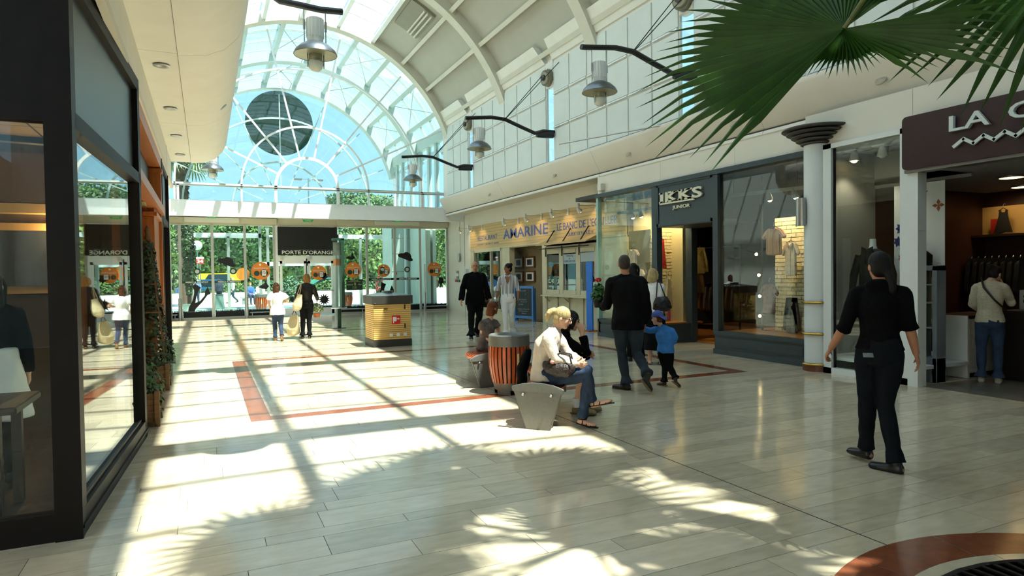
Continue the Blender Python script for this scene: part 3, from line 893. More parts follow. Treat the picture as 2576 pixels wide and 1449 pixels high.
lamp('SPOT', (9.35, 8.8, 3.2), 170, (1, 0.76, 0.42), 0.04, rot=(0.35, -0.05, -1), spot=100)
lamp('SPOT', (9.5, 11.95, 3.2), 150, (1, 0.76, 0.42), 0.04, rot=(0.2, 0.35, -1), spot=110)
lamp('SPOT', (9.3, 13.2, 3.2), 60, (1, 0.78, 0.46), 0.04, rot=(0.4, 0.1, -1), spot=110)
def track(label, p, q, spots, aim, g):
    t = thing('spot_track', label, 'track light', p)
    MB().beam(p, q, 0.05, 0.06).build('rail', M('track_grey', (70, 72, 72), 0.5), t)
    p, q = Vector(p), Vector(q)
    for e in (0.15, 0.85):
        c = p.lerp(q, e)
        MB().cyl(c, (c.x, c.y, 3.5), 0.008, n=6).build('drop_wire', black, t)
    for f in spots:
        c = p.lerp(q, f)
        d = Vector(aim).normalized()
        MB().loft([c, c+d*0.08, c+d*0.16], [0.03, 0.05, 0.06], n=12).build('spot_head', M('track_grey', (70, 72, 72), 0.5), t, smooth=True)
        MB().ball(c+d*0.15, 0.045).build('bulb', M('spot_bright', (255, 216, 150), 0.5, emit=12), t)
track('grey spot track hanging in the near slate shop window', (9.3, 10.0, 3.06), (9.35, 7.9, 3.0), (0.55, 0.82), (0.3, 0, -1), 0)
track('grey spot track hanging in the far slate shop window', (9.3, 13.6, 3.05), (9.35, 11.8, 3.05), (0.3, 0.48), (0.3, 0, -1), 0)
c_str = cloth('striped_shirt', (222, 178, 128), (176, 110, 74), stretch=(1, 9, 0.3))
garment('shirt', 'orange striped child shirt hanging in front of the brick pier', 'shirt', c_str, (9.42, 8.8, 2.36), (0, -1), 0.58, 0.5)
garment('shirt', 'white child blouse hanging beside the orange striped shirt', 'shirt', cloth('white_cloth', (232, 216, 190)), (9.62, 8.6, 2.1), (0.3, -1), 0.34, 0.62)
garment('shirt', 'brown patterned child shirt hanging low in the near slate window', 'shirt', cloth('brown_cloth', (150, 96, 70), (96, 60, 50)), (9.4, 8.9, 1.34), (0, -1), 0.45, 0.55)
garment('shirt', 'grey child coat leaning at the foot of the brick pier', 'coat', cloth('grey_cloth', (120, 116, 100)), (9.55, 8.52, 1.02), (0, -1), 0.36, 0.56, kind='jacket')
garment('cap', 'small grey cloth cap hung high on the brick pier', 'cap', cloth('grey_cloth2', (128, 120, 110)), (9.7, 8.25, 2.3), (0, -1), 0.22, 0.22, kind='flat', hanger=False)
garment('dress', 'red child dress hanging on the brick pier by the doorway', 'dress', cloth('red_cloth', (206, 52, 34)), (9.5, 12.15, 2.34), (1, 0), 0.24, 0.68, kind='dress')
garment('dress', 'cream slip dress hanging below the red dress', 'dress', cloth('cream_cloth', (226, 206, 166)), (9.66, 12.12, 1.5), (1, 0.1), 0.22, 0.72, kind='dress')
garment('leggings', 'pink child leggings hanging under the cream slip dress', 'leggings', cloth('pink_cloth', (206, 80, 110)), (9.66, 12.1, 0.8), (1, 0.1), 0.1, 0.34, kind='flat', hanger=False)
garment('shirt', 'pale pink child tee in the far slate shop window', 'shirt', cloth('pale_tee', (238, 206, 172)), (9.13, 12.75, 2.13), (0.15, -1), 0.44, 0.42)
garment('shirt', 'pale child tee lower in the far slate shop window', 'shirt', cloth('pale_tee2', (232, 200, 160)), (9.13, 12.5, 1.66), (0.15, -1), 0.34, 0.42)
# clothes rack seen through the doorway
rk = thing('clothes_rack', 'black clothes rack deep inside the slate shop doorway', 'rack', (12.2, 13.4, 0))
MB().cyl((12.2, 12.5, 2.2), (12.2, 14.4, 2.2), 0.02).build('top_rail', black, rk)
MB().cyl((12.2, 12.5, 1.2), (12.2, 14.4, 1.2), 0.02).build('low_rail', black, rk)
for y in (12.5, 14.4): MB().cyl((12.2, y, 0.02), (12.2, y, 2.25), 0.025).build('upright', black, rk)
garment('jacket', 'olive child jacket on the rack beyond the doorway', 'jacket', cloth('olive_cloth', (150, 132, 74)), (12.0, 13.75, 2.14), (0.2, -1), 0.55, 0.62, kind='jacket')
garment('trousers', 'khaki child trousers under the olive jacket', 'trousers', cloth('khaki_cloth', (124, 102, 58)), (12.0, 13.75, 1.5), (0.2, -1), 0.36, 0.5, kind='trousers', hanger=False)
for k in range(9):
    cc = ((150, 140, 120), (90, 84, 78), (170, 130, 70), (110, 104, 96), (84, 70, 56), (140, 100, 60), (70, 66, 64), (120, 92, 60), (96, 88, 80))[k]
    nm = ('first', 'second', 'third', 'fourth', 'fifth', 'sixth', 'seventh', 'eighth', 'ninth')[k]
    garment('jacket', 'small garment on the low rack rail, %s from the back' % nm, 'jacket', cloth('rack_cloth_%d' % k, cc), (12.2, 14.25-0.2*k, 1.16), (1, 0.2), 0.4, 0.62, kind='jacket', group='garments on the low rail', extra='plain')
lamp('SPOT', (11.4, 13.2, 3.3), 60, (1, 0.76, 0.44), 0.05, rot=(0.4, 0.2, -1), spot=90)
# shelves at the back of the near window
sf = thing('shelf_unit', 'dark shelf unit with folded clothes behind the near slate window', 'shelf', (12.6, 10.0, 0))
for z in (0.5, 1.1, 1.6, 2.1): MB().box(12.5, 12.95, 8.6, 11.4, z, z+0.04).build('shelf_board', dwood, sf)
for y in (8.6, 10.0, 11.4): MB().box(12.5, 12.95, y-0.02, y+0.02, 0.02, 2.5).build('upright', dwood, sf)
for k in range(14):
    z = (0.54, 1.14, 1.64)[k % 3]
    y = 8.85+0.19*k if k < 14 else 9
    cc = ((196, 60, 40), (206, 190, 150), (90, 100, 130), (180, 140, 60), (220, 214, 200), (110, 60, 50), (70, 90, 80))[k % 7]
    m = MB()
    for q in range(4): m.box(12.52, 12.85, y-0.085, y+0.085, z+0.045*q, z+0.04+0.045*q)
    m.build('folded_clothes', cloth('fold_%d' % (k % 7), cc), label='%s pile of folded clothes on the dark shelf unit, number %s along' % (('red', 'cream', 'blue grey', 'ochre', 'white', 'maroon', 'green')[k % 7], ('one', 'two', 'three', 'four', 'five', 'six', 'seven', 'eight', 'nine', 'ten', 'eleven', 'twelve', 'thirteen', 'fourteen')[k]), cat='clothes', group='folded clothes on the shelf unit', bevel=0.008)
for k, (y, z) in enumerate(((9.36, 1.9), (9.3, 1.5), (9.28, 1.1), (9.28, 0.72))):
    b = thing('spot_bulb', 'small bright spot bulb in the near window, %s in the column' % ('topmost', 'second', 'third', 'lowest')[k], 'lamp', (9.55, y, z), group='column of small spots')
    MB().cyl((9.58, y, z), (9.66, y, z), 0.02).build('socket', black, b)
    MB().ball((9.56, y, z), 0.03).build('bulb', M('spot_bright', (255, 216, 150), 0.5, emit=12), b)
MB().cyl((9.67, 9.32, 0.44), (9.67, 9.32, 3.4), 0.02, n=8).build('spot_pole', black, label='thin black pole carrying the column of spots', cat='pole')

# ================================================================ column between the shops
cl = thing('column', 'round white column with stacked dark disc capital and brass rings', 'column', (8.76, 7.3, 0))
XC, YC, RC = 8.76, 7.3, 0.205
redgr = M('red_granite', (120, 66, 44), 0.3, n=(20, 0.4))
MB().lathe([(RC+0.025, 0), (RC+0.025, 0.1), (RC, 0.105)], (XC, YC, 0), 32).build('base', redgr, cl, smooth=True)
MB().lathe([(RC, 0.1), (RC, 3.56)], (XC, YC, 0), 40).build('shaft', M('column_white', (224, 230, 228), 0.5, n=(3, 0.04)), cl, smooth=True)
for z in (0.11, 0.59, 1.08):
    MB().lathe([(RC+0.015+0.03*cos(a), z+0.022*sin(a)) for a in [2*PI*i/8 for i in range(9)]], (XC, YC, 0), 32).build('brass_ring', brass, cl, smooth=True)
dz = M('disc_grey', (78, 76, 72), 0.45, metal=0.2, n=(8, 0.2))
for k in range(5):
    r = 0.25+0.07*k
    z = 3.54+0.055*k
    MB().lathe([(r-0.03, z), (r, z+0.015), (r, z+0.03), (r-0.02, z+0.042)], (XC, YC, 0), 36).build('capital_disc', dz, cl, smooth=True)
MB().lathe([(0.2, 3.5), (0.22, 3.85)], (XC, YC, 0), 30).build('capital_core', dz, cl, smooth=True)
hs = thing('wall_lamp', 'half-round steel up-lighter fixed to the white column', 'lamp', (8.62, 7.45, 2.3))
MB().lathe([(0.1, 2.28), (0.1, 2.72)], (XC-0.2, YC+0.12, 0), 20, rad(100), rad(250)).build('shade', steel, hs, smooth=True)
MB().box(XC-0.2, XC-0.13, YC+0.0, YC+0.12, 2.3, 2.7).build('back_plate', steel, hs)

# ================================================================ right: burgundy sign boutique
bq = thing('wall_boutique', 'white framed boutique window and open shop front under a burgundy sign', None, kind='structure')
XL = 8.66
wf = M('white_frame', (226, 230, 226), 0.4, n=(3, 0.04))
for y0, y1, z0, z1 in ((6.96, 7.1, 0, 3.5), (5.72, 5.87, 0, 3.5), (5.75, 7.1, 3.43, 3.5), (5.75, 7.1, 0, 0.09)):
    MB().box(XL-0.03, XL+0.08, y0, y1, z0, z1).build('frame', wf, bq)
MB().box(XL-0.06, XL+0.12, 5.6, 5.74, 0, 3.4).build('end_post', wf, bq)
MB().box(XL+0.02, XL+0.06, 6.94, 6.97, 0.09, 3.43).build('gasket', black, bq)
MB().box(XL+0.03, XL+0.042, 5.87, 6.96, 0.09, 3.43).build('shop_pane', pane, bq)
MB().box(XL+0.0, XL+0.1, 7.1, 7.2, 0, 3.5).build('mullion', wf, bq)
burg = M('burgundy_panel', (48, 18, 26), 0.35, n=(6, 0.1))
sg = thing('shop_sign', 'burgundy shop sign with raised white lettering and zigzag', 'sign', (XL-0.1, 3.5, 2.9))
pr = []
for (cx, cz, a0) in ((5.72, 3.56, 0), (0.9, 3.56, 90), (0.9, 2.97, 180), (5.72, 2.97, 270)):
    for k in range(5):
        a = rad(a0+22.5*k)
        pr.append((cx+0.06*cos(a), cz+0.06*sin(a)))
MB().prism(pr, (XL-0.12, 0, 0), (0, 1, 0), (0, 0, 1), 0.2).build('panel', burg, sg)
MB().box(XL-0.1, XL+0.08, 0.9, 5.76, 2.87, 2.91).build('bottom_rail', M('rail_alu', (120, 118, 116), 0.4, metal=0.6), sg)
lw = M('letter_white', (210, 218, 214), 0.4)
text('lettering', 'LA', lw, (XL-0.13, 5.13, 3.3), (0, -1, 0), (0, 0, 1), 0.47, 0.19, 0.05, sg, 0.012)
text('lettering', 'CITY', lw, (XL-0.13, 4.46, 3.3), (0, -1, 0), (0, 0, 1), 0.9, 0.19, 0.05, sg, 0.012)
zz = []
for k in range(15): zz.append((5.08-0.115*k, 3.1 if k % 2 == 0 else 3.19))
for k in range(14):
    MB().beam((XL-0.15, zz[k][0]+0.01, zz[k][1]), (XL-0.15, zz[k+1][0]-0.01, zz[k+1][1]), 0.04, 0.03, up=(1, 0, 0)).build('zigzag_stroke', lw, sg)
# interior
bi = thing('wall_boutique_inner', 'dim brown boutique interior', None, kind='structure')
bw = M('boutique_brown', (58, 30, 20), 0.5, n=(3, 0.2))
MB().box(13.0, 13.1, -1, 9, 0, 3.0).build('back_wall', bw, bi)
MB().box(8.9, 9.97, 7.2, 7.3, 0, 3.5).build('side_wall', M('boutique_grey', (150, 152, 146), 0.6), bi)
MB().box(9.97, 13.0, 7.2, 7.3, 0, 3.4).build('side_wall', bw, bi)
MB().box(8.75, 13.0, -1, 5.7, 2.95, 3.05).build('inner_ceiling', M('boutique_ceiling', (150, 152, 150), 0.7), bi)
MB().box(9.95, 13.0, 5.7, 7.25, 2.95, 3.05).build('inner_ceiling', M('boutique_ceiling', (150, 152, 150), 0.7), bi)
MB().box(8.87, 9.97, 5.7, 7.25, 3.46, 3.52).build('window_ceiling', M('boutique_ceiling', (150, 152, 150), 0.7), bi)
MB().box(9.95, 10.0, 5.7, 7.25, 2.9, 3.5).build('window_upstand_wall', M('boutique_ceiling', (150, 152, 150), 0.7), bi)
MB().box(8.87, 9.97, 5.68, 5.72, 2.95, 3.5).build('window_upstand_wall', M('boutique_ceiling', (150, 152, 150), 0.7), bi)
MB().box(8.75, 13.0, -1.2, -1.0, 0, 3.0).build('side_wall', bw, bi)
MB().box(8.72, 13.0, -1, 5.62, -0.02, 0.004).build('inner_floor', M('boutique_floor', (104, 100, 90), 0.35, n=(5, 0.15)), bi)
MB().box(8.75, 9.9, 5.7, 7.2, 0.2, 0.25).build('window_deck', wf, bi)
MB().box(9.9, 9.95, 5.72, 7.2, 0, 0.9).build('window_back', wf, bi)
tanp = M('lit_niche', (196, 160, 96), 0.6, n=(3, 0.1))
for y0, y1 in ((7.33-0.9, 8.22-0.9), (5.6, 6.15), (4.3, 5.3), (3.0, 4.0)):
    MB().box(12.9, 13.0, y0, y1, 2.17, 2.68).build('niche', tanp, bi)
for y0, y1 in ((6.4, 7.2), (5.45, 6.2), (3.0, 5.3)):
    for z in (2.13, 1.7): MB().box(12.55, 13.0, y0, y1, z, z+0.04).build('wall_shelf', dwood, bi)
for p in ((10.93, 5.78), (12.5, 6.55), (11.8, 3.9), (10.5, 3.0)):
    pass
for k, p in enumerate(((10.93, 5.7), (12.4, 6.3), (12.2, 5.75), (10.6, 3.6))):
    d = thing('ceiling_lamp', 'round lit ceiling lamp in the boutique, %s' % ('nearest the white post', 'above the back shelf', 'second above the back shelf', 'deeper to the side')[k], 'lamp', (p[0], p[1], 2.93), group='boutique ceiling lamps')
    MB().lathe([(0.1, 0.0), (0.17, -0.01), (0.17, 0.02)], (p[0], p[1], 2.93), 24).build('rim', steel, d)
    MB().lathe([(0.0, -0.012), (0.15, -0.008)], (p[0], p[1], 2.93), 24).build('diffuser', M('disc_glow', (255, 206, 130), 0.5, emit=7), d)
    lamp('SPOT', (p[0], p[1], 2.88), 7, (1, 0.75, 0.42), 0.1, rot=(0.05, 0, -1), spot=130)
gt = thing('security_gate', 'slim grey anti-theft gate standing in the boutique entrance', 'gate', (9.2, 5.78, 0))
gm = M('gate_grey', (120, 128, 134), 0.4, n=(4, 0.06))
MB().box(9.1, 9.3, 5.66, 5.72, 0, 1.62).build('upright', gm, gt)
MB().box(9.1, 9.3, 5.86, 5.92, 0, 1.62).build('upright', gm, gt)
MB().box(9.1, 9.3, 5.66, 5.92, 0, 0.35).build('base', gm, gt, bevel=0.01)
MB().box(9.1, 9.3, 5.66, 5.92, 1.56, 1.63).build('top', gm, gt)
MB().box(9.18, 9.22, 5.72, 5.86, 0.35, 1.56).build('inner_pane', green_pane, gt)
for z in (0.75, 1.1, 1.35): MB().box(9.12, 9.28, 5.72, 5.86, z, z+0.02).build('cross_bar', gm, gt)
ctr = thing('shop_counter', 'white boxy sales counter with dark top in the boutique', 'counter', (10.3, 6.0, 0))
MB().box(9.95, 10.9, 5.75, 6.25, 0.06, 0.86).build('body', wf, ctr, bevel=0.008)
MB().box(9.97, 10.88, 5.78, 6.22, 0, 0.06).build('kick', black, ctr)
MB().box(9.92, 10.93, 5.72, 6.28, 0.86, 0.9).build('top', dwood, ctr)
MB().box(10.2, 12.4, 4.9, 5.5, 0, 0.98).build('display_cabinet', M('cabinet_black', (26, 20, 18), 0.4, n=(5, 0.2)), label='long black display cabinet beside the boutique customer', cat='cabinet', bevel=0.01)
bx = thing('shoe_box', 'white printed box on the black display cabinet', 'box', (10.75, 5.2, 0.98))
MB().box(10.6, 10.9, 4.98, 5.42, 0.98, 1.26).build('carton', M('carton_white', (196, 196, 190), 0.6), bx, bevel=0.004)
for y in (5.1, 5.3):
    MB().ball((10.598, y, 1.1), (0.004, 0.07, 0.06)).build('print', black, bx)
    MB().ball((10.598, y+0.02, 1.17), (0.004, 0.05, 0.03)).build('print', black, bx)
bk = thing('wicker_basket', 'round straw basket with a cloth lining on the boutique floor', 'basket', (10.5, 4.75, 0))
MB().lathe([(0.2, 0), (0.24, 0.12), (0.25, 0.3), (0.23, 0.3), (0.2, 0.1)], (10.3, 4.62, 0), 24).build('body', M('straw', (186, 160, 84), 0.8, n=(30, 0.3), bump=(60, 0.6)), bk, smooth=True)
MB().ball((10.3, 4.62, 0.3), (0.22, 0.22, 0.08)).build('lining', cloth('lining_cloth', (200, 196, 160)), bk, smooth=True)
# window display: dark jacket on a bust, printed banner
mq = thing('mannequin_bust', 'white headless bust wearing a dark jacket in the boutique window', 'mannequin', (9.25, 6.72, 0.25))
MB().loft([(9.25, 6.72, 2.05), (9.25, 6.72, 1.95), (9.25, 6.72, 1.85)], [0.045, 0.05, 0.08]).build('neck', wf, mq, smooth=True)
_mj = MB().loft([(9.25, 6.72, 1.9), (9.25, 6.72, 1.8), (9.25, 6.72, 1.55), (9.25, 6.72, 1.25), (9.25, 6.72, 1.2)], [(0.08, 0.06), (0.2, 0.1), (0.19, 0.12), (0.2, 0.12), (0.2, 0.11)], lat=(0.3, -1, 0), n=20)
mjk = _mj.build('jacket', cloth('jacket_dark', (42, 42, 38)), mq, smooth=True)
for s in (-1, 1):
    MB().loft([(9.25+0.05*s, 6.72-0.18*s, 1.8), (9.25+0.07*s, 6.72-0.27*s, 1.5), (9.23+0.07*s, 6.72-0.29*s, 1.24)], [0.07, 0.06, 0.045]).build('sleeve', cloth('jacket_dark', (42, 42, 38)), mq, smooth=True)
    MB().prism([(0.02, 1.9), (0.09, 1.93), (0.1, 1.8), (0.03, 1.66)] if s > 0 else [(-0.02, 1.9), (-0.03, 1.66), (-0.1, 1.8), (-0.09, 1.93)], (9.13, 6.72, 0), (0, -1, 0), (0, 0, 1), 0.02).build('lapel', cloth('jacket_dark', (42, 42, 38)), mjk)
MB().cyl((9.25, 6.72, 0.25), (9.25, 6.72, 1.2), 0.02).build('stand', steel, mq)
MB().lathe([(0.15, 0), (0.15, 0.015), (0.02, 0.03)], (9.25, 6.72, 0.25)).build('foot', steel, mq)
m2 = thing('mannequin_bust', 'black dressed bust half hidden by the white boutique post', 'mannequin', (9.4, 6.12, 0.25))
MB().loft([(9.4, 6.12, 1.9), (9.4, 6.12, 1.78), (9.4, 6.12, 1.5), (9.4, 6.12, 1.2), (9.4, 6.12, 0.7), (9.4, 6.12, 0.4)], [(0.05, 0.05), (0.19, 0.1), (0.18, 0.12), (0.14, 0.1), (0.18, 0.14), (0.2, 0.14)], lat=(0.3, -1, 0), n=20).build('dress', cloth('dress_black', (16, 16, 18)), m2, smooth=True)
MB().cyl((9.4, 6.12, 0.25), (9.4, 6.12, 0.45), 0.02).build('stand', steel, m2)
bn = thing('printed_banner', 'white hanging banner with blue and red flowers and butterflies', 'banner', (9.55, 6.2, 0.9))
MB().box(9.6, 9.61, 5.86, 6.62, 0.85, 2.85).build('sheet', M('banner_white', (214, 220, 220), 0.6), bn)
text('lettering', 'LA CITY', M('banner_ink', (70, 70, 80), 0.7), (9.598, 6.44, 2.67), (0, -1, 0), (0, 0, 1), 0.34, 0.06, 0.003, bn)
bluei, redi, ori = M('ink_blue', (52, 60, 120), 0.7), M('ink_red', (176, 52, 36), 0.7), M('ink_orange', (160, 84, 40), 0.7)
def petals(mat, y, z, r, n, nm):
    for k in range(n):
        a = 2*PI*k/n
        MB().prism([(0, 0), (0.3*r, 0.5*r), (0, r), (-0.3*r, 0.5*r)], (9.598, y, z), (0, cos(a), sin(a)), (0, -sin(a), cos(a)), 0.002 if False else -0.002).build(nm, mat, bn)
petals(bluei, 6.5, 2.2, 0.1, 8, 'blue_petal'); petals(bluei, 6.55, 2.0, 0.09, 7, 'blue_petal'); petals(bluei, 6.45, 1.85, 0.1, 6, 'blue_petal')
for y, z in ((6.5, 1.76), (6.4, 1.72), (6.3, 1.76), (6.2, 1.72), (6.12, 1.77), (6.35, 1.66)): petals(redi, y, z, 0.06, 6, 'red_petal')
petals(ori, 6.25, 2.42, 0.1, 4, 'butterfly_wing'); petals(ori, 6.3, 2.02, 0.1, 4, 'butterfly_wing'); petals(ori, 5.95, 2.5, 0.09, 4, 'butterfly_wing')
MB().box(9.597, 9.599, 6.29, 6.3, 1.0, 1.72).build('stem_print', redi, bn)
MB().box(9.597, 9.599, 5.88, 6.6, 0.86, 1.0).build('ground_print', M('ink_teal', (150, 190, 190), 0.7), bn)
for k, y in enumerate((7.0, 6.53)):
    t = thing('window_spot', 'white track spot in the boutique window, %s' % ('lit one by the column', 'unlit one by the post')[k], 'spotlight', (9.2, y, 3.35), group='boutique window spots')
    MB().box(9.1, 9.3, y-0.1, y+0.1, 3.42, 3.44).build('plate', wf, t)
    MB().loft([(9.2, y, 3.42), (9.2, y, 3.38), (9.2, y, 3.28)], [0.03, 0.05, 0.075], n=14).build('shade', wf, t, smooth=True)
    MB().ball((9.2, y, 3.3), 0.055).build('bulb', M('spot_bright', (255, 216, 150), 0.5, emit=12) if k == 0 else wf, t)
MB().cyl((9.2, 7.2, 3.4), (9.2, 5.8, 3.4), 0.008, n=6).build('lamp_cable', black, label='thin cable strung between the boutique window spots', cat='cable')
lamp('SPOT', (9.2, 6.95, 3.25), 30, (1, 0.85, 0.6), 0.05, rot=(0.05, -0.05, -1), spot=110)
garment('top', 'black strappy top hanging in the lit boutique niche', 'top', cloth('dress_black', (16, 16, 18)), (12.7, 6.75, 2.6), (0.2, -1), 0.26, 0.4, kind='dress')
MB().box(12.75, 12.77, 6.83, 6.98, 2.2, 2.45).build('price_card', M('card_red', (186, 40, 30), 0.5), label='red sale card standing beside the black strappy top', cat='card')
for k in range(8):
    garment('jacket', 'dark garment hung under the boutique shelf, %s along' % ('first', 'second', 'third', 'fourth', 'fifth', 'sixth', 'seventh', 'eighth')[k], 'jacket', cloth('dark_rail_cloth', (30, 34, 42)), (12.4, 7.1-0.11*k, 1.68), (1, 0.1), 0.4, 0.55, kind='jacket', group='dark garments under the shelf', extra='plain')
garment('bag', 'dark red handbag on the second boutique shelf', 'bag', cloth('bag_red', (70, 16, 18)), (12.5, 5.85, 2.5), (0, -1), 0.5, 0.33, kind='flat', hanger=False)
for y in (5.1, 4.7):
    garment('coat', 'dark coat hanging at the back of the boutique, %s' % ('beside the customer' if y > 5 else 'deeper in'), 'coat', cloth('dark_rail_cloth', (30, 34, 42)), (12.5, y+0.9, 1.6), (0.2, -1), 0.55, 1.0, kind='jacket')
lamp('SPOT', (12.4, 6.7, 2.9), 9, (1, 0.72, 0.36), 0.06, rot=(0.5, 0, -1), spot=120)
# rosette of small details in the corner window
MB().box(8.8, 9.2, 6.0, 6.5, 0.25, 0.3).build('purple_tray', M('tray_purple', (96, 84, 150), 0.5), label='purple tray lying on the boutique window deck', cat='tray', bevel=0.01)
for k in range(4):
    MB().box(8.8, 8.95, 5.9, 6.05, 0.25+0.055*k, 0.3+0.055*k).build('gift_box', M('gift_%d' % k, ((150, 200, 210), (60, 130, 170), (110, 180, 190), (40, 100, 160))[k], 0.5), label='%s gift box stacked in the boutique window' % ('pale teal lowest', 'mid blue second', 'turquoise third', 'deep blue topmost')[k], cat='box', group='stacked gift boxes')
# ================================================================ glazed entrance
FY, FX, FZ = 25.4, 3.52, 4.86
fa = thing('window_4', 'white fan-shaped glazed gable with radiating bars above the entrance', None, kind='structure')
MB().box(-1.5, 9.85, FY+0.1, FY+0.35, 3.76, 4.32).build('entrance_beam', white, fa)
MB().box(-1.5, WX+0.25, FY-0.05, FY+0.05, FZ-0.06, FZ+0.05).build('transom', pale, fa)
MB().box(-1.5, WX+0.25, FY-0.09, FY+0.09, FZ-0.02, FZ+0.0).build('transom_flange', white, fa)
for r, w in ((1.12, 0.1), (2.28, 0.06), (4.42, 0.06)):
    MB().arc(FX, FZ, r-w/2, r+w/2, FY-0.05, FY+0.05, 0, 180, 40).build('arch_bar', white, fa, smooth=True)
    for s in (-1, 1): MB().box(FX+s*r-w/2, FX+s*r+w/2, FY-0.05, FY+0.05, 4.3, FZ).build('arch_leg', white, fa)
for k in range(1, 7):
    a = rad(180/7*k)
    # run each bar out to the vault
    d = Vector((cos(a), 0, sin(a)))
    r = 1.12
    while math.hypot(FX+r*d.x-VX, FZ+r*d.z-VZ) < VR-0.1: r += 0.05
    MB().beam((FX+1.15*d.x, FY, FZ+1.15*d.z), (FX+r*d.x, FY, FZ+r*d.z), 0.06, 0.06).build('radial_bar', white, fa)
for x in (-0.8, 8.0): MB().box(x-0.04, x+0.04, FY-0.05, FY+0.05, 4.3, FZ).build('arch_leg', white, fa)
n = 40
pl = [(FX-4.9, 4.3), (FX+5.2, 4.3)]+[(VX+(VR-0.14)*cos(rad(a)), VZ+(VR-0.14)*sin(rad(a))) for a in range(0, 181, 5)]
MB().prism(pl, (0, FY+0.005, 0), (1, 0, 0), (0, 0, 1), 0.01).build('gable_pane', pane, fa)
# outer gable of the pavilion
fo = thing('window_5', 'outer glazed gable with a dark green oculus against the sky', None, kind='structure')
OX, OZ, OY = 3.42, 4.95, 33.6
for r in (2.18, 4.3):
    MB().arc(OX, OZ, r-0.04, r+0.04, OY-0.04, OY+0.04, 0, 180, 40)  .build('arch_bar', pale, fo, smooth=True)
for k in range(1, 8):
    a = rad(22.5*k)
    d = Vector((cos(a), 0, sin(a)))
    MB().beam((OX+0.9*d.x, OY, OZ+0.9*d.z), (OX+5.45*d.x, OY, OZ+5.45*d.z), 0.05, 0.05).build('radial_bar', pale, fo)
MB().box(OX-5.5, OX+5.5, OY-0.05, OY+0.05, OZ-0.15, OZ-0.05).build('transom', white, fo)
pl = [(OX-5.4, 4.3), (OX+5.5, 4.3)]+[(VX+(VR-0.16)*cos(rad(a)), VZ+(VR-0.16)*sin(rad(a))) for a in range(5, 176, 5)]
MB().prism(pl, (0, OY+0.06, 0), (1, 0, 0), (0, 0, 1), 0.01).build('gable_pane', pane, fo)
og = GLASS('oculus_green', (84, 134, 120), 1.0, f0=0.05)
MB().prism([(3.42+1.56*cos(2*PI*k/48), 9.02+1.56*sin(2*PI*k/48)) for k in range(48)], (0, OY+0.03, 0), (1, 0, 0), (0, 0, 1), 0.012).build('oculus', og, fo)
MB().box(-2.2, -2.0, OY-0.1, OY+0.1, 0, 6.8).build('corner_post', white, fo)
MB().box(9.0, 9.2, OY-0.1, OY+0.1, 0, 7.4).build('corner_post', white, fo)
# glazed side of the pavilion on the right
sw_ = thing('wall_pavilion', 'glazed side wall of the entrance pavilion with white posts', None, kind='structure')
SX = 8.98
MB().box(SX-0.1, SX+0.15, 25.4, 33.6, 7.15, 7.62).build('eaves_beam', pale, sw_)
MB().box(SX-0.1, SX+0.15, 25.4, 33.6, 4.25, 4.4).build('sill_beam', white, sw_)
for y in (26.6, 27.6, 28.9, 30.3, 31.8, 32.8): MB().box(SX-0.05, SX+0.1, y-0.12, y+0.12, 4.4, 7.15).build('post', pale, sw_)
for a, b in ((25.4, 26.48), (26.72, 27.48), (27.72, 28.78), (29.02, 30.18), (30.42, 31.68), (31.92, 32.68)):
    MB().box(SX, SX+0.01, a, b, 4.4, 7.15).build('side_pane', pane, sw_)
MB().box(SX-0.02, SX+0.2, 28.2, 33.6, 0, 4.25).build('lower_wall', M('pavilion_wall', (206, 220, 212), 0.5), sw_)
MB().box(-2.1, -1.9, 27.7, 33.6, 0, 6.6).build('side_wall_inner', M('pavilion_wall', (206, 220, 212), 0.5), sw_)

# doors line
DY = 27.6
dr = thing('door_1', 'row of glazed entrance doors with black and orange stickers', None, kind='structure')
alu = M('door_alu', (196, 198, 190), 0.35, metal=0.5, n=(5, 0.05))
opm = M('operator_cream', (206, 200, 174), 0.5, n=(4, 0.05))
MB().box(-1.3, 9.85, FY+0.35, DY+0.35, 3.9, 4.3).build('lobby_ceiling', white, dr)
MB().box(-1.35, 9.85, DY-0.02, DY+0.25, 3.6, 3.95).build('door_header', opm, dr)
MB().box(-1.3, 2.6, DY-0.2, DY, 3.66, 3.88).build('operator_case', opm, dr, bevel=0.01)
MB().box(-0.68, 1.22, DY-0.3, DY-0.2, 3.68, 3.86).build('operator_cover', M('operator_pale', (222, 220, 204), 0.5), dr)
MB().box(4.98, 9.8, DY-0.2, DY, 3.67, 3.89).build('operator_case', opm, dr, bevel=0.01)
MB().box(6.5, 8.4, DY-0.3, DY-0.2, 3.7, 3.87).build('operator_cover', M('operator_pale', (222, 220, 204), 0.5), dr)
posts = (-0.85, 0.26, 1.42, 2.5, 4.92, 6.19, 7.38, 8.51, 9.75)
for x in posts:
    w = 0.05 if x in (0.26, 7.38) else 0.045
    MB().box(x-w, x+w, DY-0.05, DY+0.05, 0, 3.62).build('door_post', alu, dr)
MB().box(2.52, 2.66, DY-0.04, DY+0.08, 0, 3.62).build('door_jamb', white, dr)
MB().box(4.82, 4.9, DY-0.04, DY+0.08, 0, 3.62).build('door_jamb', white, dr)
for a, b in ((-1.3, -0.9), (-0.8, 0.21), (0.31, 1.37), (1.47, 2.45), (4.97, 6.14), (6.24, 7.33), (7.43, 8.46), (8.56, 9.7)):
    MB().box(a, b, DY-0.005, DY+0.005, 0.06, 3.6).build('door_pane', green_pane, dr)
    MB().box(a, b, DY-0.02, DY+0.02, 0, 0.07).build('bottom_rail', alu, dr)
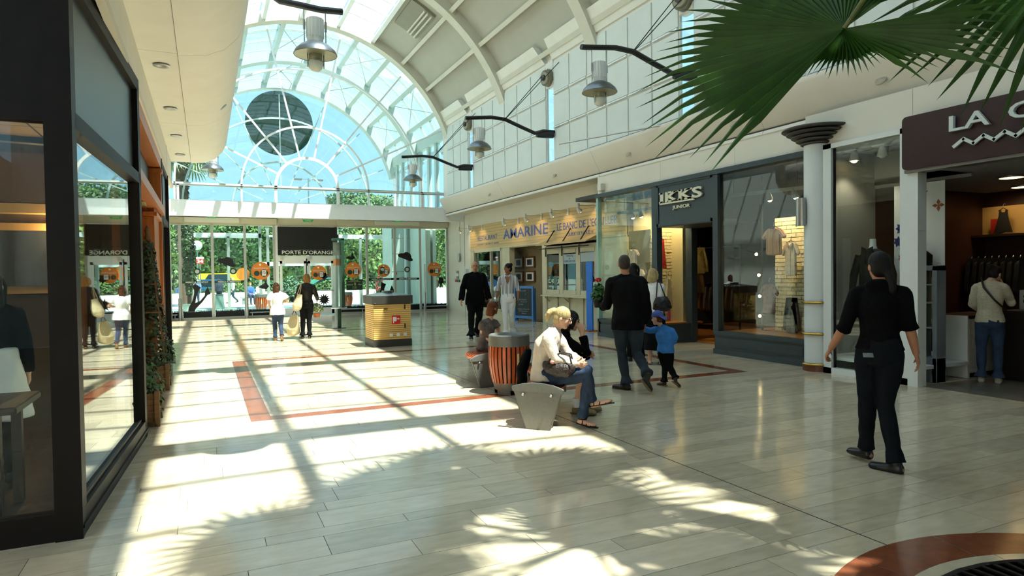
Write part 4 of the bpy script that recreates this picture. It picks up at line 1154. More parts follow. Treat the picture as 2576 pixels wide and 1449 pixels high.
# centre swing doors
MB().box(2.6, 4.9, DY-0.03, DY+0.05, 2.2, 2.42).build('centre_head', white, dr)
for a in (2.7, 3.78):
    for x0, x1, z0, z1 in ((a, a+0.09, 0.05, 2.2), (a+0.92, a+1.02, 0.05, 2.2), (a, a+1.02, 2.1, 2.2), (a, a+1.02, 0.05, 0.3)):
        MB().box(x0, x1, DY-0.04, DY+0.02, z0, z1).build('leaf_frame', white, dr)
    MB().box(a+0.09, a+0.92, DY-0.005, DY+0.005, 0.3, 2.1).build('leaf_pane', green_pane, dr)
    MB().cyl((a+0.02, DY-0.1, 1.0), (a+1.0, DY-0.1, 1.0), 0.018).build('push_bar', steel, dr)
    MB().box(a+0.02, a+0.12, DY-0.1, DY-0.03, 2.26, 2.34).build('door_closer', opm, dr)
MB().box(3.7, 3.74, DY-0.1, DY-0.06, 1.2, 2.3).build('lock_rod', black, dr)
# black sign
sg = thing('entrance_sign', "black entrance sign reading PORTE D'ORANGE over the centre doors", 'sign', (3.8, DY-0.06, 2.45))
MB().box(2.63, 4.95, DY-0.1, DY-0.05, 2.66, 3.58).build('upper_panel', black, sg)
MB().box(2.63, 4.95, DY-0.1, DY-0.05, 2.44, 2.655).build('lower_panel', black, sg)
ltw = M('letters_offwhite', (226, 226, 220), 0.6)
text('lettering', "PORTE D'ORANGE", ltw, (2.78, DY-0.1, 2.475), (1, 0, 0), (0, 0, 1), 2.02, 0.155, 0.006, sg, 0.012)
# exit signs
exg = M('exit_green', (30, 120, 60), 0.5, emit=0.9)
for x, lab in ((0.27, 'above the left sliding doors'), (7.45, 'above the right sliding doors'), (3.82, 'hung by wires over the black sign')):
    t = thing('exit_sign', 'small green exit sign %s' % lab, 'sign', (x, DY-0.33, 3.87), group='green exit signs')
    yy = DY-0.36 if x != 3.82 else 26.0
    zz = 3.88 if x != 3.82 else 3.7
    xx = x if x != 3.82 else 3.6
    cs_ = MB().box(xx-0.17, xx+0.17, yy, yy+0.04, zz-0.04, zz+0.05).build('case', exg, t)
    text('lettering', 'SORTIE', ltw, (xx-0.1, yy, zz-0.02), (1, 0, 0), (0, 0, 1), 0.2, 0.045, 0.003, cs_)
    if x == 3.82:
        for s in (-1, 1): MB().cyl((xx+s*0.17, yy, zz), (xx+s*0.26, yy, 3.9), 0.006, n=6).build('wire', black, t)
# stickers on the glass
SY = DY-0.012
stk = thing('door_stickers', 'black cut-out and orange round stickers on the entrance glass', None, kind='structure')
ink = M('sticker_black', (12, 12, 13), 0.6)
org = M('sticker_orange', (226, 128, 34), 0.55, n=(5, 0.06))
grn = M('sticker_green', (22, 60, 44), 0.55)
wht = M('sticker_white', (228, 230, 224), 0.6)
def dec(poly, mat, nm, y=SY, d=0.004, par=None): return MB().prism(poly, (0, y, 0), (1, 0, 0), (0, 0, 1), d).build(nm, mat, par or stk)
def disc(x, z, r, n=32): return [(x+r*cos(2*PI*k/n), z+r*sin(2*PI*k/n)) for k in range(n)]
hat = [(-0.5, 0.02), (-0.46, 0.12), (-0.3, 0.18), (-0.14, 0.17), (0.0, 0.26), (0.16, 0.24), (0.32, 0.12), (0.38, -0.04), (0.36, -0.1), (0.46, -0.2), (0.46, -0.3), (0.34, -0.34), (0.1, -0.26), (-0.2, -0.14), (-0.42, -0.06)]
for cx, cz, s in ((0.75, 2.2, 0.66), (7.86, 2.4, 0.68)): dec([(cx+x*s, cz+z*s) for x, z in hat], ink, 'hat_cutout')
def badge(x, z, r, y=SY):
    od_ = dec(disc(x, z, r), org, 'orange_disc', y)
    dec(disc(x-r*0.42, z-r*0.28, r*0.3, 20), grn, 'green_spot', y-0.004, par=od_)
    dec(disc(x+r*0.36, z-r*0.25, r*0.42, 20), grn, 'green_spot', y-0.004, par=od_)
    dec([(x+r*0.12, z-r*0.55), (x+r*0.58, z-r*0.55), (x+r*0.58, z+r*0.08), (x+r*0.12, z+r*0.08)], wht, 'white_card', y-0.008, par=od_)
    ring = MB().arc(x+r*0.35, z-r*0.2, r*0.13, r*0.17, y-0.014, y-0.011, 0, 359, 20)
    ring.build('no_smoking_ring', M('sticker_red', (150, 40, 40), 0.6), od_)
    MB().beam((x+r*0.24, y-0.013, z-r*0.1), (x+r*0.46, y-0.013, z-r*0.3), 0.006, r*0.04).build('no_smoking_bar', ink, od_)
    for q in (0.34, 0.22): dec([(x-r*0.75, z+r*q), (x+r*0.8, z+r*q), (x+r*0.8, z+r*(q+0.03)), (x-r*0.75, z+r*(q+0.03))], wht, 'print_line', y-0.004, par=od_)
    dec(disc(x-r*0.05, z+r*0.7, r*0.12, 16), wht, 'top_spot', y-0.004, par=od_)
badge(1.98, 1.82, 0.35); badge(5.6, 1.82, 0.33); badge(9.15, 1.82, 0.31); badge(4.2, 1.72, 0.3); badge(6.9, 1.78, 0.27)
for x in (-0.28, 0.98, 6.83, 7.92):
    MB().arc(x, 1.82, 0.075, 0.125, SY-0.006, SY-0.002, 0, 360, 24).build('dark_ring', grn, stk)
    dec(disc(x, 1.82, 0.075, 20), M('ring_pale', (190, 196, 190), 0.6), 'ring_centre', SY-0.002, 0.003)
for x0, x1 in ((-0.8, 0.2), (0.32, 1.36), (6.25, 7.32), (7.44, 8.45)):
    m_ = grn if x0 < 5 else ink
    gb_ = dec([(x0, 1.37), (x1, 1.37), (x1, 1.46), (x0, 1.46)], m_, 'greeting_band')
    text('greeting_lettering', 'MERCI A BIENTOT', ltw, (x0+0.12, SY-0.004, 1.385), (1, 0, 0), (0, 0, 1), (x1-x0)*0.78, 0.058, 0.002, gb_, 0.02)
def grass(x0, x1, z1):
    p = [(x0, 0.05), (x1, 0.05)]
    x = x1
    k = 0
    while x > x0+0.02:
        p.append((x, z1+random.uniform(-0.03, 0.0)))
        x -= 0.018
        p.append((x, z1+random.uniform(0.02, 0.08)))
        x -= 0.012
    p.append((x0, z1))
    dec(p, ink, 'grass_cutout')
for a, b in ((-1.3, -0.9), (-0.8, 0.21), (0.31, 1.37), (1.47, 2.45), (4.97, 6.14), (6.24, 7.33), (7.43, 8.46), (8.56, 9.7)): grass(a+0.01, b-0.01, 0.3)
grass(3.9, 4.8, 0.36)
dec([(-0.62, 0.3), (-0.6, 0.45), (-0.46, 0.72), (-0.4, 1.0), (-0.4, 1.12), (-0.47, 1.25), (-0.36, 1.36), (-0.26, 1.28), (-0.16, 1.22), (-0.24, 1.1), (-0.3, 0.95), (-0.38, 0.62), (-0.2, 0.7), (-0.04, 0.9), (-0.02, 1.06), (0.06, 1.22), (0.12, 1.08), (0.17, 0.96), (0.06, 0.92), (-0.12, 0.66), (-0.36, 0.4), (-0.4, 0.3)], ink, 'legs_cutout')
dec([(6.72, 0.3), (6.6, 0.6), (6.75, 1.0), (6.78, 1.3), (6.98, 1.2), (6.9, 1.0), (6.95, 0.6), (7.0, 0.5), (7.1, 0.8), (7.22, 1.15), (7.32, 0.95), (7.3, 0.6), (7.1, 0.3)], ink, 'legs_cutout')
def bird(x, z, s): dec([(x-0.3*s, z-0.05*s), (x-0.1*s, z+0.06*s), (x+0.02*s, z+0.02*s), (x+0.1*s, z+0.35*s), (x+0.18*s, z+0.1*s), (x+0.26*s, z-0.02*s), (x+0.14*s, z-0.16*s), (x-0.05*s, z-0.14*s)], ink, 'bird_cutout')
bird(2.08, 1.22, 0.75); bird(5.5, 2.36, 0.7)
dec([(5.55, 2.45), (5.72, 2.3), (5.66, 2.28)], ink, 'beak_cutout')
def leafy(x, z, s): dec([(x+s*(0.75+0.25*(k % 2))*cos(2*PI*k/10+0.3)*0.8, z+s*(0.75+0.3*(k % 2))*sin(2*PI*k/10+0.3)) for k in range(10)], ink, 'leaf_cutout')
leafy(9.45, 1.3, 0.18); leafy(4.42, 1.58, 0.17)
def spiky(x, z, s): dec([(x+s*(1 if k % 2 else 0.55)*cos(2*PI*k/26), z+s*(1 if k % 2 else 0.55)*sin(2*PI*k/26)) for k in range(26)], ink, 'cactus_cutout')
spiky(4.4, 0.62, 0.26); spiky(3.15, 0.66, 0.14)
t = thing('opening_notice', 'dark green notice about the 8 May opening on the door glass', 'notice', (5.64, SY, 1.0))
nc_ = MB().box(5.31, 5.98, SY-0.006, SY-0.001, 0.98, 1.43).build('card', M('notice_green', (24, 52, 36), 0.6), t)
for s, w, z, h in (('OUVERTURE', 0.32, 1.37, 0.035), ('EXCEPTIONNELLE', 0.5, 1.32, 0.035), ('Vendredi', 0.25, 1.18, 0.06), ('8', 0.07, 1.17, 0.13), ('Mai', 0.13, 1.18, 0.06), ('de 9h', 0.18, 1.1, 0.035), ('a 20h', 0.18, 1.05, 0.035)):
    x = {'Vendredi': 5.33, '8': 5.63, 'Mai': 5.8}.get(s, 5.645-w/2)
    text('lettering', s, M('notice_ink', (210, 210, 130), 0.6), (x, SY-0.006, z), (1, 0, 0), (0, 0, 1), w, h, 0.002, nc_)
# steel guard posts and low rails
def guard(x, y, lab):
    t = thing('guard_post', lab, 'post', (x, y, 0), group='steel guard posts at the doors')
    MB().lathe([(0.12, 0), (0.12, 0.012), (0.05, 0.02)], (x, y, 0), 20).build('foot_plate', steel, t)
    MB().cyl((x, y, 0), (x, y, 0.82), 0.055).build('sleeve', steel, t, smooth=True)
    MB().cyl((x, y, 0.8), (x, y, 2.05), 0.035).build('tube', alu, t, smooth=True)
guard(-0.88, DY-0.28, 'steel guard post left of the sliding doors by the ivy'); guard(1.44, DY-0.28, 'steel guard post between the sliding doors and the barrel bin')
guard(8.62, DY-0.28, 'steel guard post on the far side near the restaurant'); guard(6.1, DY-0.28, 'steel guard post beside the wooden kiosk')
def lowrail(x0, x1, lab):
    t = thing('low_rail', lab, 'rail', ((x0+x1)/2, DY-0.2, 0), group='low steel rails')
    MB().cyl((x0, DY-0.2, 0.2), (x1, DY-0.2, 0.2), 0.025).build('bar', steel, t)
    for x in (x0+0.08, x1-0.08): MB().cyl((x, DY-0.2, 0), (x, DY-0.2, 0.2), 0.018).build('leg', steel, t)
lowrail(1.55, 2.5, 'low steel rail in front of the barrel bin pane'); lowrail(4.95, 6.0, 'low steel rail behind the green totem'); lowrail(8.5, 9.72, 'low steel rail by the end wall'); lowrail(-1.28, -0.98, 'short low steel rail by the side wall')
# wall details by the restaurant: plaques, alarm boxes, poster, conduit lamp
t = thing('wall_poster', 'white poster with a red table pinned near the entrance wall', 'poster', (9.79, 25.15, 1.2))
MB().box(9.785, 9.795, 24.95, 25.5, 1.22, 1.9).build('sheet', M('poster_white', (222, 220, 210), 0.7), t)
MB().box(9.78, 9.786, 24.98, 25.47, 1.5, 1.56).build('red_band', M('poster_red', (176, 66, 56), 0.7), t)
for k in range(3): MB().box(9.78, 9.786, 25.02+0.15*k, 25.12+0.15*k, 1.26, 1.46).build('table_cell', M('poster_grey', (186, 184, 180), 0.7), t)
MB().box(9.78, 9.786, 25.05, 25.4, 1.64, 1.8).build('drawing', M('poster_sketch', (170, 172, 176), 0.7), t)
for k, (y, z, m, nm, lab) in enumerate(((26.35, 1.68, M('plaque_grey', (150, 154, 150), 0.5), 'plaque', 'grey plaque on the entrance side wall, upper of two'), (26.35, 1.44, M('plaque_grey', (150, 154, 150), 0.5), 'plaque', 'grey plaque on the entrance side wall, lower of two'), (26.5, 1.3, M('alarm_red', (176, 36, 30), 0.4), 'alarm_box', 'red break-glass fire alarm box under the plaques'), (26.2, 1.3, M('alarm_green', (40, 110, 64), 0.4), 'alarm_box', 'green emergency release box beside the red alarm'), (26.35, 1.56, white, 'switch_plate', 'white switch plate between the two grey plaques'))):
    o = MB().box(9.75, 9.8, y-0.11, y+0.11, z-0.055, z+0.055).build(nm, m, label=lab, cat='sign' if nm == 'plaque' else 'switch', bevel=0.01)
t = thing('conduit_lamp', 'slim metal lamp on a conduit down the entrance wall', 'lamp', (9.74, 26.0, 2.3))
MB().cyl((9.77, 26.0, 2.4), (9.77, 26.0, 4.0), 0.012, n=8).build('conduit', cream2, t)
MB().loft([(9.73, 26.0, 2.1), (9.73, 26.0, 2.15), (9.73, 26.0, 2.42), (9.73, 26.0, 2.47)], [0.03, 0.06, 0.06, 0.03], n=14).build('body', steel, t, smooth=True)
# camera boxes above the slate shop
for y, lab in ((13.75, 'small cream sensor box over the slate shop corner'), (13.4, 'cream alarm speaker box over the slate shop corner')):
    MB().box(9.0 if y < 13.5 else 8.85, 9.12, y-0.09, y+0.09, 3.6, 3.78).build('sensor_box', cream2, label=lab, cat='sensor', bevel=0.015)
# ================================================================ hanging lamps on curved black arms
armm = M('arm_charcoal', (28, 30, 34), 0.4, n=(8, 0.2))
shade_m = M('shade_steel', (120, 126, 130), 0.3, metal=0.8, n=(12, 0.15))
inner_m = M('shade_inner', (176, 176, 150), 0.35, metal=0.5, n=(8, 0.2))
globe = M('opal_globe', (216, 222, 214), 0.3)
def lampset(y, side, lab, xl=6.6, zl=4.9):
    """lamp hung from two rods on an S-curved arm fixed to the side wall"""
    s = 1 if side == 'r' else -1
    wx = WX if side == 'r' else -1.5
    t = thing('hanging_lamp', 'grey dish lamp with opal globe %s' % lab, 'lamp', (xl, y, zl), group='dish lamps along the hall')
    # arm: from wall inwards
    pts = [(wx, 5.5), (wx-s*0.35, 5.5), (wx-s*0.6, 5.42), (wx-s*1.0, 5.55), (wx-s*1.5, 5.72), (wx-s*1.9, 5.74), (xl-s*0.32, 5.66), (xl-s*0.38, 5.66)]
    if side == 'l': pts = [(-1.5, 5.75), (-1.0, 5.75), (-0.5, 5.9), (0.1, 6.05), (0.7, 5.95), (xl-0.5, 5.72), (xl+0.1, 5.68), (xl+0.42, 5.7)] if xl > 1 else [(-1.5, 5.6), (-1.0, 5.6), (xl+0.2, 5.66)]
    MB().loft([(a, y, b) for a, b in pts], [(0.06, 0.05)]*len(pts), lat=(0, 1, 0), n=8).build('arm', armm, t, smooth=True)
    if side == 'r':
        MB().loft([(wx-0.05, y, 5.42), (wx-0.3, y, 5.4), (wx-0.55, y, 5.36)], [0.1, 0.09, 0.05], n=10).build('arm_socket', armm, t, smooth=True)
        for e in (-0.08, 0.08): MB().cyl((wx-1.5, y+e*0.3, 5.72), (wx+0.02, y+e*4, 7.35), 0.01, n=6).build('stay_cable', armm, t)
    # lamp hung below
    for e in (-0.16, 0.16):
        rd_ = MB().cyl((xl+e, y, 5.66), (xl+e, y, zl+0.13), 0.009, n=6).build('rod', steel, t)
        MB().cyl((xl+e, y, zl+0.35), (xl+e, y, zl+0.5), 0.018, n=8).build('turnbuckle', steel, rd_)
        MB().cyl((xl+e*0.75, y-0.02, zl+0.1), (xl+e*0.75, y-0.02, zl-0.22), 0.009, n=6).build('guard_rod', steel, t)
    bh_ = MB().lathe([(0.115+0.012*(k % 2), 0.0) for k in range(1)]+[(0.12, 0.22), (0.125, 0.24), (0.125, 0.52), (0.11, 0.53), (0.0, 0.53)], (xl, y, zl), 28)
    bh_ = bh_.build('ballast_housing', M('housing_white', (222, 226, 222), 0.45), t, smooth=True)
    for k in range(16):
        a = 2*PI*k/16
        MB().box(xl+0.126*cos(a)-0.008, xl+0.126*cos(a)+0.008, y+0.126*sin(a)-0.008, y+0.126*sin(a)+0.008, zl+0.24, zl+0.52).build('fin', M('housing_white', (222, 226, 222), 0.45), bh_)
    ds_ = MB().lathe([(0.09, 0.19), (0.12, 0.17), (0.22, 0.12), (0.3, 0.04), (0.325, -0.02), (0.32, -0.025), (0.29, 0.03), (0.2, 0.1), (0.09, 0.14)], (xl, y, zl), 36)
    ds_ = ds_.build('dish', shade_m, t, smooth=True)
    MB().lathe([(0.315, -0.02), (0.285, 0.03), (0.2, 0.095), (0.1, 0.13)], (xl, y, zl), 36).build('dish_lining', inner_m, ds_, smooth=True)
    MB().lathe([(0.1, 0.14), (0.1, -0.1), (0.112, -0.11), (0.112, -0.13)], (xl, y, zl), 20).build('lamp_holder', inner_m, t, smooth=True)
    MB().lathe([(0.105, -0.11), (0.115, -0.16), (0.1, -0.22), (0.06, -0.26), (0.02, -0.272), (0.0, -0.275)], (xl, y, zl), 20).build('globe', globe, t, smooth=True)
lampset(10.2, 'r', 'over the slate shop beside the palm leaf')
lampset(16.0, 'r', 'over the restaurant end of the slate shop')
lampset(22.1, 'r', 'nearest the entrance on the panelled wall side', xl=6.6)
lampset(10.4, 'l', 'on the bulkhead side in front of the fan window', xl=1.6, zl=5.0)
lampset(22.1, 'l', 'far along the bulkhead side beside the outdoor palm', xl=0.27)
lampset(5.0, 'l', 'throwing its round shadow near the cafe front', xl=1.4)
for y in (22.35, 16.25, 10.5):
    t = thing('wall_speaker', 'round beige loudspeaker above the wall slit %s' % {22.35: 'nearest the entrance', 16.25: 'in the middle of the wall', 10.5: 'beside the palm leaf'}[y], 'speaker', (WX-0.1, y, 7.05), group='round wall loudspeakers')
    R = Matrix.Rotation(rad(-90), 3, 'Y')
    for nm, r, d in (('case', 0.24, 0.14), ('ring', 0.18, 0.19), ('cone', 0.09, 0.23)):
        MB().loft([(WX, y, 7.05), (WX-d, y-0.03, 7.03)], [r, r*0.92], n=24).build(nm, M('speaker_'+nm, {'case': (120, 116, 98), 'ring': (156, 150, 128), 'cone': (70, 68, 60)}[nm], 0.5), t, smooth=True)
MB().cyl((7.6, 13.5, 4.62), (8.78, 11.0, 4.66), 0.018, n=8).build('guy_rod', steel, label='thin grey rod sticking out above the soffit in mid wall', cat='rod')

# ================================================================ slatted barrel bins and curved benches
slat = M('orange_slat', (190, 84, 30), 0.35, n=(8, 0.35), rnd=0.14, stretch=(1, 1, 0.15), coat=0.3)
castg = M('cast_grey', (112, 112, 106), 0.5, metal=0.3, n=(30, 0.12))
castd = M('cast_dark', (74, 74, 70), 0.55, metal=0.3, n=(30, 0.12))
def barrel(x, y, lab, n=28, s=1.0, grp='slatted barrel bins'):
    t = thing('barrel_bin', lab, 'bin', (x, y, 0), group=grp)
    R = lambda z: (0.195+0.085*sin(PI*min(1, max(0, (z-0.02)/0.75))*0.78))*s
    zs = [0.15+0.5*k/6 for k in range(7)]
    for k in range(n):
        a = 2*PI*k/n
        w = 2*PI/n*0.33
        vs = []
        for z in zs:
            for rr, aa in ((R(z), a-w), (R(z), a+w), (R(z)-0.018, a+w), (R(z)-0.018, a-w)):
                vs.append((x+rr*cos(aa), y+rr*sin(aa), z))
        fs = [(0, 3, 2, 1), (24, 25, 26, 27)]
        for i in range(6):
            for j in range(4): fs.append((4*i+j, 4*i+(j+1) % 4, 4*i+4+(j+1) % 4, 4*i+4+j))
        MB().add(vs, fs).build('slat', slat, t)
    MB().lathe([(R(z)-0.03, z) for z in [0.1]+zs], (x, y, 0), 28).build('liner', M('liner_dark', (30, 24, 20), 0.7), t, smooth=True)
    MB().lathe([(0.0, 0.755), (0.19, 0.76), (0.215, 0.785), (0.255, 0.79), (0.272, 0.775), (0.278, 0.64), (0.262, 0.635)], (x, y, 0), 36).build('cap', castg, t, smooth=True)
    MB().lathe([(0.185, 0.05), (0.2, 0.06), (0.225, 0.16), (0.2, 0.16)], (x, y, 0), 32).build('base_ring', castg, t, smooth=True)
    for k in range(4):
        a0 = PI/2*k+0.2
        MB().lathe([(0.14, 0), (0.2, 0), (0.2, 0.08), (0.14, 0.08)], (x, y, 0), 8, a0, a0+1.0).build('foot', castg, t)
    MB().box(x-0.012, x+0.012, y-R(0.5)-0.006, y-R(0.5)+0.01, 0.35, 0.55).build('lock_plate', M('lock_cream', (206, 196, 150), 0.5), t)
    return t
barrel(3.66, 7.93, 'orange slatted barrel bin with grey cap between the two benches')
def bench(BX, BY, r0, r1, a0, a1, lab):
    t = thing('curved_bench', lab, 'bench', (BX+(r0+r1)/2*cos(rad((a0+a1)/2)), BY+(r0+r1)/2*sin(rad((a0+a1)/2)), 0), group='curved slatted benches')
    n = 15
    hz = lambda f: 0.415+0.035*sin(PI*f)          # gently domed across the seat
    for k in range(n):
        f = (k+0.5)/n
        rr = r0+(r1-r0)*f
        z = hz(f)
        MB().lathe([(rr-0.0105, z-0.022), (rr-0.0105, z), (rr+0.0105, z), (rr+0.0105, z-0.022)], (BX, BY, 0), 12, rad(a0), rad(a1)).build('seat_slat', slat, t)
    for a in (a0-0.3, a1+0.3):
        u = Vector((cos(rad(a)), sin(rad(a)), 0))
        o = Vector((BX, BY, 0))+u*(r0-0.05)
        W_ = r1-r0+0.1
        prof = [(0.14, 0), (W_-0.14, 0), (W_-0.02, 0.36), (W_, 0.4)]+[(W_*(1-f), hz(1-f)+0.012) for f in (0.2, 0.4, 0.6, 0.8)]+[(0, 0.42), (0.01, 0.38)]
        side = 1 if a < a0 else -1
        ep_ = MB().prism(prof, o, u, (0, 0, 1), 0.035*side).build('end_panel', castg, t, bevel=0.006)
        MB().prism([(0.0, 0.385), (W_, 0.375), (W_+0.01, 0.42)]+[(W_*(1-f), hz(1-f)+0.03) for f in (0.2, 0.4, 0.6, 0.8)]+[(-0.01, 0.435)], o, u, (0, 0, 1), 0.05*side).build('end_rim', castg, t, bevel=0.006)
        w = u.cross(Vector((0, 0, 1)))*side
        for f in (0.22, 0.78):
            MB().ball(o+u*(W_*f)+Vector((0, 0, 0.36))+w*0.055, 0.016).build('bolt', steel, ep_)
    for a in (a0+6, a1-6):
        u = Vector((cos(rad(a)), sin(rad(a)), 0))
        MB().beam(Vector((BX, BY, 0.375))+u*r0, Vector((BX, BY, 0.375))+u*r1, 0.03, 0.05).build('cross_bearer', castd, t)
    return t
bench(1.47, 7.64, 2.12, 2.56, -47, -9, 'curved slatted bench with grey end panel carrying the blond woman')
bench(4.58, 8.55, 0.79, 1.23, 116, 184, 'curved slatted bench behind the barrel bin carrying the girl')

# ================================================================ timber fire-hose kiosk
kk = thing('hose_kiosk', 'slatted timber fire hose kiosk with charcoal lid and base', 'kiosk', (3.75, 14.75, 0))
kx0, kx1, ky0, ky1 = 3.32, 4.19, 14.3, 15.17
char = M('charcoal_metal', (66, 64, 58), 0.45, metal=0.2, n=(12, 0.12))
pinek = M('kiosk_pine', (232, 190, 112), 0.5, n=(5, 0.2), stretch=(0.4, 0.4, 5), rnd=0.1)
MB().box(kx0, kx1, ky0, ky1, 0, 0.155).build('plinth', char, kk, bevel=0.004)
MB().box(kx0+0.04, kx1-0.04, ky0+0.04, ky1-0.04, 0.15, 0.95).build('carcass', M('carcass_dark', (60, 44, 26), 0.7), kk)
n = 18
for k in range(n):
    z0 = 0.157+0.0437*k
    MB().box(kx0+0.015, kx1-0.015, ky0+0.012, ky0+0.05, z0+0.004, z0+0.0405).build('slat', pinek, kk)
    MB().box(kx0+0.012, kx0+0.05, ky0+0.052, ky1-0.015, z0+0.004, z0+0.0405).build('slat', pinek, kk)
MB().box(kx0-0.025, kx1+0.025, ky0-0.025, ky1+0.025, 0.95, 1.135).build('lid_rim', char, kk, bevel=0.004)
cx, cy = (kx0+kx1)/2, (ky0+ky1)/2
MB().hexa([(kx0-0.025, ky0-0.025, 1.135), (kx1+0.025, ky0-0.025, 1.135), (kx1+0.025, ky1+0.025, 1.135), (kx0-0.025, ky1+0.025, 1.135)], [(cx-0.12, cy-0.12, 1.2), (cx+0.12, cy-0.12, 1.2), (cx+0.12, cy+0.12, 1.2), (cx-0.12, cy+0.12, 1.2)]).build('lid_top', M('lid_teal', (70, 76, 74), 0.25, metal=0.3), kk)
MB().lathe([(0.12, 1.2), (0.13, 1.22), (0.13, 1.24), (0.0, 1.245)], (cx, cy, 0), 24).build('lid_knob', steel, kk, smooth=True)
sr = MB().box(3.74, 3.93, ky0-0.002, ky0+0.013, 0.5, 0.69).build('hose_sign', M('sign_red', (206, 30, 28), 0.5), kk)
for x0, x1, z0, z1 in ((3.76, 3.84, 0.56, 0.66), (3.765, 3.785, 0.52, 0.57), (3.84, 3.88, 0.605, 0.625)):
    MB().box(x0, x1, ky0-0.005, ky0-0.002, z0, z1).build('hose_symbol', wht, sr)
MB().prism(disc(3.89, 0.615, 0.018, 14), (0, ky0-0.002, 0), (1, 0, 0), (0, 0, 1), 0.003).build('hose_symbol', wht, sr)
for x in (3.68, 3.84, 4.0):
    MB().box(x, x+0.075, ky0-0.004, ky0+0.012, 0.225, 0.295).build('socket_cover', wf, kk, bevel=0.004)
for z in (0.4, 0.83): MB().box(4.02, 4.05, ky0-0.002, ky0+0.013, z, z+0.1).build('hinge', char, kk)
lt_ = MB().box(3.56, 3.64, ky0-0.015, ky0+0.012, 0.83, 0.86).build('latch', brass, kk)
MB().loft([(3.6, ky0-0.012, 0.83), (3.6, ky0-0.015, 0.78), (3.62, ky0-0.015, 0.76)], 0.008, n=6).build('padlock', steel, lt_)
for x in (3.36, 4.15): MB().ball((x, ky0-0.027, 0.975), 0.01).build('bolt', steel, kk)

# ================================================================ green information totem
tt = thing('info_totem', 'slim green framed display case on a stand with small round shelf', 'totem', (3.64, 20.12, 0))
gfr = M('totem_green', (28, 62, 44), 0.45, n=(6, 0.1))
MB().lathe([(0.2, 0), (0.2, 0.012), (0.05, 0.03)], (3.64, 20.12, 0), 28).build('foot_disc', char, tt)
MB().box(3.59, 3.69, 20.07, 20.17, 0.01, 0.6).build('leg', gfr, tt)
MB().lathe([(0.23, 0.6), (0.24, 0.62), (0.23, 0.635), (0.0, 0.636)], (3.64, 20.12, 0), 28).build('shelf', steel, tt)
MB().box(3.7, 3.79, 19.95, 20.3, 0.64, 2.69).build('side_frame', gfr, tt)
MB().box(3.48, 3.8, 19.95, 20.3, 2.66, 2.72).build('top_frame', gfr, tt)
MB().box(3.48, 3.7, 20.12, 20.13, 0.66, 2.66).build('glass_panel', green_pane, tt)
MB().box(3.5, 3.7, 20.135, 20.14, 2.2, 2.6).build('leaflet', M('leaflet', (206, 190, 176), 0.6, n=(6, 0.4)), tt)
MB().box(3.5, 3.7, 20.135, 20.14, 1.9, 2.1).build('leaflet', M('leaflet_orange', (200, 110, 50), 0.6), tt)

# ================================================================ restaurant chalkboard and blue post
cb = thing('chalkboard', 'blue framed chalkboard menu standing in the restaurant doorway', 'chalkboard', (9.55, 19.45, 0))
bluef = M('board_blue', (58, 122, 190), 0.5, n=(6, 0.1))
bu = Vector((0.33, -0.94, 0)).normalized()
bo = Vector((9.4, 19.85, 0))
cb_s = None
def cbp(a0, a1, z0, z1, d0, d1, nm, mat):
    w = bu.cross(Vector((0, 0, 1)))
    q = [bo+bu*a0+w*d0, bo+bu*a1+w*d0, bo+bu*a1+w*d1, bo+bu*a0+w*d1]
    return MB().hexa([(p.x, p.y, z0) for p in q], [(p.x, p.y, z1) for p in q]).build(nm, mat, cb)
cbp(0, 0.06, 0, 1.17, 0, 0.04, 'frame_stile', bluef); cbp(0.82, 0.88, 0, 1.17, 0, 0.04, 'frame_stile', bluef)
cbp(0.06, 0.82, 1.09, 1.17, 0, 0.04, 'frame_rail', bluef); cbp(0.06, 0.82, 0.1, 0.18, 0, 0.04, 'frame_rail', bluef)
cb_s = cbp(0.05, 0.83, 0.17, 1.1, 0.005, 0.02, 'slate', M('slate_board', (40, 52, 52), 0.7, n=(6, 0.2)))
cbp(0, 0.05, 0, 1.1, -0.1, -0.06, 'rear_leg', bluef); cbp(0.83, 0.88, 0, 1.1, -0.1, -0.06, 'rear_leg', bluef)
ck = M('chalk', (150, 160, 156), 0.9)
for s, a, z, w in (('Ce midi', 0.22, 0.99, 0.32), ('2', 0.5, 0.88, 0.04), ('Nos desserts', 0.2, 0.7, 0.36), ('du Jour', 0.3, 0.62, 0.3), ('et cafe', 0.2, 0.54, 0.2), ("Equipe d'Amarine", 0.16, 0.38, 0.54), ('Bonne journee', 0.2, 0.31, 0.4), ('Merci', 0.34, 0.24, 0.2)):
    w_ = bu.cross(Vector((0, 0, 1)))
    text('chalk_writing', s, ck, bo+bu*a+w_*0.02+Vector((0, 0, z)), bu, (0, 0, 1), w, 0.05, 0.003, cb_s, 0.0)
bp = thing('blue_post', 'tall bright blue board on a wooden foot beside the serving hatch', 'post', (9.45, 15.15, 0))
MB().box(9.4, 9.44, 15.0, 15.3, 0.02, 1.87).build('board', M('post_blue', (26, 116, 220), 0.5, n=(2, 0.15)), bp)
MB().box(9.25, 9.6, 14.95, 15.35, 0, 0.025).build('foot', wood, bp)

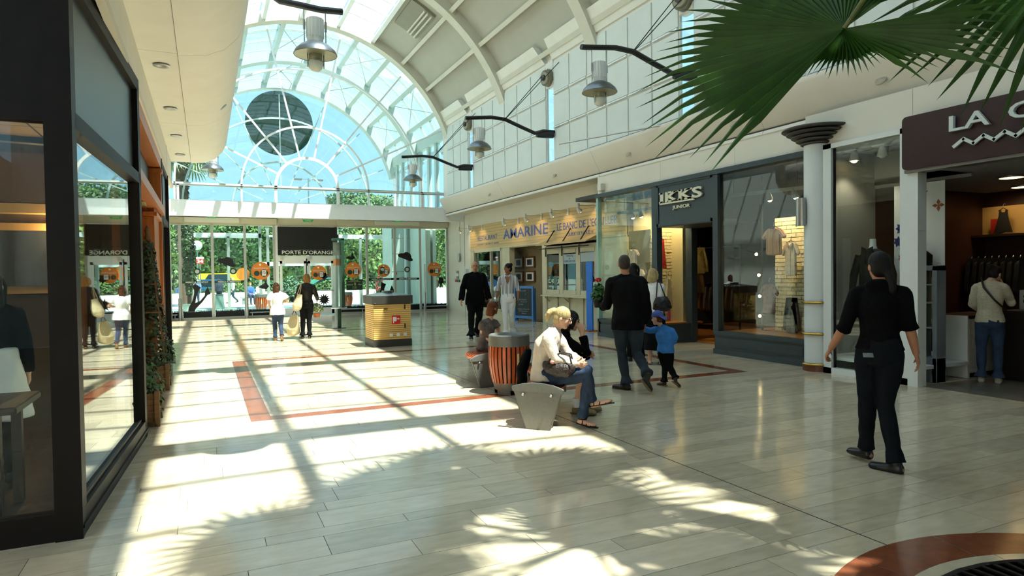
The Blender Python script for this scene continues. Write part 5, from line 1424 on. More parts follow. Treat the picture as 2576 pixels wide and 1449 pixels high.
# ================================================================ planters with ivy and topiary on the left
tub = M('tub_wood', (112, 84, 50), 0.7, n=(4, 0.3), stretch=(1, 1, 5))
leafm = M('ivy_green', (52, 92, 34), 0.5, n=(6, 0.4), rnd=0.35)
leafd = M('topiary_green', (40, 66, 30), 0.55, n=(6, 0.4), rnd=0.4)
def leaves(mb, fn, n, s, flat=0.5):
    for k in range(n):
        c, nr = fn()
        c, nr = Vector(c), Vector(nr)
        nr = (nr+Vector((random.uniform(-1, 1), random.uniform(-1, 1), random.uniform(-1, 1)))*flat).normalized()
        a = nr.orthogonal().normalized()
        a.rotate(Matrix.Rotation(random.uniform(0, 2*PI), 3, nr))
        b = nr.cross(a)
        q = s*random.uniform(0.6, 1.2)
        mb.add([c-a*q*0.5, c+b*q*0.35-nr*q*0.08, c+a*q*0.6, c-b*q*0.35-nr*q*0.08], [(0, 1, 2, 3)])
    return mb
def planter(x, y, w, h, lab, wh=0.24):
    t = thing('planter_tub', lab, 'planter', (x, y, 0), group='wooden planter tubs')
    for k in range(5):
        z0 = 0.05+(h-0.05)*k/5
        z1 = 0.05+(h-0.05)*(k+1)/5-0.005
        MB().box(x-w, x+w, y-wh, y-wh+0.02, z0, z1).build('board', tub, t)
        MB().box(x+w-0.02, x+w, y-wh+0.02, y+wh-0.02, z0, z1).build('board', tub, t)
        MB().box(x-w, x+w, y+wh-0.02, y+wh, z0, z1).build('board', tub, t)
    for sx in (-1, 1):
        for sy in (-1, 1): MB().box(x+sx*w-0.025, x+sx*w+0.025, y+sy*wh-0.025, y+sy*wh+0.025, 0, h+0.02).build('corner_post', tub, t)
    MB().box(x-w+0.02, x+w-0.02, y-wh+0.02, y+wh-0.02, h-0.06, h-0.03).build('soil', M('soil', (40, 34, 28), 0.9, n=(12, 0.4)), t)
    return t
planter(-0.72, 8.22, 0.22, 0.36, 'wooden planter tub nearest the glass corner shop')
planter(-0.74, 10.72, 0.22, 0.36, 'wooden planter tub holding the tall cone of ivy')
iv = thing('ivy_plant', 'low trailing ivy spilling from the nearest planter tub', 'plant', (-0.72, 8.22, 0.36))
def f1():
    a, b = random.uniform(0, 2*PI), random.uniform(0, 1)
    r = 0.26*math.sqrt(b)
    return (-0.7+r*cos(a), 8.22+r*sin(a), 0.36+random.uniform(0, 0.38)*(1-b*0.6)), (cos(a), sin(a), 0.6)
leaves(MB(), f1, 420, 0.06).build('foliage', leafm, iv)
def f2():
    s = random.choice((-0.2, 0.05, 0.18))
    z = random.uniform(0.12, 0.4)
    return (-0.48+random.uniform(-0.03, 0.03), 8.22+s+random.uniform(-0.05, 0.05), z), (1, 0, 0.4)
leaves(MB(), f2, 90, 0.05).build('trailing_stems', leafm, iv)
tp = thing('topiary_cone', 'tall ivy cone trained on a wooden obelisk in a tub', 'plant', (-0.74, 10.72, 0.33))
def f3():
    z = 0.36+1.75*(1-math.sqrt(random.uniform(0.02, 1)))*1.0
    z = 0.36+1.75*random.random()**1.25
    r = 0.05+0.2*(1-(z-0.36)/1.8)+random.uniform(-0.03, 0.03)
    if z < 0.7: r += 0.05
    a = random.uniform(0, 2*PI)
    return (-0.74+r*cos(a), 10.72+r*sin(a), z), (cos(a), sin(a), 0.4)
leaves(MB(), f3, 2600, 0.06).build('foliage', leafd, tp)
for sx in (-1, 1):
    for sy in (-1, 1): MB().beam((-0.74+sx*0.2, 10.72+sy*0.2, 0.34), (-0.74+sx*0.03, 10.72+sy*0.03, 2.15), 0.022, 0.022).build('obelisk_leg', tub, tp)
for z in (0.7, 1.1, 1.5):
    r = 0.2*(1-(z-0.34)/2.1)+0.03
    MB().box(-0.74-r, -0.74+r, 10.72-r-0.01, 10.72-r+0.01, z, z+0.02).build('obelisk_rung', tub, tp)
MB().lathe([(0.03, 2.13), (0.05, 2.16), (0.025, 2.22), (0.04, 2.28), (0.02, 2.33), (0.0, 2.36)], (-0.74, 10.72, 0), 14).build('finial', tub, tp, smooth=True)
def f4():
    s = random.choice((-0.15, 0.1))
    return (-0.5+random.uniform(-0.03, 0.03), 10.72+s+random.uniform(-0.06, 0.06), random.uniform(0.1, 0.4)), (1, 0, 0.4)
leaves(MB(), f4, 100, 0.05).build('trailing_stems', leafm, tp)
# ================================================================ people
def remesh(mb, vox, it=2, wob=0.0, wsc=9.0, seed=0):
    me = mb.mesh('tmp')
    ob = bpy.data.objects.new('tmp', me)
    md = ob.modifiers.new('r', 'REMESH')
    md.mode = 'VOXEL'
    md.voxel_size = vox
    md.adaptivity = 0
    m2 = baked(ob)
    bpy.data.meshes.remove(me)
    bm = bmesh.new()
    bm.from_mesh(m2)
    for _ in range(it): bmesh.ops.smooth_vert(bm, verts=bm.verts, factor=0.5, use_axis_x=True, use_axis_y=True, use_axis_z=True)
    if wob:
        bm.normal_update()
        off = Vector((seed*3.1, seed*1.7, seed*0.9))
        for v in bm.verts:
            q = Vector((v.co.x*wsc, v.co.y*wsc, v.co.z*wsc*0.55))+off
            v.co += v.normal*(wob*noise.noise(q)+wob*0.5*noise.noise(q*2.3))
    bm.to_mesh(m2)
    bm.free()
    return m2

SKIN = {'fair': M('skin_fair', (222, 172, 142), 0.5, n=(12, 0.08)), 'tan': M('skin_tan', (186, 130, 98), 0.5, n=(12, 0.1)), 'brown': M('skin_brown', (150, 100, 74), 0.5, n=(12, 0.1))}
eyem = M('eye_dark', (40, 30, 26), 0.2)
mouthm = M('lip', (160, 84, 76), 0.5)
def hairm(nm, c): return M('hair_'+nm, c, 0.5, spec=0.25, n=(40, 0.45), stretch=(3, 3, 0.4), bump=(60, 0.7))
HM = {'black': hairm('black', (22, 18, 18)), 'brown': hairm('brown', (96, 62, 40)), 'auburn': hairm('auburn', (112, 58, 28)), 'blond': hairm('blond', (214, 188, 132)), 'darkblond': hairm('darkblond', (160, 112, 58)), 'grey': hairm('grey', (74, 64, 56))}

def person(label, base, H=1.7, J=None, look=(0, 0), skin='fair', hair=None, top=None, bottom=None, shoes=None, vox=0.012, face=None, fem=False, hands=True, wide=1.0, curl=(0.5, 0.5), extra=None, hd=None, seed=1):
    """base = ground point; J joints (a right, b away from the viewer, z) in metres; face = heading of local y in degrees (default: away from the viewer)"""
    bx, by = base
    ang = math.atan2(by, bx) if face is None else rad(face)
    t = thing('person', label, 'person', (bx, by, 0), ang-PI/2)
    s = H/1.75
    D = dict(pel=(0, 0, .93), waist=(0, 0, 1.08), chest=(0, 0, 1.28), neck=(0, -.01, 1.47), head=(0, .02, 1.635), shL=(-.165, 0, 1.41), shR=(.165, 0, 1.41), elL=(-.23, -.03, 1.13), elR=(.23, -.03, 1.13), wrL=(-.23, .05, .9), wrR=(.23, .05, .9), hipL=(-.085, 0, .9), hipR=(.085, 0, .9), knL=(-.1, .02, .5), knR=(.1, .02, .5), anL=(-.1, -.02, .08), anR=(.1, -.02, .08), toL=(-.11, .18, .03), toR=(.11, .18, .03))
    P = {k: Vector(v)*s for k, v in D.items()}
    for k, v in (J or {}).items(): P[k] = Vector(v)
    V = Vector
    lat = (P['shR']-P['shL']).normalized()
    hlat = (P['hipR']-P['hipL']).normalized()
    w = s*wide
    up = (P['neck']-P['pel']).normalized()
    fwd = lat.cross(up).normalized()*-1
    def torso(m, e, bot=0.1, neckr=0.062, flare=0.0):
        pel, wa, ch, ne = P['pel'], P['waist'], P['chest'], P['neck']
        sh = (P['shL']+P['shR'])/2
        hw = 0.165 if fem else 0.16
        ww = 0.125 if fem else 0.145
        cw = 0.145 if fem else 0.165
        dn = (pel-wa).normalized()
        pts = [pel+dn*bot*s, pel, wa, ch, sh, ne]
        rr = [(hw*w+e+flare, 0.115*w+e+flare), (hw*w+e+flare*0.6, 0.118*w+e+flare*0.6), (ww*w+e, 0.1*w+e), (cw*w+e, 0.115*w+e), (0.15*w+e*0.6, 0.08*w+e), (neckr*s+e*0.3, neckr*s+e*0.3)]
        m.loft(pts, rr, lat=lat, n=18)
    def arm(m, S, e, frac=2.0, r0=0.049, end=None):
        a, b, c = P['sh'+S], P['el'+S], P['wr'+S]
        if frac >= 2:
            pts = [a.lerp(P['neck'], 0.25), a, a.lerp(b, 0.5), b, b.lerp(c, 0.45), c]
            rr = [0.05*s+e, r0*s+e, 0.045*s+e, 0.04*s+e, 0.038*s+e, (end or 0.026*s)+e]
        elif frac > 1:
            pts = [a.lerp(P['neck'], 0.25), a, a.lerp(b, 0.5), b, b.lerp(c, frac-1)]
            rr = [0.05*s+e, r0*s+e, 0.046*s+e, 0.042*s+e, (end or 0.038*s)+e]
        else:
            pts = [a.lerp(P['neck'], 0.25), a, a.lerp(b, frac)]
            rr = [0.05*s+e, (r0+0.004)*s+e, (end or 0.05*s)+e]
        m.loft(pts[1:], rr[1:], n=12)
        m.ball(a, (r0-0.003)*s+e*0.8, 10, 6)
        m.loft([P['neck']+up*0.01*s, P['neck'].lerp(a, 0.5)-up*0.005*s, a], [0.05*s+e*0.3, 0.05*s+e*0.5, 0.045*s+e*0.6], n=10)
        if frac > 1: m.ball(b, 0.04*s+e, 10, 6)
    def leg(m, S, e, frac=2.0, end=None):
        a, b, c = P['hip'+S], P['kn'+S], P['an'+S]
        th = 0.09 if fem else 0.086
        if frac >= 2:
            pts = [a+V((0, 0, 0.04*s)), a.lerp(b, 0.3), a.lerp(b, 0.7), b, b.lerp(c, 0.35), b.lerp(c, 0.75), c]
            rr = [th*w+e, th*w+e, 0.068*w+e, 0.056*s+e, 0.056*s+e, 0.042*s+e, (end or 0.036*s)+e]
        else:
            pts = [a+V((0, 0, 0.04*s)), a.lerp(b, 0.5), b, b.lerp(c, frac-1)]
            rr = [th*w+e, 0.078*w+e, 0.058*s+e, (end or 0.055*s)+e]
        m.loft(pts, rr, n=14)
        m.ball(b, 0.056*s+e, 10, 6)
    def foot(m, S, e=0.0, sole=0.0):
        c, q = P['an'+S], P['to'+S]
        d = (q-c)
        h = V((d.x, d.y, 0)).normalized() if abs(d.x)+abs(d.y) > 1e-4 else V((0, 1, 0))
        heel = c-h*0.045*s+V((0, 0, -0.045*s))
        if (c.z-q.z) < 0.0: heel = c-V((0, 0, 0.05*s))
        side = (q-heel).normalized().cross(V((0, 0, 1)))
        if side.length < 0.2: side = V((1, 0, 0))
        m.loft([heel-(q-heel).normalized()*0.012, heel, heel.lerp(q, 0.4), heel.lerp(q, 0.75), q, q+(q-heel).normalized()*0.02*s], [(0.02*s, 0.02*s), (0.033*s+e, 0.033*s+e), (0.036*s+e, 0.03*s+e), (0.043*s+e, 0.025*s+e), (0.036*s+e, 0.02*s+e), (0.015*s, 0.01*s)], lat=side, n=12)
        m.loft([c+V((0, 0, 0.02)), c, heel.lerp(q, 0.25)], [0.036*s+e, 0.038*s+e, 0.034*s+e], n=10)
    def hand(m, S, cu):
        c, e = P['wr'+S], P['el'+S]
        d = (c-e).normalized()
        d = (hd[S].normalized() if hd and S in hd else d)
        sg = 1 if S == 'R' else -1
        nrm = (lat*-sg+d*-(lat*-sg).dot(d))
        nrm = nrm.normalized() if nrm.length > 0.15 else V((0, 0, -1))
        l2 = d.cross(nrm)
        m.loft([c-d*0.01, c+d*0.03*s, c+d*0.085*s], [(0.024*s, 0.018*s), (0.036*s, 0.016*s), (0.042*s, 0.014*s)], lat=l2, n=10)
        for i, ln in enumerate((0.07, 0.08, 0.075, 0.058)):
            p = c+d*0.078*s+l2*((i-1.5)*0.0225*s)
            pts = [p]
            a = cu*0.5
            for seg in (0.45, 0.3, 0.25):
                dd = d*cos(a)+nrm*sin(a)
                p = p+dd*(ln*seg*s)
                pts.append(p)
                a += cu*0.8
            m.loft(pts, [0.0095*s, 0.009*s, 0.0085*s, 0.007*s], n=7)
        q = fwd if abs(fwd.dot(l2)) > 0.3 else V((0, 0, 1))
        ts = 1 if l2.dot(q) > 0 else -1
        p = c+d*0.025*s+l2*ts*0.03*s
        m.loft([p, p+(l2*ts*0.6+d*0.8+nrm*0.3)*0.04*s, p+(l2*ts*0.5+d*1.0+nrm*0.6)*0.07*s], [0.013*s, 0.011*s, 0.008*s], n=7)
    # head frame
    yaw, pit = rad(look[0]), rad(look[1])
    Rh = Matrix.Rotation(-yaw, 3, 'Z') @ Matrix.Rotation(pit, 3, 'X')
    hc = P['head']
    hs = 0.95*(s if s > 0.8 else s*0.25+0.68)
    HP = lambda x, y, z: hc+Rh @ V((x*hs, y*hs, z*hs))
    m = MB()
    torso(m, 0, 0.06)
    for S in 'LR':
        arm(m, S, 0); leg(m, S, 0); foot(m, S)
        if hands: hand(m, S, curl[0 if S == 'L' else 1])
    m.loft([P['neck']-up*0.03, P['neck']+up*0.02, HP(0, -0.02, -0.06)], [0.07*s, 0.054*s, 0.052*hs], n=12)
    m.ball(HP(0, -0.012, 0.02), (0.075*hs, 0.093*hs, 0.1*hs), 18, 12, R=Rh)
    m.ball(HP(0, 0.024, -0.028), (0.06*hs, 0.064*hs, 0.085*hs), 16, 10, R=Rh)
    m.ball(HP(0, 0.05, -0.09), (0.034*hs, 0.034*hs, 0.026*hs), 10, 8, R=Rh)
    m.loft([HP(0, 0.083, 0.022), HP(0, 0.098, -0.008), HP(0, 0.108, -0.026), HP(0, 0.09, -0.036)], [0.009*hs, 0.011*hs, 0.014*hs, 0.009*hs], n=8)
    for e in (-1, 1): m.ball(HP(e*0.077, -0.008, -0.012), (0.012*hs, 0.022*hs, 0.032*hs), 8, 6, R=Rh)
    put('body', remesh(m, vox*0.8, 1), SKIN[skin], t, smooth='all')
    if vox < 0.02:
        for e in (-1, 1): MB().ball(HP(e*0.03, 0.083, 0.012), 0.0095*hs, 8, 6).build('eye', eyem, t, smooth=True, local=True)
        for e in (-1, 1): MB().loft([HP(e*0.014, 0.089, 0.031), HP(e*0.032, 0.086, 0.036), HP(e*0.048, 0.074, 0.03)], 0.004*hs, n=5).build('eyebrow', HM['brown'] if hair and hair[1] != 'black' else HM['black'], t, local=True)
        MB().loft([HP(-0.024, 0.079, -0.064), HP(0, 0.089, -0.062), HP(0.024, 0.079, -0.064)], [0.003*hs, 0.0065*hs, 0.003*hs], n=6).build('mouth', mouthm, t, smooth=True, local=True)
    if hair:
        kind, hcname = hair
        m = MB()
        if kind == 'crop':
            m.ball(HP(0, -0.022, 0.032), (0.08*hs, 0.091*hs, 0.093*hs), 18, 12, R=Rh)
            m.ball(HP(0, -0.045, -0.015), (0.076*hs, 0.062*hs, 0.07*hs), 14, 10, R=Rh)
        else:
            m.ball(HP(0, -0.02, 0.036), (0.085*hs, 0.098*hs, 0.097*hs), 18, 12, R=Rh)
            m.ball(HP(0, -0.05, -0.015), (0.083*hs, 0.066*hs, 0.085*hs), 14, 10, R=Rh)
        if kind in ('bob', 'long', 'curly'):
            ln = {'bob': 0.12, 'long': 0.2, 'curly': 0.22}[kind]
            m.loft([HP(0, -0.04, 0.03), HP(0, -0.05, -0.05), HP(0, -0.05, -ln), HP(0, -0.045, -ln-0.02)], [(0.08*hs, 0.06*hs), (0.095*hs, 0.07*hs), (0.1*hs, 0.06*hs), (0.08*hs, 0.04*hs)], lat=Rh @ V((1, 0, 0)), n=16)
            for e in (-1, 1): m.loft([HP(e*0.06, 0.03, 0.07), HP(e*0.086, 0.025, 0.0), HP(e*0.086, 0.02, -ln*0.8)], [0.025*hs, 0.026*hs, 0.018*hs], n=8)
        if kind == 'pony':
            for pt in (extra or {}).get('pony', [[(0, -0.12, 0.03), (0, -0.16, -0.03), (0, -0.15, -0.12), (0, -0.13, -0.2)]]):
                m.loft([HP(*(extra or {}).get('root', (0, -0.09, 0.04)))]+[HP(*q) for q in pt], [0.025*hs]+[0.034*hs]*(len(pt)-1)+[0.012*hs], n=10)
        if kind == 'bun': m.ball(HP(0, -0.1, 0.09), 0.045*hs, 12, 8)
        me = remesh(m, 0.008 if vox < 0.02 else 0.016, 1, wob=0.007 if kind == 'curly' else 0.003, wsc=40 if kind == 'curly' else 26, seed=seed)
        put('hair', me, HM[hcname], t, smooth='all')
    if bottom:
        m = MB()
        kind = bottom.get('kind', 'trousers')
        e = bottom.get('e', 0.012)
        pel = P['pel']
        dn = (pel-P['waist']).normalized()
        m.loft([P['pel'].lerp(P['waist'], bottom.get('rise', 0.75)), pel, pel+dn*0.09*s, pel+dn*0.12*s], [(0.145*w+e, 0.11*w+e), (0.168*w+e, 0.128*w+e), (0.165*w+e, 0.125*w+e), (0.12*w+e, 0.09*w+e)], lat=hlat, n=18)
        if kind == 'skirt':
            k = (P['knL']+P['knR'])/2
            c = (P['anL']+P['anR'])/2
            q = k.lerp(c, bottom.get('len', 0.3))
            m.loft([pel, pel.lerp(q, 0.5), q], [(0.17*w+e, 0.125*w+e), (0.19*w+e, 0.15*w+e), (0.2*w+e, 0.17*w+e)], lat=hlat, n=20)
        else:
            for S in 'LR': leg(m, S, e, bottom.get('frac', 2.0), bottom.get('end', 0.05*s))
        put('trousers' if kind != 'skirt' else 'skirt', remesh(m, vox, 2, bottom.get('wob', 0.007), 11, seed), bottom['mat'], t, smooth='all')
    if top:
        m = MB()
        e = top.get('e', 0.014)
        torso(m, e, top.get('bot', 0.08), top.get('neck', 0.07), top.get('flare', 0.0))
        for S in 'LR': arm(m, S, top.get('se', e*0.8), top.get('sleeve', 1.95), end=top.get('send', 0.038*s))
        if top.get('hood'): m.ball(P['neck']+up*0.0-fwd*0.06, (0.1*s, 0.05*s, 0.06*s), 12, 8)
        tp_ = put(top.get('name', 'shirt'), remesh(m, vox, 2, top.get('wob', 0.008), top.get('wsc', 10), seed+5), top['mat'], t, smooth='all')
        if top.get('collar'):
            mm = MB().loft([P['neck']-up*0.015, P['neck']+up*0.03], [(0.075*s, 0.07*s), (0.066*s, 0.062*s)], lat=lat, n=16)
            mm.build('collar', top['mat'], tp_, smooth=True, local=True)
    if shoes:
        for S in 'LR':
            m = MB()
            foot(m, S, 0.009*s)
            sh_ = put('shoe', remesh(m, 0.01 if vox < 0.02 else 0.02, 1), shoes['mat'], t, smooth='all')
            if shoes.get('sole'):
                c, q = P['an'+S], P['to'+S]
                d = (q-c)
                h = V((d.x, d.y, 0)).normalized() if abs(d.x)+abs(d.y) > 1e-4 else V((0, 1, 0))
                heel = c-h*0.05*s+V((0, 0, -0.05*s))
                if c.z-q.z < 0: heel = c-V((0, 0, 0.055*s))
                nn = (q-heel).normalized()
                sd = nn.cross(V((0, 0, 1)))
                sd = sd.normalized() if sd.length > 0.1 else V((1, 0, 0))
                dn2 = nn.cross(sd).normalized()*(1 if nn.cross(sd).z < 0 else -1)
                MB().loft([heel-nn*0.02+dn2*0.032*s, heel+dn2*0.036*s, heel.lerp(q, 0.5)+dn2*0.028*s, q+dn2*0.02*s, q+nn*0.025*s+dn2*0.014*s], [(0.02*s, 0.008), (0.038*s, 0.011), (0.04*s, 0.011), (0.045*s, 0.011), (0.02*s, 0.006)], lat=sd, n=12).build('sole', shoes['sole'], sh_, smooth=True, local=True)
    P['_t'] = t
    P['_HP'] = HP
    return t, P
def W(t, p): return WM[t] @ Vector(p)

denim = M('denim_blue', (44, 66, 96), 0.85, n=(9, 0.4), col2=(30, 44, 66), bump=(80, 0.3))
denimd = M('denim_dark', (18, 22, 28), 0.85, spec=0.15, n=(9, 0.3), bump=(80, 0.3))
blackc = M('black_cotton', (10, 10, 12), 0.9, spec=0.12, n=(12, 0.3), bump=(60, 0.3))
blackt = M('black_trouser', (14, 15, 18), 0.85, spec=0.15, n=(10, 0.3), bump=(60, 0.2))
leather = M('black_leather', (28, 24, 22), 0.4, spec=0.35, n=(14, 0.3), bump=(40, 0.5))
whitec = M('white_cotton', (238, 238, 236), 0.8, n=(10, 0.05), bump=(40, 0.3))
shoeb = M('shoe_black', (16, 15, 16), 0.4, n=(20, 0.3))
shoebr = M('shoe_brown', (120, 76, 44), 0.5, n=(20, 0.3))
solec = M('sole_tan', (150, 128, 84), 0.7, n=(20, 0.2))
canvas = M('canvas_beige', (206, 190, 148), 0.85, n=(8, 0.12), bump=(60, 0.3))

# ---- girl in white tunic walking to the doors
person('girl in white tunic and jeans walking towards the entrance doors', (1.6, 17.16), 1.44,
       J=dict(head=(-.02, .02, 1.345), neck=(-.01, 0, 1.2), shL=(-.15, 0, 1.15), shR=(.15, 0, 1.15), elL=(-.2, .02, .93), elR=(.25, .02, .97), wrL=(-.16, .13, .78), wrR=(.13, .14, .95), chest=(0, 0, 1.05), waist=(0, 0, .9), pel=(0, 0, .77), hipL=(-.07, 0, .75), hipR=(.07, 0, .75), knL=(-.07, .04, .4), knR=(.07, 0, .38), anL=(-.06, .02, .08), anR=(.09, -.2, .14), toL=(-.07, .19, .025), toR=(.1, -.13, .0)),
       hair=('curly', 'brown'), top=dict(mat=whitec, e=0.018, bot=0.15, sleeve=0.6, send=0.07, flare=0.035, name='tunic', wob=0.01), bottom=dict(mat=denim, e=0.008, end=0.05), shoes=dict(mat=shoebr, sole=solec), look=(10, 0), fem=True, vox=0.013, seed=2)
# ---- woman in leather jacket with bags
t, P = person('woman in black leather jacket and trousers carrying bags towards the doors', (2.33, 17.35), 1.66,
       J=dict(head=(.01, .02, 1.545), elL=(-.25, -.02, 1.06), wrL=(-.29, .02, .8), elR=(.24, .0, 1.09), wrR=(.26, .2, 1.0), knL=(-.1, .02, .47), anL=(-.12, -.02, .08), toL=(-.17, .15, .03), knR=(.05, .02, .47), anR=(.05, -.02, .08), toR=(.07, .18, .03), hipL=(-.09, 0, .86), hipR=(.07, 0, .86)),
       hair=('bob', 'darkblond'), top=dict(mat=leather, e=0.02, bot=0.0, sleeve=1.95, name='jacket', wob=0.01, collar=True), bottom=dict(mat=blackt, e=0.01, end=0.075), shoes=dict(mat=shoeb), look=(-8, 0), fem=True, vox=0.013, seed=3)
b = thing('shoulder_bag', 'beige canvas shoulder bag at the leather jacket woman\'s side', 'bag', W(t, (-.22, -.1, .72)), WM[t].to_euler().z)
m = MB().loft([W(t, q) for q in [(-.16, -.13, 1.14), (-.19, -.14, 1.0), (-.24, -.15, .84), (-.25, -.15, .76), (-.24, -.14, .73)]], [(.07, .02), (.1, .05), (.13, .07), (.11, .07), (.05, .03)], lat=W(t, (1, -.5, 0))-W(t, (0, 0, 0)), n=16)
put('body', remesh(m, 0.012, 2, 0.01, 9, 4), canvas, b, smooth='all')
b.location = (0, 0, 0); b.rotation_euler = (0, 0, 0); WM[b] = Matrix.Identity(4)
for e in (-.03, .03): MB().loft([W(t, q) for q in [(-.2+e, -.14, 1.12), (-.15+e*.5, -.12, 1.3), (-.12, -.04, 1.44), (-.13, .05, 1.4), (-.18+e, -.02, 1.1)]], 0.009, n=6).build('strap', canvas, b)
b = thing('tote_bag', 'large cream tote bag hanging from the leather jacket woman\'s hand', 'bag')
m = MB().loft([W(t, q) for q in [(-.31, .02, .62), (-.32, .02, .5), (-.35, .02, .25), (-.33, .02, .12), (-.32, .02, .09)]], [(.09, .03), (.12, .07), (.17, .1), (.14, .08), (.06, .04)], lat=W(t, (1, 0, 0))-W(t, (0, 0, 0)), n=16)
put('body', remesh(m, 0.012, 2, 0.014, 8, 9), canvas, b, smooth='all')
for e in (-.05, .05): MB().loft([W(t, q) for q in [(-.31+e, .02, .62), (-.3+e*.4, .02, .7), (-.29, .02, .74)]], 0.008, n=6).build('handle', blackt, b)
fp = thing('flower_pot', 'hanging terracotta pot of white flowers held by the woman', 'plant')
pc = W(t, (.24, .24, .56))
MB().lathe([(.07, -.04), (.1, .06), (.105, .07), (.09, .07)], pc, 20).build('pot', M('terracotta', (196, 110, 60), 0.7, n=(9, 0.15)), fp, smooth=True)
def ff():
    a, b_ = random.uniform(0, 2*PI), random.uniform(-0.3, 1)
    r = 0.19*math.sqrt(max(0.02, 1-b_*b_))*random.uniform(0.6, 1)
    return (pc.x+r*cos(a), pc.y+r*sin(a), pc.z+0.16+b_*0.16), (cos(a), sin(a), b_)
leaves(MB(), ff, 420, 0.06).build('foliage', M('flower_leaf', (130, 160, 70), 0.5, rnd=0.3), fp)
leaves(MB(), ff, 150, 0.05, 0.3).build('blossoms', M('blossom_white', (244, 244, 238), 0.6), fp)
for e in (-1, 1): MB().cyl((pc.x+e*.08, pc.y, pc.z+.06), W(t, (.26, .27, .99)), 0.004, n=5).build('cord', canvas, fp)
# ---- bald man in black
person('bald man all in black striding towards the viewer past the kiosk', (6.02, 15.0), 1.9, face=-103,
       J=dict(shL=(-.2, 0, 1.545), shR=(.2, 0, 1.545), elL=(-.3, -.04, 1.22), elR=(.31, -.02, 1.22), wrL=(-.34, .05, .96), wrR=(.36, .1, .96), chest=(0, 0, 1.4), waist=(0, .02, 1.16), knR=(.12, .1, .55), anR=(.14, .16, .09), toR=(.17, .38, .04), knL=(-.1, -.02, .53), anL=(-.08, -.3, .16), toL=(-.08, -.16, .03)),
       hair=None, skin='tan', top=dict(mat=blackc, e=0.035, bot=0.16, sleeve=1.98, send=0.05, flare=0.02, wob=0.012, collar=True), bottom=dict(mat=blackt, e=0.018, rise=0.1, end=0.1, wob=0.014), shoes=dict(mat=shoeb, sole=M('sole_white', (220, 220, 214), 0.6)), look=(4, -4), wide=1.1, seed=4)
# ---- woman in striped blouse
stripe = bpy.data.materials.new('striped_blouse')
stripe.use_nodes = True
_nt = stripe.node_tree
_w = _nt.nodes.new('ShaderNodeTexWave')
_w.inputs['Scale'].default_value = 9
_w.bands_direction = 'X'
_t = _nt.nodes.new('ShaderNodeTexCoord')
_c = _nt.nodes.new('ShaderNodeValToRGB')
_c.color_ramp.interpolation = 'CONSTANT'
_c.color_ramp.elements[0].color = (0.03, 0.03, 0.05, 1)
_c.color_ramp.elements[1].position = 0.3
_c.color_ramp.elements[1].color = (0.82, 0.83, 0.85, 1)
_nt.links.new(_t.outputs['Object'], _w.inputs['Vector'])
_nt.links.new(_w.outputs['Fac'], _c.inputs[0])
_nt.links.new(_c.outputs[0], _nt.nodes['Principled BSDF'].inputs['Base Color'])
_nt.nodes['Principled BSDF'].inputs['Roughness'].default_value = 0.8
t, P = person('woman in striped white blouse and white trousers beside the bald man', (6.8, 14.75), 1.84, face=-118,
       J=dict(elL=(-.25, -.03, 1.22), elR=(.27, -.05, 1.22), wrL=(-.25, .05, .98), wrR=(.28, .0, .98), knR=(.07, .1, .56), anR=(.06, .14, .09), toR=(.08, .33, .04), knL=(-.07, 0, .55), anL=(-.07, -.2, .12), toL=(-.07, -.05, .03)),
       hair=('bun', 'black'), skin='brown', top=dict(mat=stripe, e=0.012, bot=0.02, sleeve=1.3, send=0.045, neck=0.06, name='blouse', wob=0.006), bottom=dict(mat=whitec, e=0.008, end=0.085), shoes=dict(mat=M('shoe_cream', (220, 210, 196), 0.5)), look=(52, 0), fem=True, seed=5)
MB().prism([(-.07, 1.52), (0, 1.3), (.07, 1.52)], (0, .125, 0), (1, 0, 0), (0, 0, 1), -0.008).build('neckline', SKIN['brown'], t, local=True)
# ---- girl seated on the far bench
person('girl with auburn bob in grey dress seated on the bench behind the bin', (3.78, 9.0), 1.3,
       J=dict(pel=(-.02, 0, .51), waist=(-.01, -.01, .62), chest=(.02, -.01, .77), neck=(.06, .01, .9), head=(.1, .03, 1.075), shL=(-.06, -.08, .86), shR=(.13, .07, .87), elL=(-.06, -.07, .68), elR=(.2, .1, .7), wrL=(.08, -.08, .58), wrR=(.28, .06, .58), hipL=(-.02, -.07, .48), hipR=(0, .07, .48), knL=(.3, -.05, .47), knR=(.32, .09, .47), anL=(.36, -.04, .12), anR=(.38, .1, .12), toL=(.5, -.02, .06), toR=(.52, .12, .06)),
       hair=('bob', 'auburn'), look=(48, -8), top=dict(mat=cloth('grey_brown_dress', (108, 96, 90), (70, 62, 60)), e=0.016, bot=0.06, sleeve=0.5, send=0.055, flare=0.02, name='dress', wob=0.012), bottom=dict(kind='skirt', mat=cloth('grey_brown_skirt', (92, 82, 78), (60, 54, 52)), e=0.02, len=0.1), shoes=dict(mat=shoebr), fem=True, seed=6)
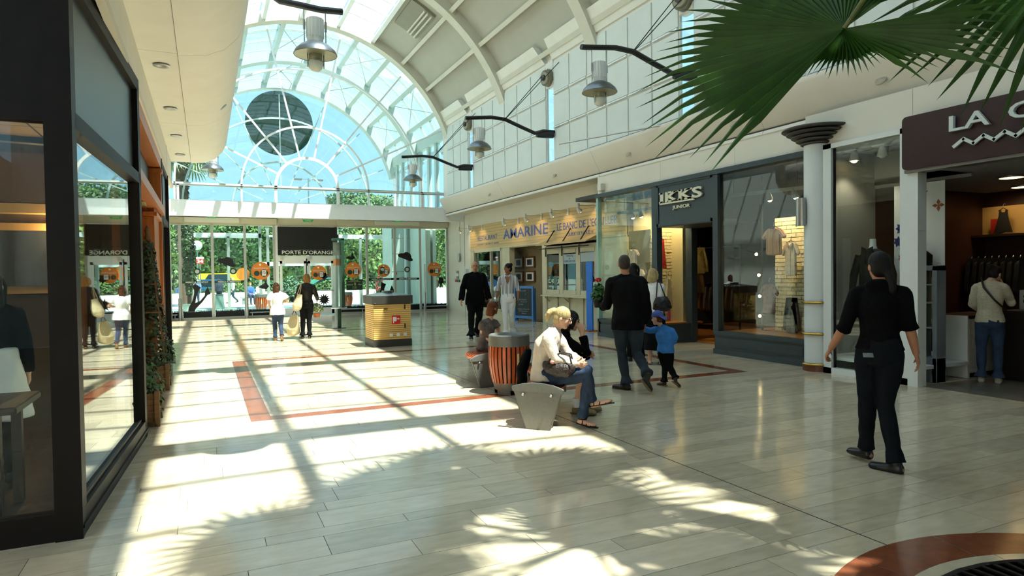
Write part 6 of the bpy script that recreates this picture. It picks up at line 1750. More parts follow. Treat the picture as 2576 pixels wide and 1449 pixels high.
# ---- blond woman seated in front
knit = M('cream_knit', (216, 200, 182), 0.9, n=(14, 0.08), bump=(140, 0.6))
t, P = person('blond woman in cream sweater and jeans sitting cross-legged on the near bench', (3.1, 6.15), 1.68, face=-41,
       J=dict(pel=(0, .14, .53), waist=(0, .13, .67), chest=(0, .17, .84), neck=(0, .26, 1.0), head=(.0, .34, 1.125), shR=(.17, .21, .93), shL=(-.17, .23, .93), elR=(.21, .3, .72), elL=(-.19, .36, .72), wrR=(.1, .5, .665), wrL=(-.02, .5, .68), hipR=(.09, .14, .5), hipL=(-.09, .14, .5), knR=(.02, .59, .585), knL=(-.05, .585, .5), anR=(-.07, .62, .26), toR=(-.02, .82, .28), anL=(-.02, .53, .09), toL=(.02, .66, .03)),
       look=(0, -18), hair=('pony', 'blond'), extra=dict(pony=[[(0, -.125, .06), (0, -.165, .03), (0, -.18, -.04), (0, -.165, -.1)], [(0.02, -.13, .05), (0.03, -.16, -.0), (0.03, -.155, -.08)]]), top=dict(mat=knit, e=0.022, bot=0.05, sleeve=1.96, send=0.034, flare=0.015, name='sweater', wob=0.011, wsc=13), bottom=dict(mat=denim, e=0.01, end=0.05, wob=0.008), fem=True, vox=0.01, curl=(0.7, 0.7), seed=7)
HP = P['_HP']
gl = thing('glasses', 'thin framed glasses worn by the blond woman', 'glasses')
for e in (-1, 1):
    c = W(t, HP(e*.032, .1, .01))
    MB().loft([W(t, HP(e*.032+.024*cos(a), .1, .01+.017*sin(a))) for a in [2*PI*k/12 for k in range(13)]], 0.0022, n=5).build('rim', black, gl)
    MB().cyl(W(t, HP(e*.056, .098, .014)), W(t, HP(e*.082, -.01, .008)), 0.0022, n=5).build('temple', black, gl)
MB().cyl(W(t, HP(-.01, .103, .013)), W(t, HP(.01, .103, .013)), 0.0022, n=5).build('bridge', black, gl)
MB().ball(W(t, HP(0, -.1, .055)), 0.03, 10, 6).build('hair_tie', M('tie_orange', (206, 130, 60), 0.6), t)
sandm = M('sandal_dark', (40, 26, 22), 0.5, n=(20, 0.3))
for S in 'LR':
    c, q = P['an'+S], P['to'+S]
    h = (q-c); h.z = 0 if S == 'L' else h.z; h.normalize()
    heel = c-h*.05+Vector((0, 0, -.06))
    qq = q+Vector((0, 0, -.025))
    MB().loft([heel-h*.02, heel, heel.lerp(qq, .5), qq, qq+h*.04], [(.02, .007), (.036, .01), (.036, .009), (.044, .009), (.02, .006)], lat=h.cross(Vector((0, 0, 1))), n=12).build('sandal_sole', sandm, t, smooth=True, local=True)
    for f in (.35, .6, .85):
        p = heel.lerp(qq, f)
        sd = h.cross(Vector((0, 0, 1)))
        MB().loft([p-sd*.045, p-sd*.03+Vector((0, 0, .05*(1.2-f))), p+sd*.03+Vector((0, 0, .05*(1.2-f))), p+sd*.045], 0.006, n=6).build('sandal_strap', sandm, t, local=True)
    MB().loft([c+Vector((.045*cos(a), .045*sin(a), -.01)) for a in [2*PI*k/10 for k in range(11)]], 0.006, n=5).build('sandal_strap', sandm, t, local=True)
hb = thing('handbag', 'dark brown quilted handbag resting on the blond woman\'s lap', 'bag')
bagm = M('quilted_brown', (50, 36, 32), 0.4, n=(20, 0.3), bump=(55, 1.0))
m = MB().loft([W(t, q) for q in [(.15, .16, .665), (.19, .22, .64), (.2, .32, .62), (.19, .42, .62), (.15, .48, .645)]], [(.02, .03), (.05, .07), (.07, .085), (.06, .08), (.02, .04)], lat=W(t, (1, 0, 0))-W(t, (0, 0, 0)), n=16)
put('body', remesh(m, 0.009, 2, 0.006, 22, 3), bagm, hb, smooth='all')
for e in (.15, .23): MB().loft([W(t, q) for q in [(e, .22, .68), (e, .27, .75), (e, .36, .79), (e, .45, .77), (e, .47, .68)]], 0.009, n=8).build('handle', bagm, hb, smooth=True)
MB().ball(W(t, (.24, .28, .7)), (.03, .03, .02)).build('scarf', M('scarf_pink', (226, 150, 130), 0.7, n=(20, 0.5)), hb)
# ---- companion hidden behind her
t, P = person('companion in black sitting behind the blond woman, chin on fist, in beige trainers', (3.36, 6.62), 1.66, face=-30,
       J=dict(pel=(0, .12, .53), waist=(0, .16, .66), chest=(0, .26, .8), neck=(0, .36, .93), head=(0, .44, 1.05), shR=(.16, .32, .87), shL=(-.16, .34, .87), elR=(.06, .6, .7), elL=(-.14, .55, .62), wrR=(.05, .55, .92), wrL=(-.05, .62, .66), hipR=(.09, .12, .5), hipL=(-.09, .12, .5), knR=(.06, .56, .5), knL=(-.1, .55, .5), anR=(.08, .48, .1), toR=(.1, .68, .035), anL=(-.1, .55, .1), toL=(-.1, .75, .035)),
       look=(0, -14), hair=('bob', 'black'), top=dict(mat=blackc, e=0.018, bot=0.05, sleeve=1.85, send=0.04, name='jacket'), bottom=dict(mat=blackt, e=0.01, frac=1.25, end=0.065), shoes=dict(mat=M('trainer_beige', (150, 132, 92), 0.7, n=(20, 0.2)), sole=M('trainer_sole', (120, 104, 72), 0.7)), fem=True, curl=(0.6, 1.4), seed=8)
for S in 'LR': MB().loft([P['an'+S]+Vector((0, 0, .09)), P['an'+S]+Vector((0, 0, -.01))], [.043, .045], n=12).build('sock', whitec, t, smooth=True, local=True)
for S in 'LR':
    for k in range(2):
        c = P['an'+S].lerp(P['to'+S], 0.35+0.18*k)+Vector((0.0, 0, .02))
        MB().beam(c+Vector((.042, 0, -.02)), c+Vector((.03, .02, .025)), .012, .006).build('trainer_stripe', whitec, t, local=True)
ct = thing('coat', 'black coat draped over the bench beside the blond woman', 'coat')
m = MB().loft([(3.3, 6.62, .74), (3.27, 6.64, .62), (3.22, 6.66, .48), (3.2, 6.6, .42), (3.12, 6.52, .4)], [(.06, .04), (.1, .05), (.12, .06), (.12, .05), (.05, .02)], lat=(.6, .7, 0), n=14)
put('cloth', remesh(m, 0.012, 2, 0.014, 11, 3), blackc, ct, smooth='all')
# ---- man with potted geranium
pin = M('black_pinstripe', (12, 12, 13), 0.8, spec=0.15, n=(60, 0.35), stretch=(6, 6, 0.2), bump=(50, 0.3))
t, P = person('man in black pinstripe shirt and jeans carrying a geranium, walking away', (5.08, 7.3), 1.82,
       J=dict(head=(0, .02, 1.705), neck=(.02, 0, 1.53), shL=(-.17, 0, 1.47), shR=(.23, 0, 1.47), chest=(.03, 0, 1.34), waist=(.04, 0, 1.12), pel=(.04, 0, .96), elL=(-.23, .08, 1.15), wrL=(-.29, .26, 1.12), elR=(.29, 0, 1.13), wrR=(.27, .06, .9), hipL=(-.05, 0, .93), hipR=(.14, 0, .93), knL=(-.04, .1, .51), anL=(.02, .04, .085), toL=(-.15, .15, .03), knR=(.16, .06, .5), anR=(.29, -.24, .26), toR=(.33, -.22, .06)),
       hair=('crop', 'grey'), skin='tan', look=(-12, 0), top=dict(mat=pin, e=0.03, bot=0.13, sleeve=1.97, send=0.045, flare=0.015, wob=0.011, collar=True), bottom=dict(mat=M('denim_grey', (44, 56, 68), 0.85, n=(7, 0.35), bump=(80, 0.3)), e=0.014, rise=0.1, end=0.075, wob=0.012), shoes=dict(mat=M('shoe_grey', (50, 46, 40), 0.7), sole=solec), wide=1.05, hd={'L': Vector((-.3, .8, .2))}, curl=(0.9, 0.7), seed=9, vox=0.011)
gp = thing('potted_geranium', 'red flowering geranium in a black pot held by the man', 'plant')
pc = W(t, (-.36, .38, 1.1))
MB().lathe([(.055, 0), (.075, .12), (.08, .125), (.07, .125)], pc, 18).build('pot', black, gp, smooth=True)
def fg():
    a, b_ = random.uniform(0, 2*PI), random.random()
    r = 0.12*math.sqrt(random.random())*(1-0.4*b_)
    return (pc.x+r*cos(a), pc.y+r*sin(a), pc.z+.12+b_*.2), (cos(a), sin(a), 0.7)
leaves(MB(), fg, 240, 0.06).build('foliage', M('geranium_green', (54, 100, 36), 0.5, rnd=0.35), gp)
for dx, dz in ((0, .36), (.09, .3), (-.07, .27)): MB().cyl((pc.x, pc.y, pc.z+.1), (pc.x+dx, pc.y, pc.z+dz), 0.004, n=5).build('stem', M('stem_green', (80, 120, 50), 0.6), gp)
def fr():
    a, b_ = random.uniform(0, 2*PI), random.uniform(-1, 1)
    r = .045*math.sqrt(1-b_*b_)
    return (pc.x+r*cos(a), pc.y+r*sin(a), pc.z+.39+b_*.025), (cos(a), sin(a), b_)
leaves(MB(), fr, 70, 0.035).build('blossom', M('geranium_red', (210, 24, 30), 0.6), gp)
# ---- boy in blue
t, P = person('small boy in bright blue sweater and cap holding the man\'s hand', (5.72, 7.33), 1.05,
       J=dict(head=(-.06, .0, .945), neck=(-.01, 0, .83), shL=(-.07, .02, .79), shR=(.13, -.02, .78), chest=(.03, 0, .73), waist=(.05, 0, .6), pel=(.05, 0, .5), elL=(-.15, .03, .77), wrL=(-.25, .04, .8), elR=(.18, -.03, .68), wrR=(.15, .02, .61), hipL=(.0, 0, .47), hipR=(.1, 0, .47), knL=(.04, .04, .26), anL=(.03, .02, .06), toL=(-.06, .08, .02), knR=(.11, .02, .26), anR=(.18, -.09, .13), toR=(.24, -.05, .015)),
       hair=('crop', 'brown'), look=(-62, -6), top=dict(mat=cloth('sweater_blue', (58, 130, 206)), e=0.022, bot=0.06, sleeve=1.95, send=0.03, name='sweater', wob=0.008), bottom=dict(mat=blackt, e=0.012, rise=0.0, end=0.05, wob=0.006), shoes=dict(mat=M('shoe_darkred', (66, 34, 30), 0.5), sole=solec), seed=10, vox=0.01)
HP = P['_HP']
cp = thing('cap', 'blue baseball cap worn backwards by the small boy', 'cap')
cm = cloth('cap_blue', (84, 104, 176))
Rw = WM[t].to_3x3() @ (Matrix.Rotation(rad(62), 3, 'Z') @ Matrix.Rotation(rad(-6), 3, 'X'))
m = MB()
c = W(t, HP(0, -.015, .035))
for i in range(9):
    pass
m.ball(c, (.083*.86, .103*.86, .1*.86), 20, 12, R=Rw)
for v in range(len(m.v)):
    q = Rw.inverted() @ (Vector(m.v[v])-c)
    if q.z < -.004: q.z = -.004
    m.v[v] = tuple(Rw @ q + c)
m.build('crown', cm, cp, smooth=True)
MB().loft([W(t, HP(0, -.1, .03)), W(t, HP(0, -.14, .0)), W(t, HP(0, -.175, -.035))], [(.07, .008), (.066, .006), (.04, .004)], lat=Rw @ Vector((1, 0, 0)), n=14).build('brim', cm, cp, smooth=True)
MB().ball(W(t, HP(.02, -.115, .05)), .012).build('badge', M('badge_red', (160, 40, 50), 0.6), cp)
# ---- two women at the slate shop
person('woman with dark bob in dark clothes beyond the blond shopper', (6.93, 9.62), 1.74, J=dict(head=(-.02, .02, 1.63)), hair=('long', 'black'), look=(25, 0), top=dict(mat=blackc, e=0.015, bot=0.08, name='coat'), bottom=dict(mat=blackt, e=0.012, end=0.06), shoes=dict(mat=shoeb), fem=True, vox=0.014, seed=11)
t, P = person('blond shopper in white shirt and dark skirt with a black handbag', (6.98, 9.12), 1.63, J=dict(head=(-.03, .02, 1.54), elL=(-.2, .06, 1.08), wrL=(-.12, .2, 1.0), elR=(.1, -.12, 1.08), wrR=(.02, -.1, .86), shR=(.12, -.1, 1.34), shL=(-.12, .1, 1.34)),
       hair=('bob', 'blond'), look=(30, 0), top=dict(mat=whitec, e=0.014, bot=0.02, sleeve=1.75, send=0.035, wob=0.008, collar=True), bottom=dict(kind='skirt', mat=blackt, e=0.008, len=0.55), shoes=None, fem=True, vox=0.013, seed=12)
for S in 'LR':
    c, q = P['an'+S], P['to'+S]
    MB().loft([c+Vector((0, -.05, -.065)), c+Vector((0, 0, -.065)), q+Vector((0, 0, -.02)), q+Vector((0, .03, -.02))], [(.02, .008), (.036, .012), (.045, .01), (.02, .006)], lat=(1, 0, 0), n=10).build('sandal_sole', sandm, t, local=True)
    for f in (.3, .7):
        p = c.lerp(q, f)
        MB().loft([p+Vector((-.045, 0, -.04)), p+Vector((0, 0, .02)), p+Vector((.045, 0, -.04))], 0.008, n=6).build('sandal_strap', sandm, t, local=True)
hb = thing('handbag', 'glossy black handbag on the blond shopper\'s shoulder', 'bag')
m = MB().loft([W(t, q) for q in [(.1, -.2, 1.17), (.11, -.21, 1.08), (.12, -.22, .97), (.12, -.22, .93)]], [(.1, .05), (.14, .08), (.16, .09), (.1, .06)], lat=W(t, (1, 0, 0))-W(t, (0, 0, 0)), n=18)
put('body', remesh(m, 0.011, 2, 0.008, 16, 2), M('patent_black', (14, 14, 16), 0.2, n=(20, 0.3), bump=(30, 0.4)), hb, smooth='all')
MB().loft([W(t, q) for q in [(.18, -.21, 1.14), (.12, -.2, 1.3), (.08, -.12, 1.42), (.04, -.1, 1.42), (.03, -.18, 1.25), (.02, -.2, 1.14)]], 0.01, n=8).build('strap', black, hb)
# ---- person in black walking across the foreground
t, P = person('person in black sweater and dark jeans with ponytail striding past the column', (4.9, 3.5), 1.73,
       J=dict(head=(-.01, .02, 1.615), neck=(0, 0, 1.46), shL=(-.165, .02, 1.4), shR=(.165, -.02, 1.4), elL=(-.25, -.02, 1.13), wrL=(-.36, .08, .93), elR=(.2, -.03, 1.16), wrR=(.25, .02, .92), chest=(0, 0, 1.28), waist=(0, 0, 1.08), pel=(0, 0, .94), hipL=(-.08, .02, .9), hipR=(.075, -.02, .9), knL=(-.09, .02, .53), anL=(-.1, .1, .11), toL=(-.22, .22, .05), knR=(.04, -.02, .51), anR=(.11, -.13, .075), toR=(-.06, -.06, .02)),
       hair=('pony', 'black'), extra=dict(root=(.01, -.085, -.03), pony=[[(.03, -.115, -.07), (.05, -.13, -.14), (.055, -.125, -.21), (.05, -.11, -.27)]]), look=(-24, 0), skin='tan', top=dict(mat=blackc, e=0.018, bot=-0.02, sleeve=1.18, send=0.05, name='sweater', wob=0.008, hood=True), bottom=dict(mat=denimd, e=0.012, end=0.062, wob=0.008), shoes=dict(mat=shoeb), vox=0.01, fem=True, wide=0.97, curl=(0.9, 0.5), seed=13)
MB().ball(W(t, P['_HP'](.025, -.108, -.06)), 0.026, 8, 6).build('hair_tie', M('tie_brown', (150, 90, 50), 0.6), t)
m = MB().prism([(-.1, .0), (.06, .0), (.055, -.035), (-.095, -.035)], (-.02, -.118, .93), (1, 0, .02), (0, 0.05, 1), 0.004)
m.build('pocket_panel', M('worn_denim', (128, 146, 146), 0.85, n=(14, 0.25)), t, local=True)
# ---- customer in the boutique
t, P = person('boutique customer in cream plaid shirt and jeans, head bowed', (9.78, 5.36), 1.64, J=dict(head=(.06, .1, 1.5), neck=(0, .03, 1.38), elR=(.24, .1, 1.1), wrR=(.14, .2, 1.36), elL=(-.2, .06, 1.08), wrL=(-.1, .22, 1.0)),
       hair=('bun', 'black'), look=(35, -14), top=dict(mat=cloth('cream_plaid', (206, 200, 178), (178, 172, 150), stretch=(2, 2, 8)), e=0.02, bot=0.04, sleeve=1.9, send=0.04), bottom=dict(mat=denim, e=0.008, rise=0.4, end=0.085), shoes=dict(mat=M('shoe_pale', (190, 184, 170), 0.6)), fem=True, seed=14)
MB().loft([W(t, q) for q in [(-.1, -.0, 1.46), (-.07, -.13, 1.32), (.05, -.15, 1.15), (.17, -.08, 1.02), (.19, .05, .98)]], 0.012, n=6).build('bag_strap', black, label='dark crossbody strap over the boutique customer\'s back', cat='strap')
# ---- waiter behind the cafe glass
t, P = person('cafe waiter with dark hair in black top behind the dark glass', (-1.52, 6.35), 1.66, face=95, hair=('long', 'black'), top=dict(mat=blackc, e=0.015, bot=0.02), bottom=dict(mat=blackt, e=0.01), shoes=dict(mat=shoeb), seed=15, vox=0.016)
m = MB().loft([(-1.52, 6.34, 1.06), (-1.52, 6.33, .95), (-1.52, 6.3, .75), (-1.52, 6.3, .52)], [(.16, .13), (.19, .15), (.23, .19), (.26, .22)], lat=(1, 0, 0), n=20)
put('apron', remesh(m, 0.016, 2, 0.02, 8, 4), whitec, t, smooth='all').matrix_parent_inverse = WM[t].inverted()
cs = thing('draped_coat', 'pale coat hung on a peg stand beside the cafe waiter', 'coat', (-1.95, 6.0, 0))
m = MB().loft([(-1.9, 6.0, 1.3), (-1.92, 6.0, 1.15), (-1.98, 6.0, .9), (-2.02, 6.0, .66)], [(.03, .03), (.09, .06), (.17, .1), (.22, .12)], lat=(1, 0, 0), n=18)
put('cloth', remesh(m, 0.014, 2, 0.02, 9, 5), M('pale_coat', (206, 210, 200), 0.85), cs, smooth='all').matrix_parent_inverse = WM[cs].inverted()
MB().cyl((-1.9, 6.0, 0), (-1.9, 6.0, 1.4), 0.02).build('peg_stand', dwood, cs)
MB().lathe([(.18, 0), (.18, .02), (.03, .04)], (-1.9, 6.0, 0)).build('stand_foot', dwood, cs)
# ================================================================ outdoors beyond the doors
pave = M('pale_paving', (206, 204, 192), 0.8, n=(1.5, 0.06), col2=(190, 190, 180))
MB().box(-60, 80, 27.7, 160, -0.3, -0.003).build('ground', pave, label='pale sunlit paving outside the entrance', kind='structure')
# outer door frames of the vestibule
od = thing('door_2', 'outer white door frames of the vestibule', None, kind='structure')
for x0, x1 in ((-0.5, 2.45), (6.0, 8.7)):
    MB().box(x0, x1, 33.5, 33.75, 3.45, 3.66).build('door_header', white, od)
for x in (-0.5, 1.0, 2.4, 2.75, 4.6, 6.05, 7.2, 8.6): MB().box(x-0.06, x+0.06, 33.5, 33.7, 0, 4.3 if x in (2.4, 2.75, 6.05) else 3.5).build('door_post', alu, od)
MB().box(2.4, 6.0, 33.5, 33.7, 2.1, 2.3).build('door_header', white, od)
MB().box(-2, 9.1, 33.4, 33.75, 4.2, 4.4).build('outer_beam', white, od)
for a, b in ((-0.44, 0.94), (1.06, 2.34), (2.81, 4.54), (6.11, 7.14), (7.26, 8.54)): MB().box(a, b, 33.6, 33.61, 0.05, 3.45 if a < 2.5 or a > 5 else 2.1).build('door_pane', green_pane, od)
MB().prism(disc(1.62, 1.72, 0.3), (0, 33.48, 0), (1, 0, 0), (0, 0, 1), 0.006).build('orange_disc', org, od)
MB().prism(disc(5.1, 1.82, 0.3), (0, 33.48, 0), (1, 0, 0), (0, 0, 1), 0.006).build('orange_disc', org, od)
for x in (-0.3, 2.35):
    t = thing('door_sensor', 'small black motion sensor on the outer door header, %s' % ('ivy side' if x < 0 else 'sign side'), 'sensor', (x+.6, 33.4, 3.4), group='outer door sensors')
    MB().box(x+.45, x+.75, 33.4, 33.5, 3.5, 3.58).build('case', white, t)
    MB().ball((x+.6, 33.38, 3.42), (.09, .06, .07)).build('dome', black, t)
# vestibule side box with louvre and alarm
vb = thing('wall_vestibule_box', 'pale service box and pipes inside the vestibule', None, kind='structure')
vw = M('vestibule_pale', (206, 222, 214), 0.5, n=(2, 0.04))
MB().box(8.1, 8.95, 30.8, 32.6, 0, 4.2).build('box', vw, vb)
for z in (1.75, 2.6, 3.35): MB().box(8.09, 8.96, 30.79, 30.8, z, z+0.02).build('box_joint', M('joint_line', (160, 152, 132), 0.8), vb)
for k in range(9): MB().box(8.12, 8.3, 30.77, 30.8, 3.36+0.05*k, 3.385+0.05*k).build('louvre', black, vb)
MB().cyl((8.75, 30.7, 0), (8.75, 30.7, 4.2), 0.07).build('pipe', white, vb)
MB().box(8.2, 8.32, 30.72, 30.8, 1.6, 1.72).build('alarm_box', M('alarm_red', (176, 36, 30), 0.4), vb)
MB().box(9.3, 9.45, 28.2, 30.6, 0, 3.9).build('side_return', vw, vb)
MB().box(9.28, 9.3, 29.2, 29.7, 0.2, 2.6).build('side_door', M('side_door_brown', (96, 84, 74), 0.5), vb)
MB().box(-1.85, -1.35, 28.3, 30.0, 0, 3.9).build('pier', vw, vb)
# ivy column in the vestibule
ic = thing('ivy_column', 'tall ivy clad post standing in the vestibule', 'plant', (-0.6, 30.2, 0))
MB().cyl((-0.62, 30.2, 0), (-0.62, 30.2, 3.5), 0.08).build('post', dwood, ic)
def fc():
    z = random.uniform(0.9, 3.75)
    r = (0.27+0.05*sin(z*5))*math.sqrt(random.uniform(0.3, 1))*(0.55 if z < 1.4 else 1)
    a = random.uniform(0, 2*PI)
    return (-0.62+r*cos(a), 30.2+r*sin(a), z), (cos(a), sin(a), 0.3)
leaves(MB(), fc, 1700, 0.12).build('foliage', M('ivy_dark', (60, 88, 40), 0.5, rnd=0.45, n=(5, 0.4)), ic)
MB().lathe([(0.2, 0), (0.28, 0.5), (0.3, 0.5)], (-0.62, 30.2, 0), 20).build('pot', vw, ic)
barrel(2.3, 32.2, 'orange slatted barrel bin outside beyond the girl in white', n=20, grp='slatted barrel bins outside')
barrel(6.2, 32.2, 'dark slatted barrel bin outside behind the green totem', n=20, grp='slatted barrel bins outside')
sbn = thing('stone_bollard_bin', 'pale concrete block bin outside the sliding doors', 'bin', (0.62, 36.3, 0))
MB().hexa([(0.4, 36.1, 0), (0.86, 36.1, 0), (0.86, 36.55, 0), (0.4, 36.55, 0)], [(0.43, 36.13, .7), (0.8, 36.13, .7), (0.8, 36.5, .7), (0.43, 36.5, .7)]).build('block', M('concrete_pale', (160, 176, 168), 0.8, n=(6, 0.08)), sbn, bevel=0.02)
MB().box(0.41, 0.82, 36.11, 36.52, .7, .73).build('rim', M('concrete_rim', (130, 146, 140), 0.8), sbn)
# trees
barkm = M('bark', (92, 74, 56), 0.9, n=(6, 0.3), bump=(12, 0.8))
tg = [M('tree_green_a', (92, 132, 52), 0.6, rnd=0.4, n=(1.2, 0.35)), M('tree_green_b', (122, 148, 74), 0.6, rnd=0.4, n=(1.2, 0.3)), M('tree_green_c', (70, 110, 46), 0.6, rnd=0.4, n=(1.2, 0.35))]
def tree_mesh(blobs, n, sz, seed):
    random.seed(seed)
    tot = sum(b[1][0]*b[1][1] for b in blobs)
    m = MB()
    for c, r in blobs:
        def fn():
            d = Vector((random.gauss(0, 1), random.gauss(0, 1), random.gauss(0, 1))).normalized()
            k = random.uniform(0.75, 1.0)
            return (c[0]+d.x*r[0]*k, c[1]+d.y*r[1]*k, c[2]+d.z*r[2]*k), d
        leaves(m, fn, int(n*r[0]*r[1]/tot), sz, 0.8)
    return m.mesh('crown')
kinds = []
for k, (bl, n) in enumerate((([((0, 0, 4.2), (2.4, 2.4, 1.6)), ((1.2, .4, 5.2), (1.6, 1.6, 1.2)), ((-1.3, -.2, 5.0), (1.7, 1.6, 1.3)), ((.2, 0, 6.1), (1.4, 1.4, 1.0))], 3400), ([((0, 0, 2.6), (1.9, 1.8, 1.7)), ((.7, 0, 4.0), (1.5, 1.5, 1.4)), ((-.8, .2, 3.6), (1.4, 1.4, 1.3)), ((0, 0, 5.2), (1.1, 1.1, 1.0))], 3000), ([((0, 0, 6.6), (3.4, 3.4, 1.3)), ((1.0, 0, 7.4), (2.2, 2.2, .9)), ((-1.4, 0, 7.0), (2.2, 2.2, 1.0))], 3600))):
    kinds.append(tree_mesh(bl, n, 0.3, 40+k))
def tree(x, y, k, sc, lab, mat):
    t = thing('tree', lab, 'tree', (x, y, 0), group='trees beyond the doors')
    o = put('crown', kinds[k].copy() if mat else kinds[k], tg[mat], t)
    o.scale = (sc, sc, sc)
    o.rotation_euler.z = x
    MB().loft([(0, 0, 0), (.05, 0, 1.6*sc), (-.05, .05, (3.0, 2.0, 5.6)[k]*sc), (.1, 0, (4.5, 3.5, 6.6)[k]*sc)], [.2*sc, .16*sc, .13*sc, .06*sc], n=8).build('trunk', barkm, t, smooth=True, local=True)
    for a in (0, 2.1, 4.2): MB().loft([(0, 0, (2.6, 1.8, 5.0)[k]*sc), (cos(a)*.7*sc, sin(a)*.7*sc, (3.6, 2.8, 6.2)[k]*sc)], [.08*sc, .03*sc], n=6).build('branch', barkm, t, local=True)
tree(-2.5, 52, 0, .92, 'broad tree behind the ivy column', 0)
tree(2.6, 52, 0, .92, 'broad tree between the red 34 sign and the black sign', 2)
tree(6.5, 54, 1, 1.1, 'bushy tree behind the centre doors', 0)
tree(11.0, 48, 1, 1.05, 'pale leafed tree behind the totem', 1)
tree(14.5, 50, 1, 1.1, 'pale leafed tree beyond the right-hand doors', 1)
tree(10.0, 60, 0, 1.02, 'tall tree behind the pale leafed one', 2)
tree(15.6, 70, 2, 1.28, 'umbrella pine showing above the entrance beam', 2)
tree(-6.5, 56, 0, 1.0, 'broad tree at the edge of the car park', 2)
tree(20.5, 54, 1, 1.3, 'leafy tree past the service box', 0)
tree(0.5, 60, 1, 1.25, 'dense bushy tree closing the view behind the yellow van', 2)
tree(5.0, 63, 1, 1.3, 'dense bushy tree far behind the centre doors', 2)
tree(14.0, 64, 1, 1.3, 'dense bushy tree far behind the pale leafed trees', 0)
tree(-4.5, 64, 1, 1.3, 'dense bushy tree far behind the ivy column', 0)
tree(22.0, 66, 1, 1.35, 'dense bushy tree far beyond the restaurant wall', 2)
# hedge and round bush
def blob_plant(nm, lab, cat, c, r, n, mat, sz=0.12):
    t = thing(nm, lab, cat, (c[0], c[1], 0))
    def fn():
        d = Vector((random.gauss(0, 1), random.gauss(0, 1), abs(random.gauss(0, 1)))).normalized()
        k = random.uniform(0.85, 1.0)
        return (c[0]+d.x*r[0]*k, c[1]+d.y*r[1]*k, d.z*r[2]*k), d
    leaves(MB(), fn, n, sz, 0.6).build('foliage', mat, t)
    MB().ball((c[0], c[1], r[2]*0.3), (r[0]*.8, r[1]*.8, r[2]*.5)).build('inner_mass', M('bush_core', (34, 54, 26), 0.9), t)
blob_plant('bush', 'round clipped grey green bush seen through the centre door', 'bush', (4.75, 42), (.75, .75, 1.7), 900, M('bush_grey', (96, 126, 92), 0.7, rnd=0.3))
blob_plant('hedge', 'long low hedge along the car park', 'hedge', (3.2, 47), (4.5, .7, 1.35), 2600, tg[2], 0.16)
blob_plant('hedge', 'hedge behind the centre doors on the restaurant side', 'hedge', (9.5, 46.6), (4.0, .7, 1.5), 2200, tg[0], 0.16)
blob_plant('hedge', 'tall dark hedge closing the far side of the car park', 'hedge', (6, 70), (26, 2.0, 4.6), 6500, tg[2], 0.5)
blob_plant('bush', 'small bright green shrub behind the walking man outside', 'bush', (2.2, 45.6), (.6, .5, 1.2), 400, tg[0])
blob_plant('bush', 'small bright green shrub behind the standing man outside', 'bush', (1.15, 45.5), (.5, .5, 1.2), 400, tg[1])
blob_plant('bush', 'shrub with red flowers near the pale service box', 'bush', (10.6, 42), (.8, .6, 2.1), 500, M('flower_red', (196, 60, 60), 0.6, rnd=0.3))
MB().box(-6, 16, 44.6, 44.8, 0, .62).build('planter_wall', M('planter_wall_white', (214, 210, 200), 0.8), label='low white wall edging the planting outside', cat='wall')
# red numbered sign and globe lamp
s34 = thing('number_sign', 'red parking sign numbered 34 on a pole', 'sign', (-0.3, 45, 0))
MB().cyl((-0.28, 45, 0), (-0.28, 45, 2.9), .03).build('pole', steel, s34)
MB().box(-0.5, -0.06, 44.95, 44.99, 2.44, 2.74).build('plate', M('sign34_red', (190, 44, 40), 0.5), s34)
MB().box(-0.5, -0.06, 44.95, 44.99, 2.74, 2.86).build('top_plate', white, s34)
text('lettering', '34', ltw, (-0.45, 44.948, 2.48), (1, 0, 0), (0, 0, 1), .34, .22, 0.004, s34, 0.03)
gll = thing('globe_lamp', 'white globe street lamp outside beside the ivy column', 'lamp', (-0.42, 45.5, 0))
MB().cyl((-0.42, 45.5, 0), (-0.42, 45.5, 3.4), .04).build('pole', steel, gll)
MB().ball((-0.42, 45.5, 3.6), .3).build('globe', globe, gll, smooth=True)
sl = thing('street_lamp', 'tall twin-armed street lamp seen through the fan window', 'lamp', (8.4, 60, 0))
MB().cyl((8.4, 60, 0), (8.4, 60, 10.2), .09, .05).build('pole', steel, sl)
MB().beam((7.6, 60, 10.1), (9.2, 60, 10.1), .06, .06).build('arm', steel, sl)
for x in (7.5, 9.3): MB().box(x-.35, x+.35, 59.85, 60.15, 10.0, 10.14).build('head', M('lamp_head_dark', (90, 100, 100), 0.5), sl)
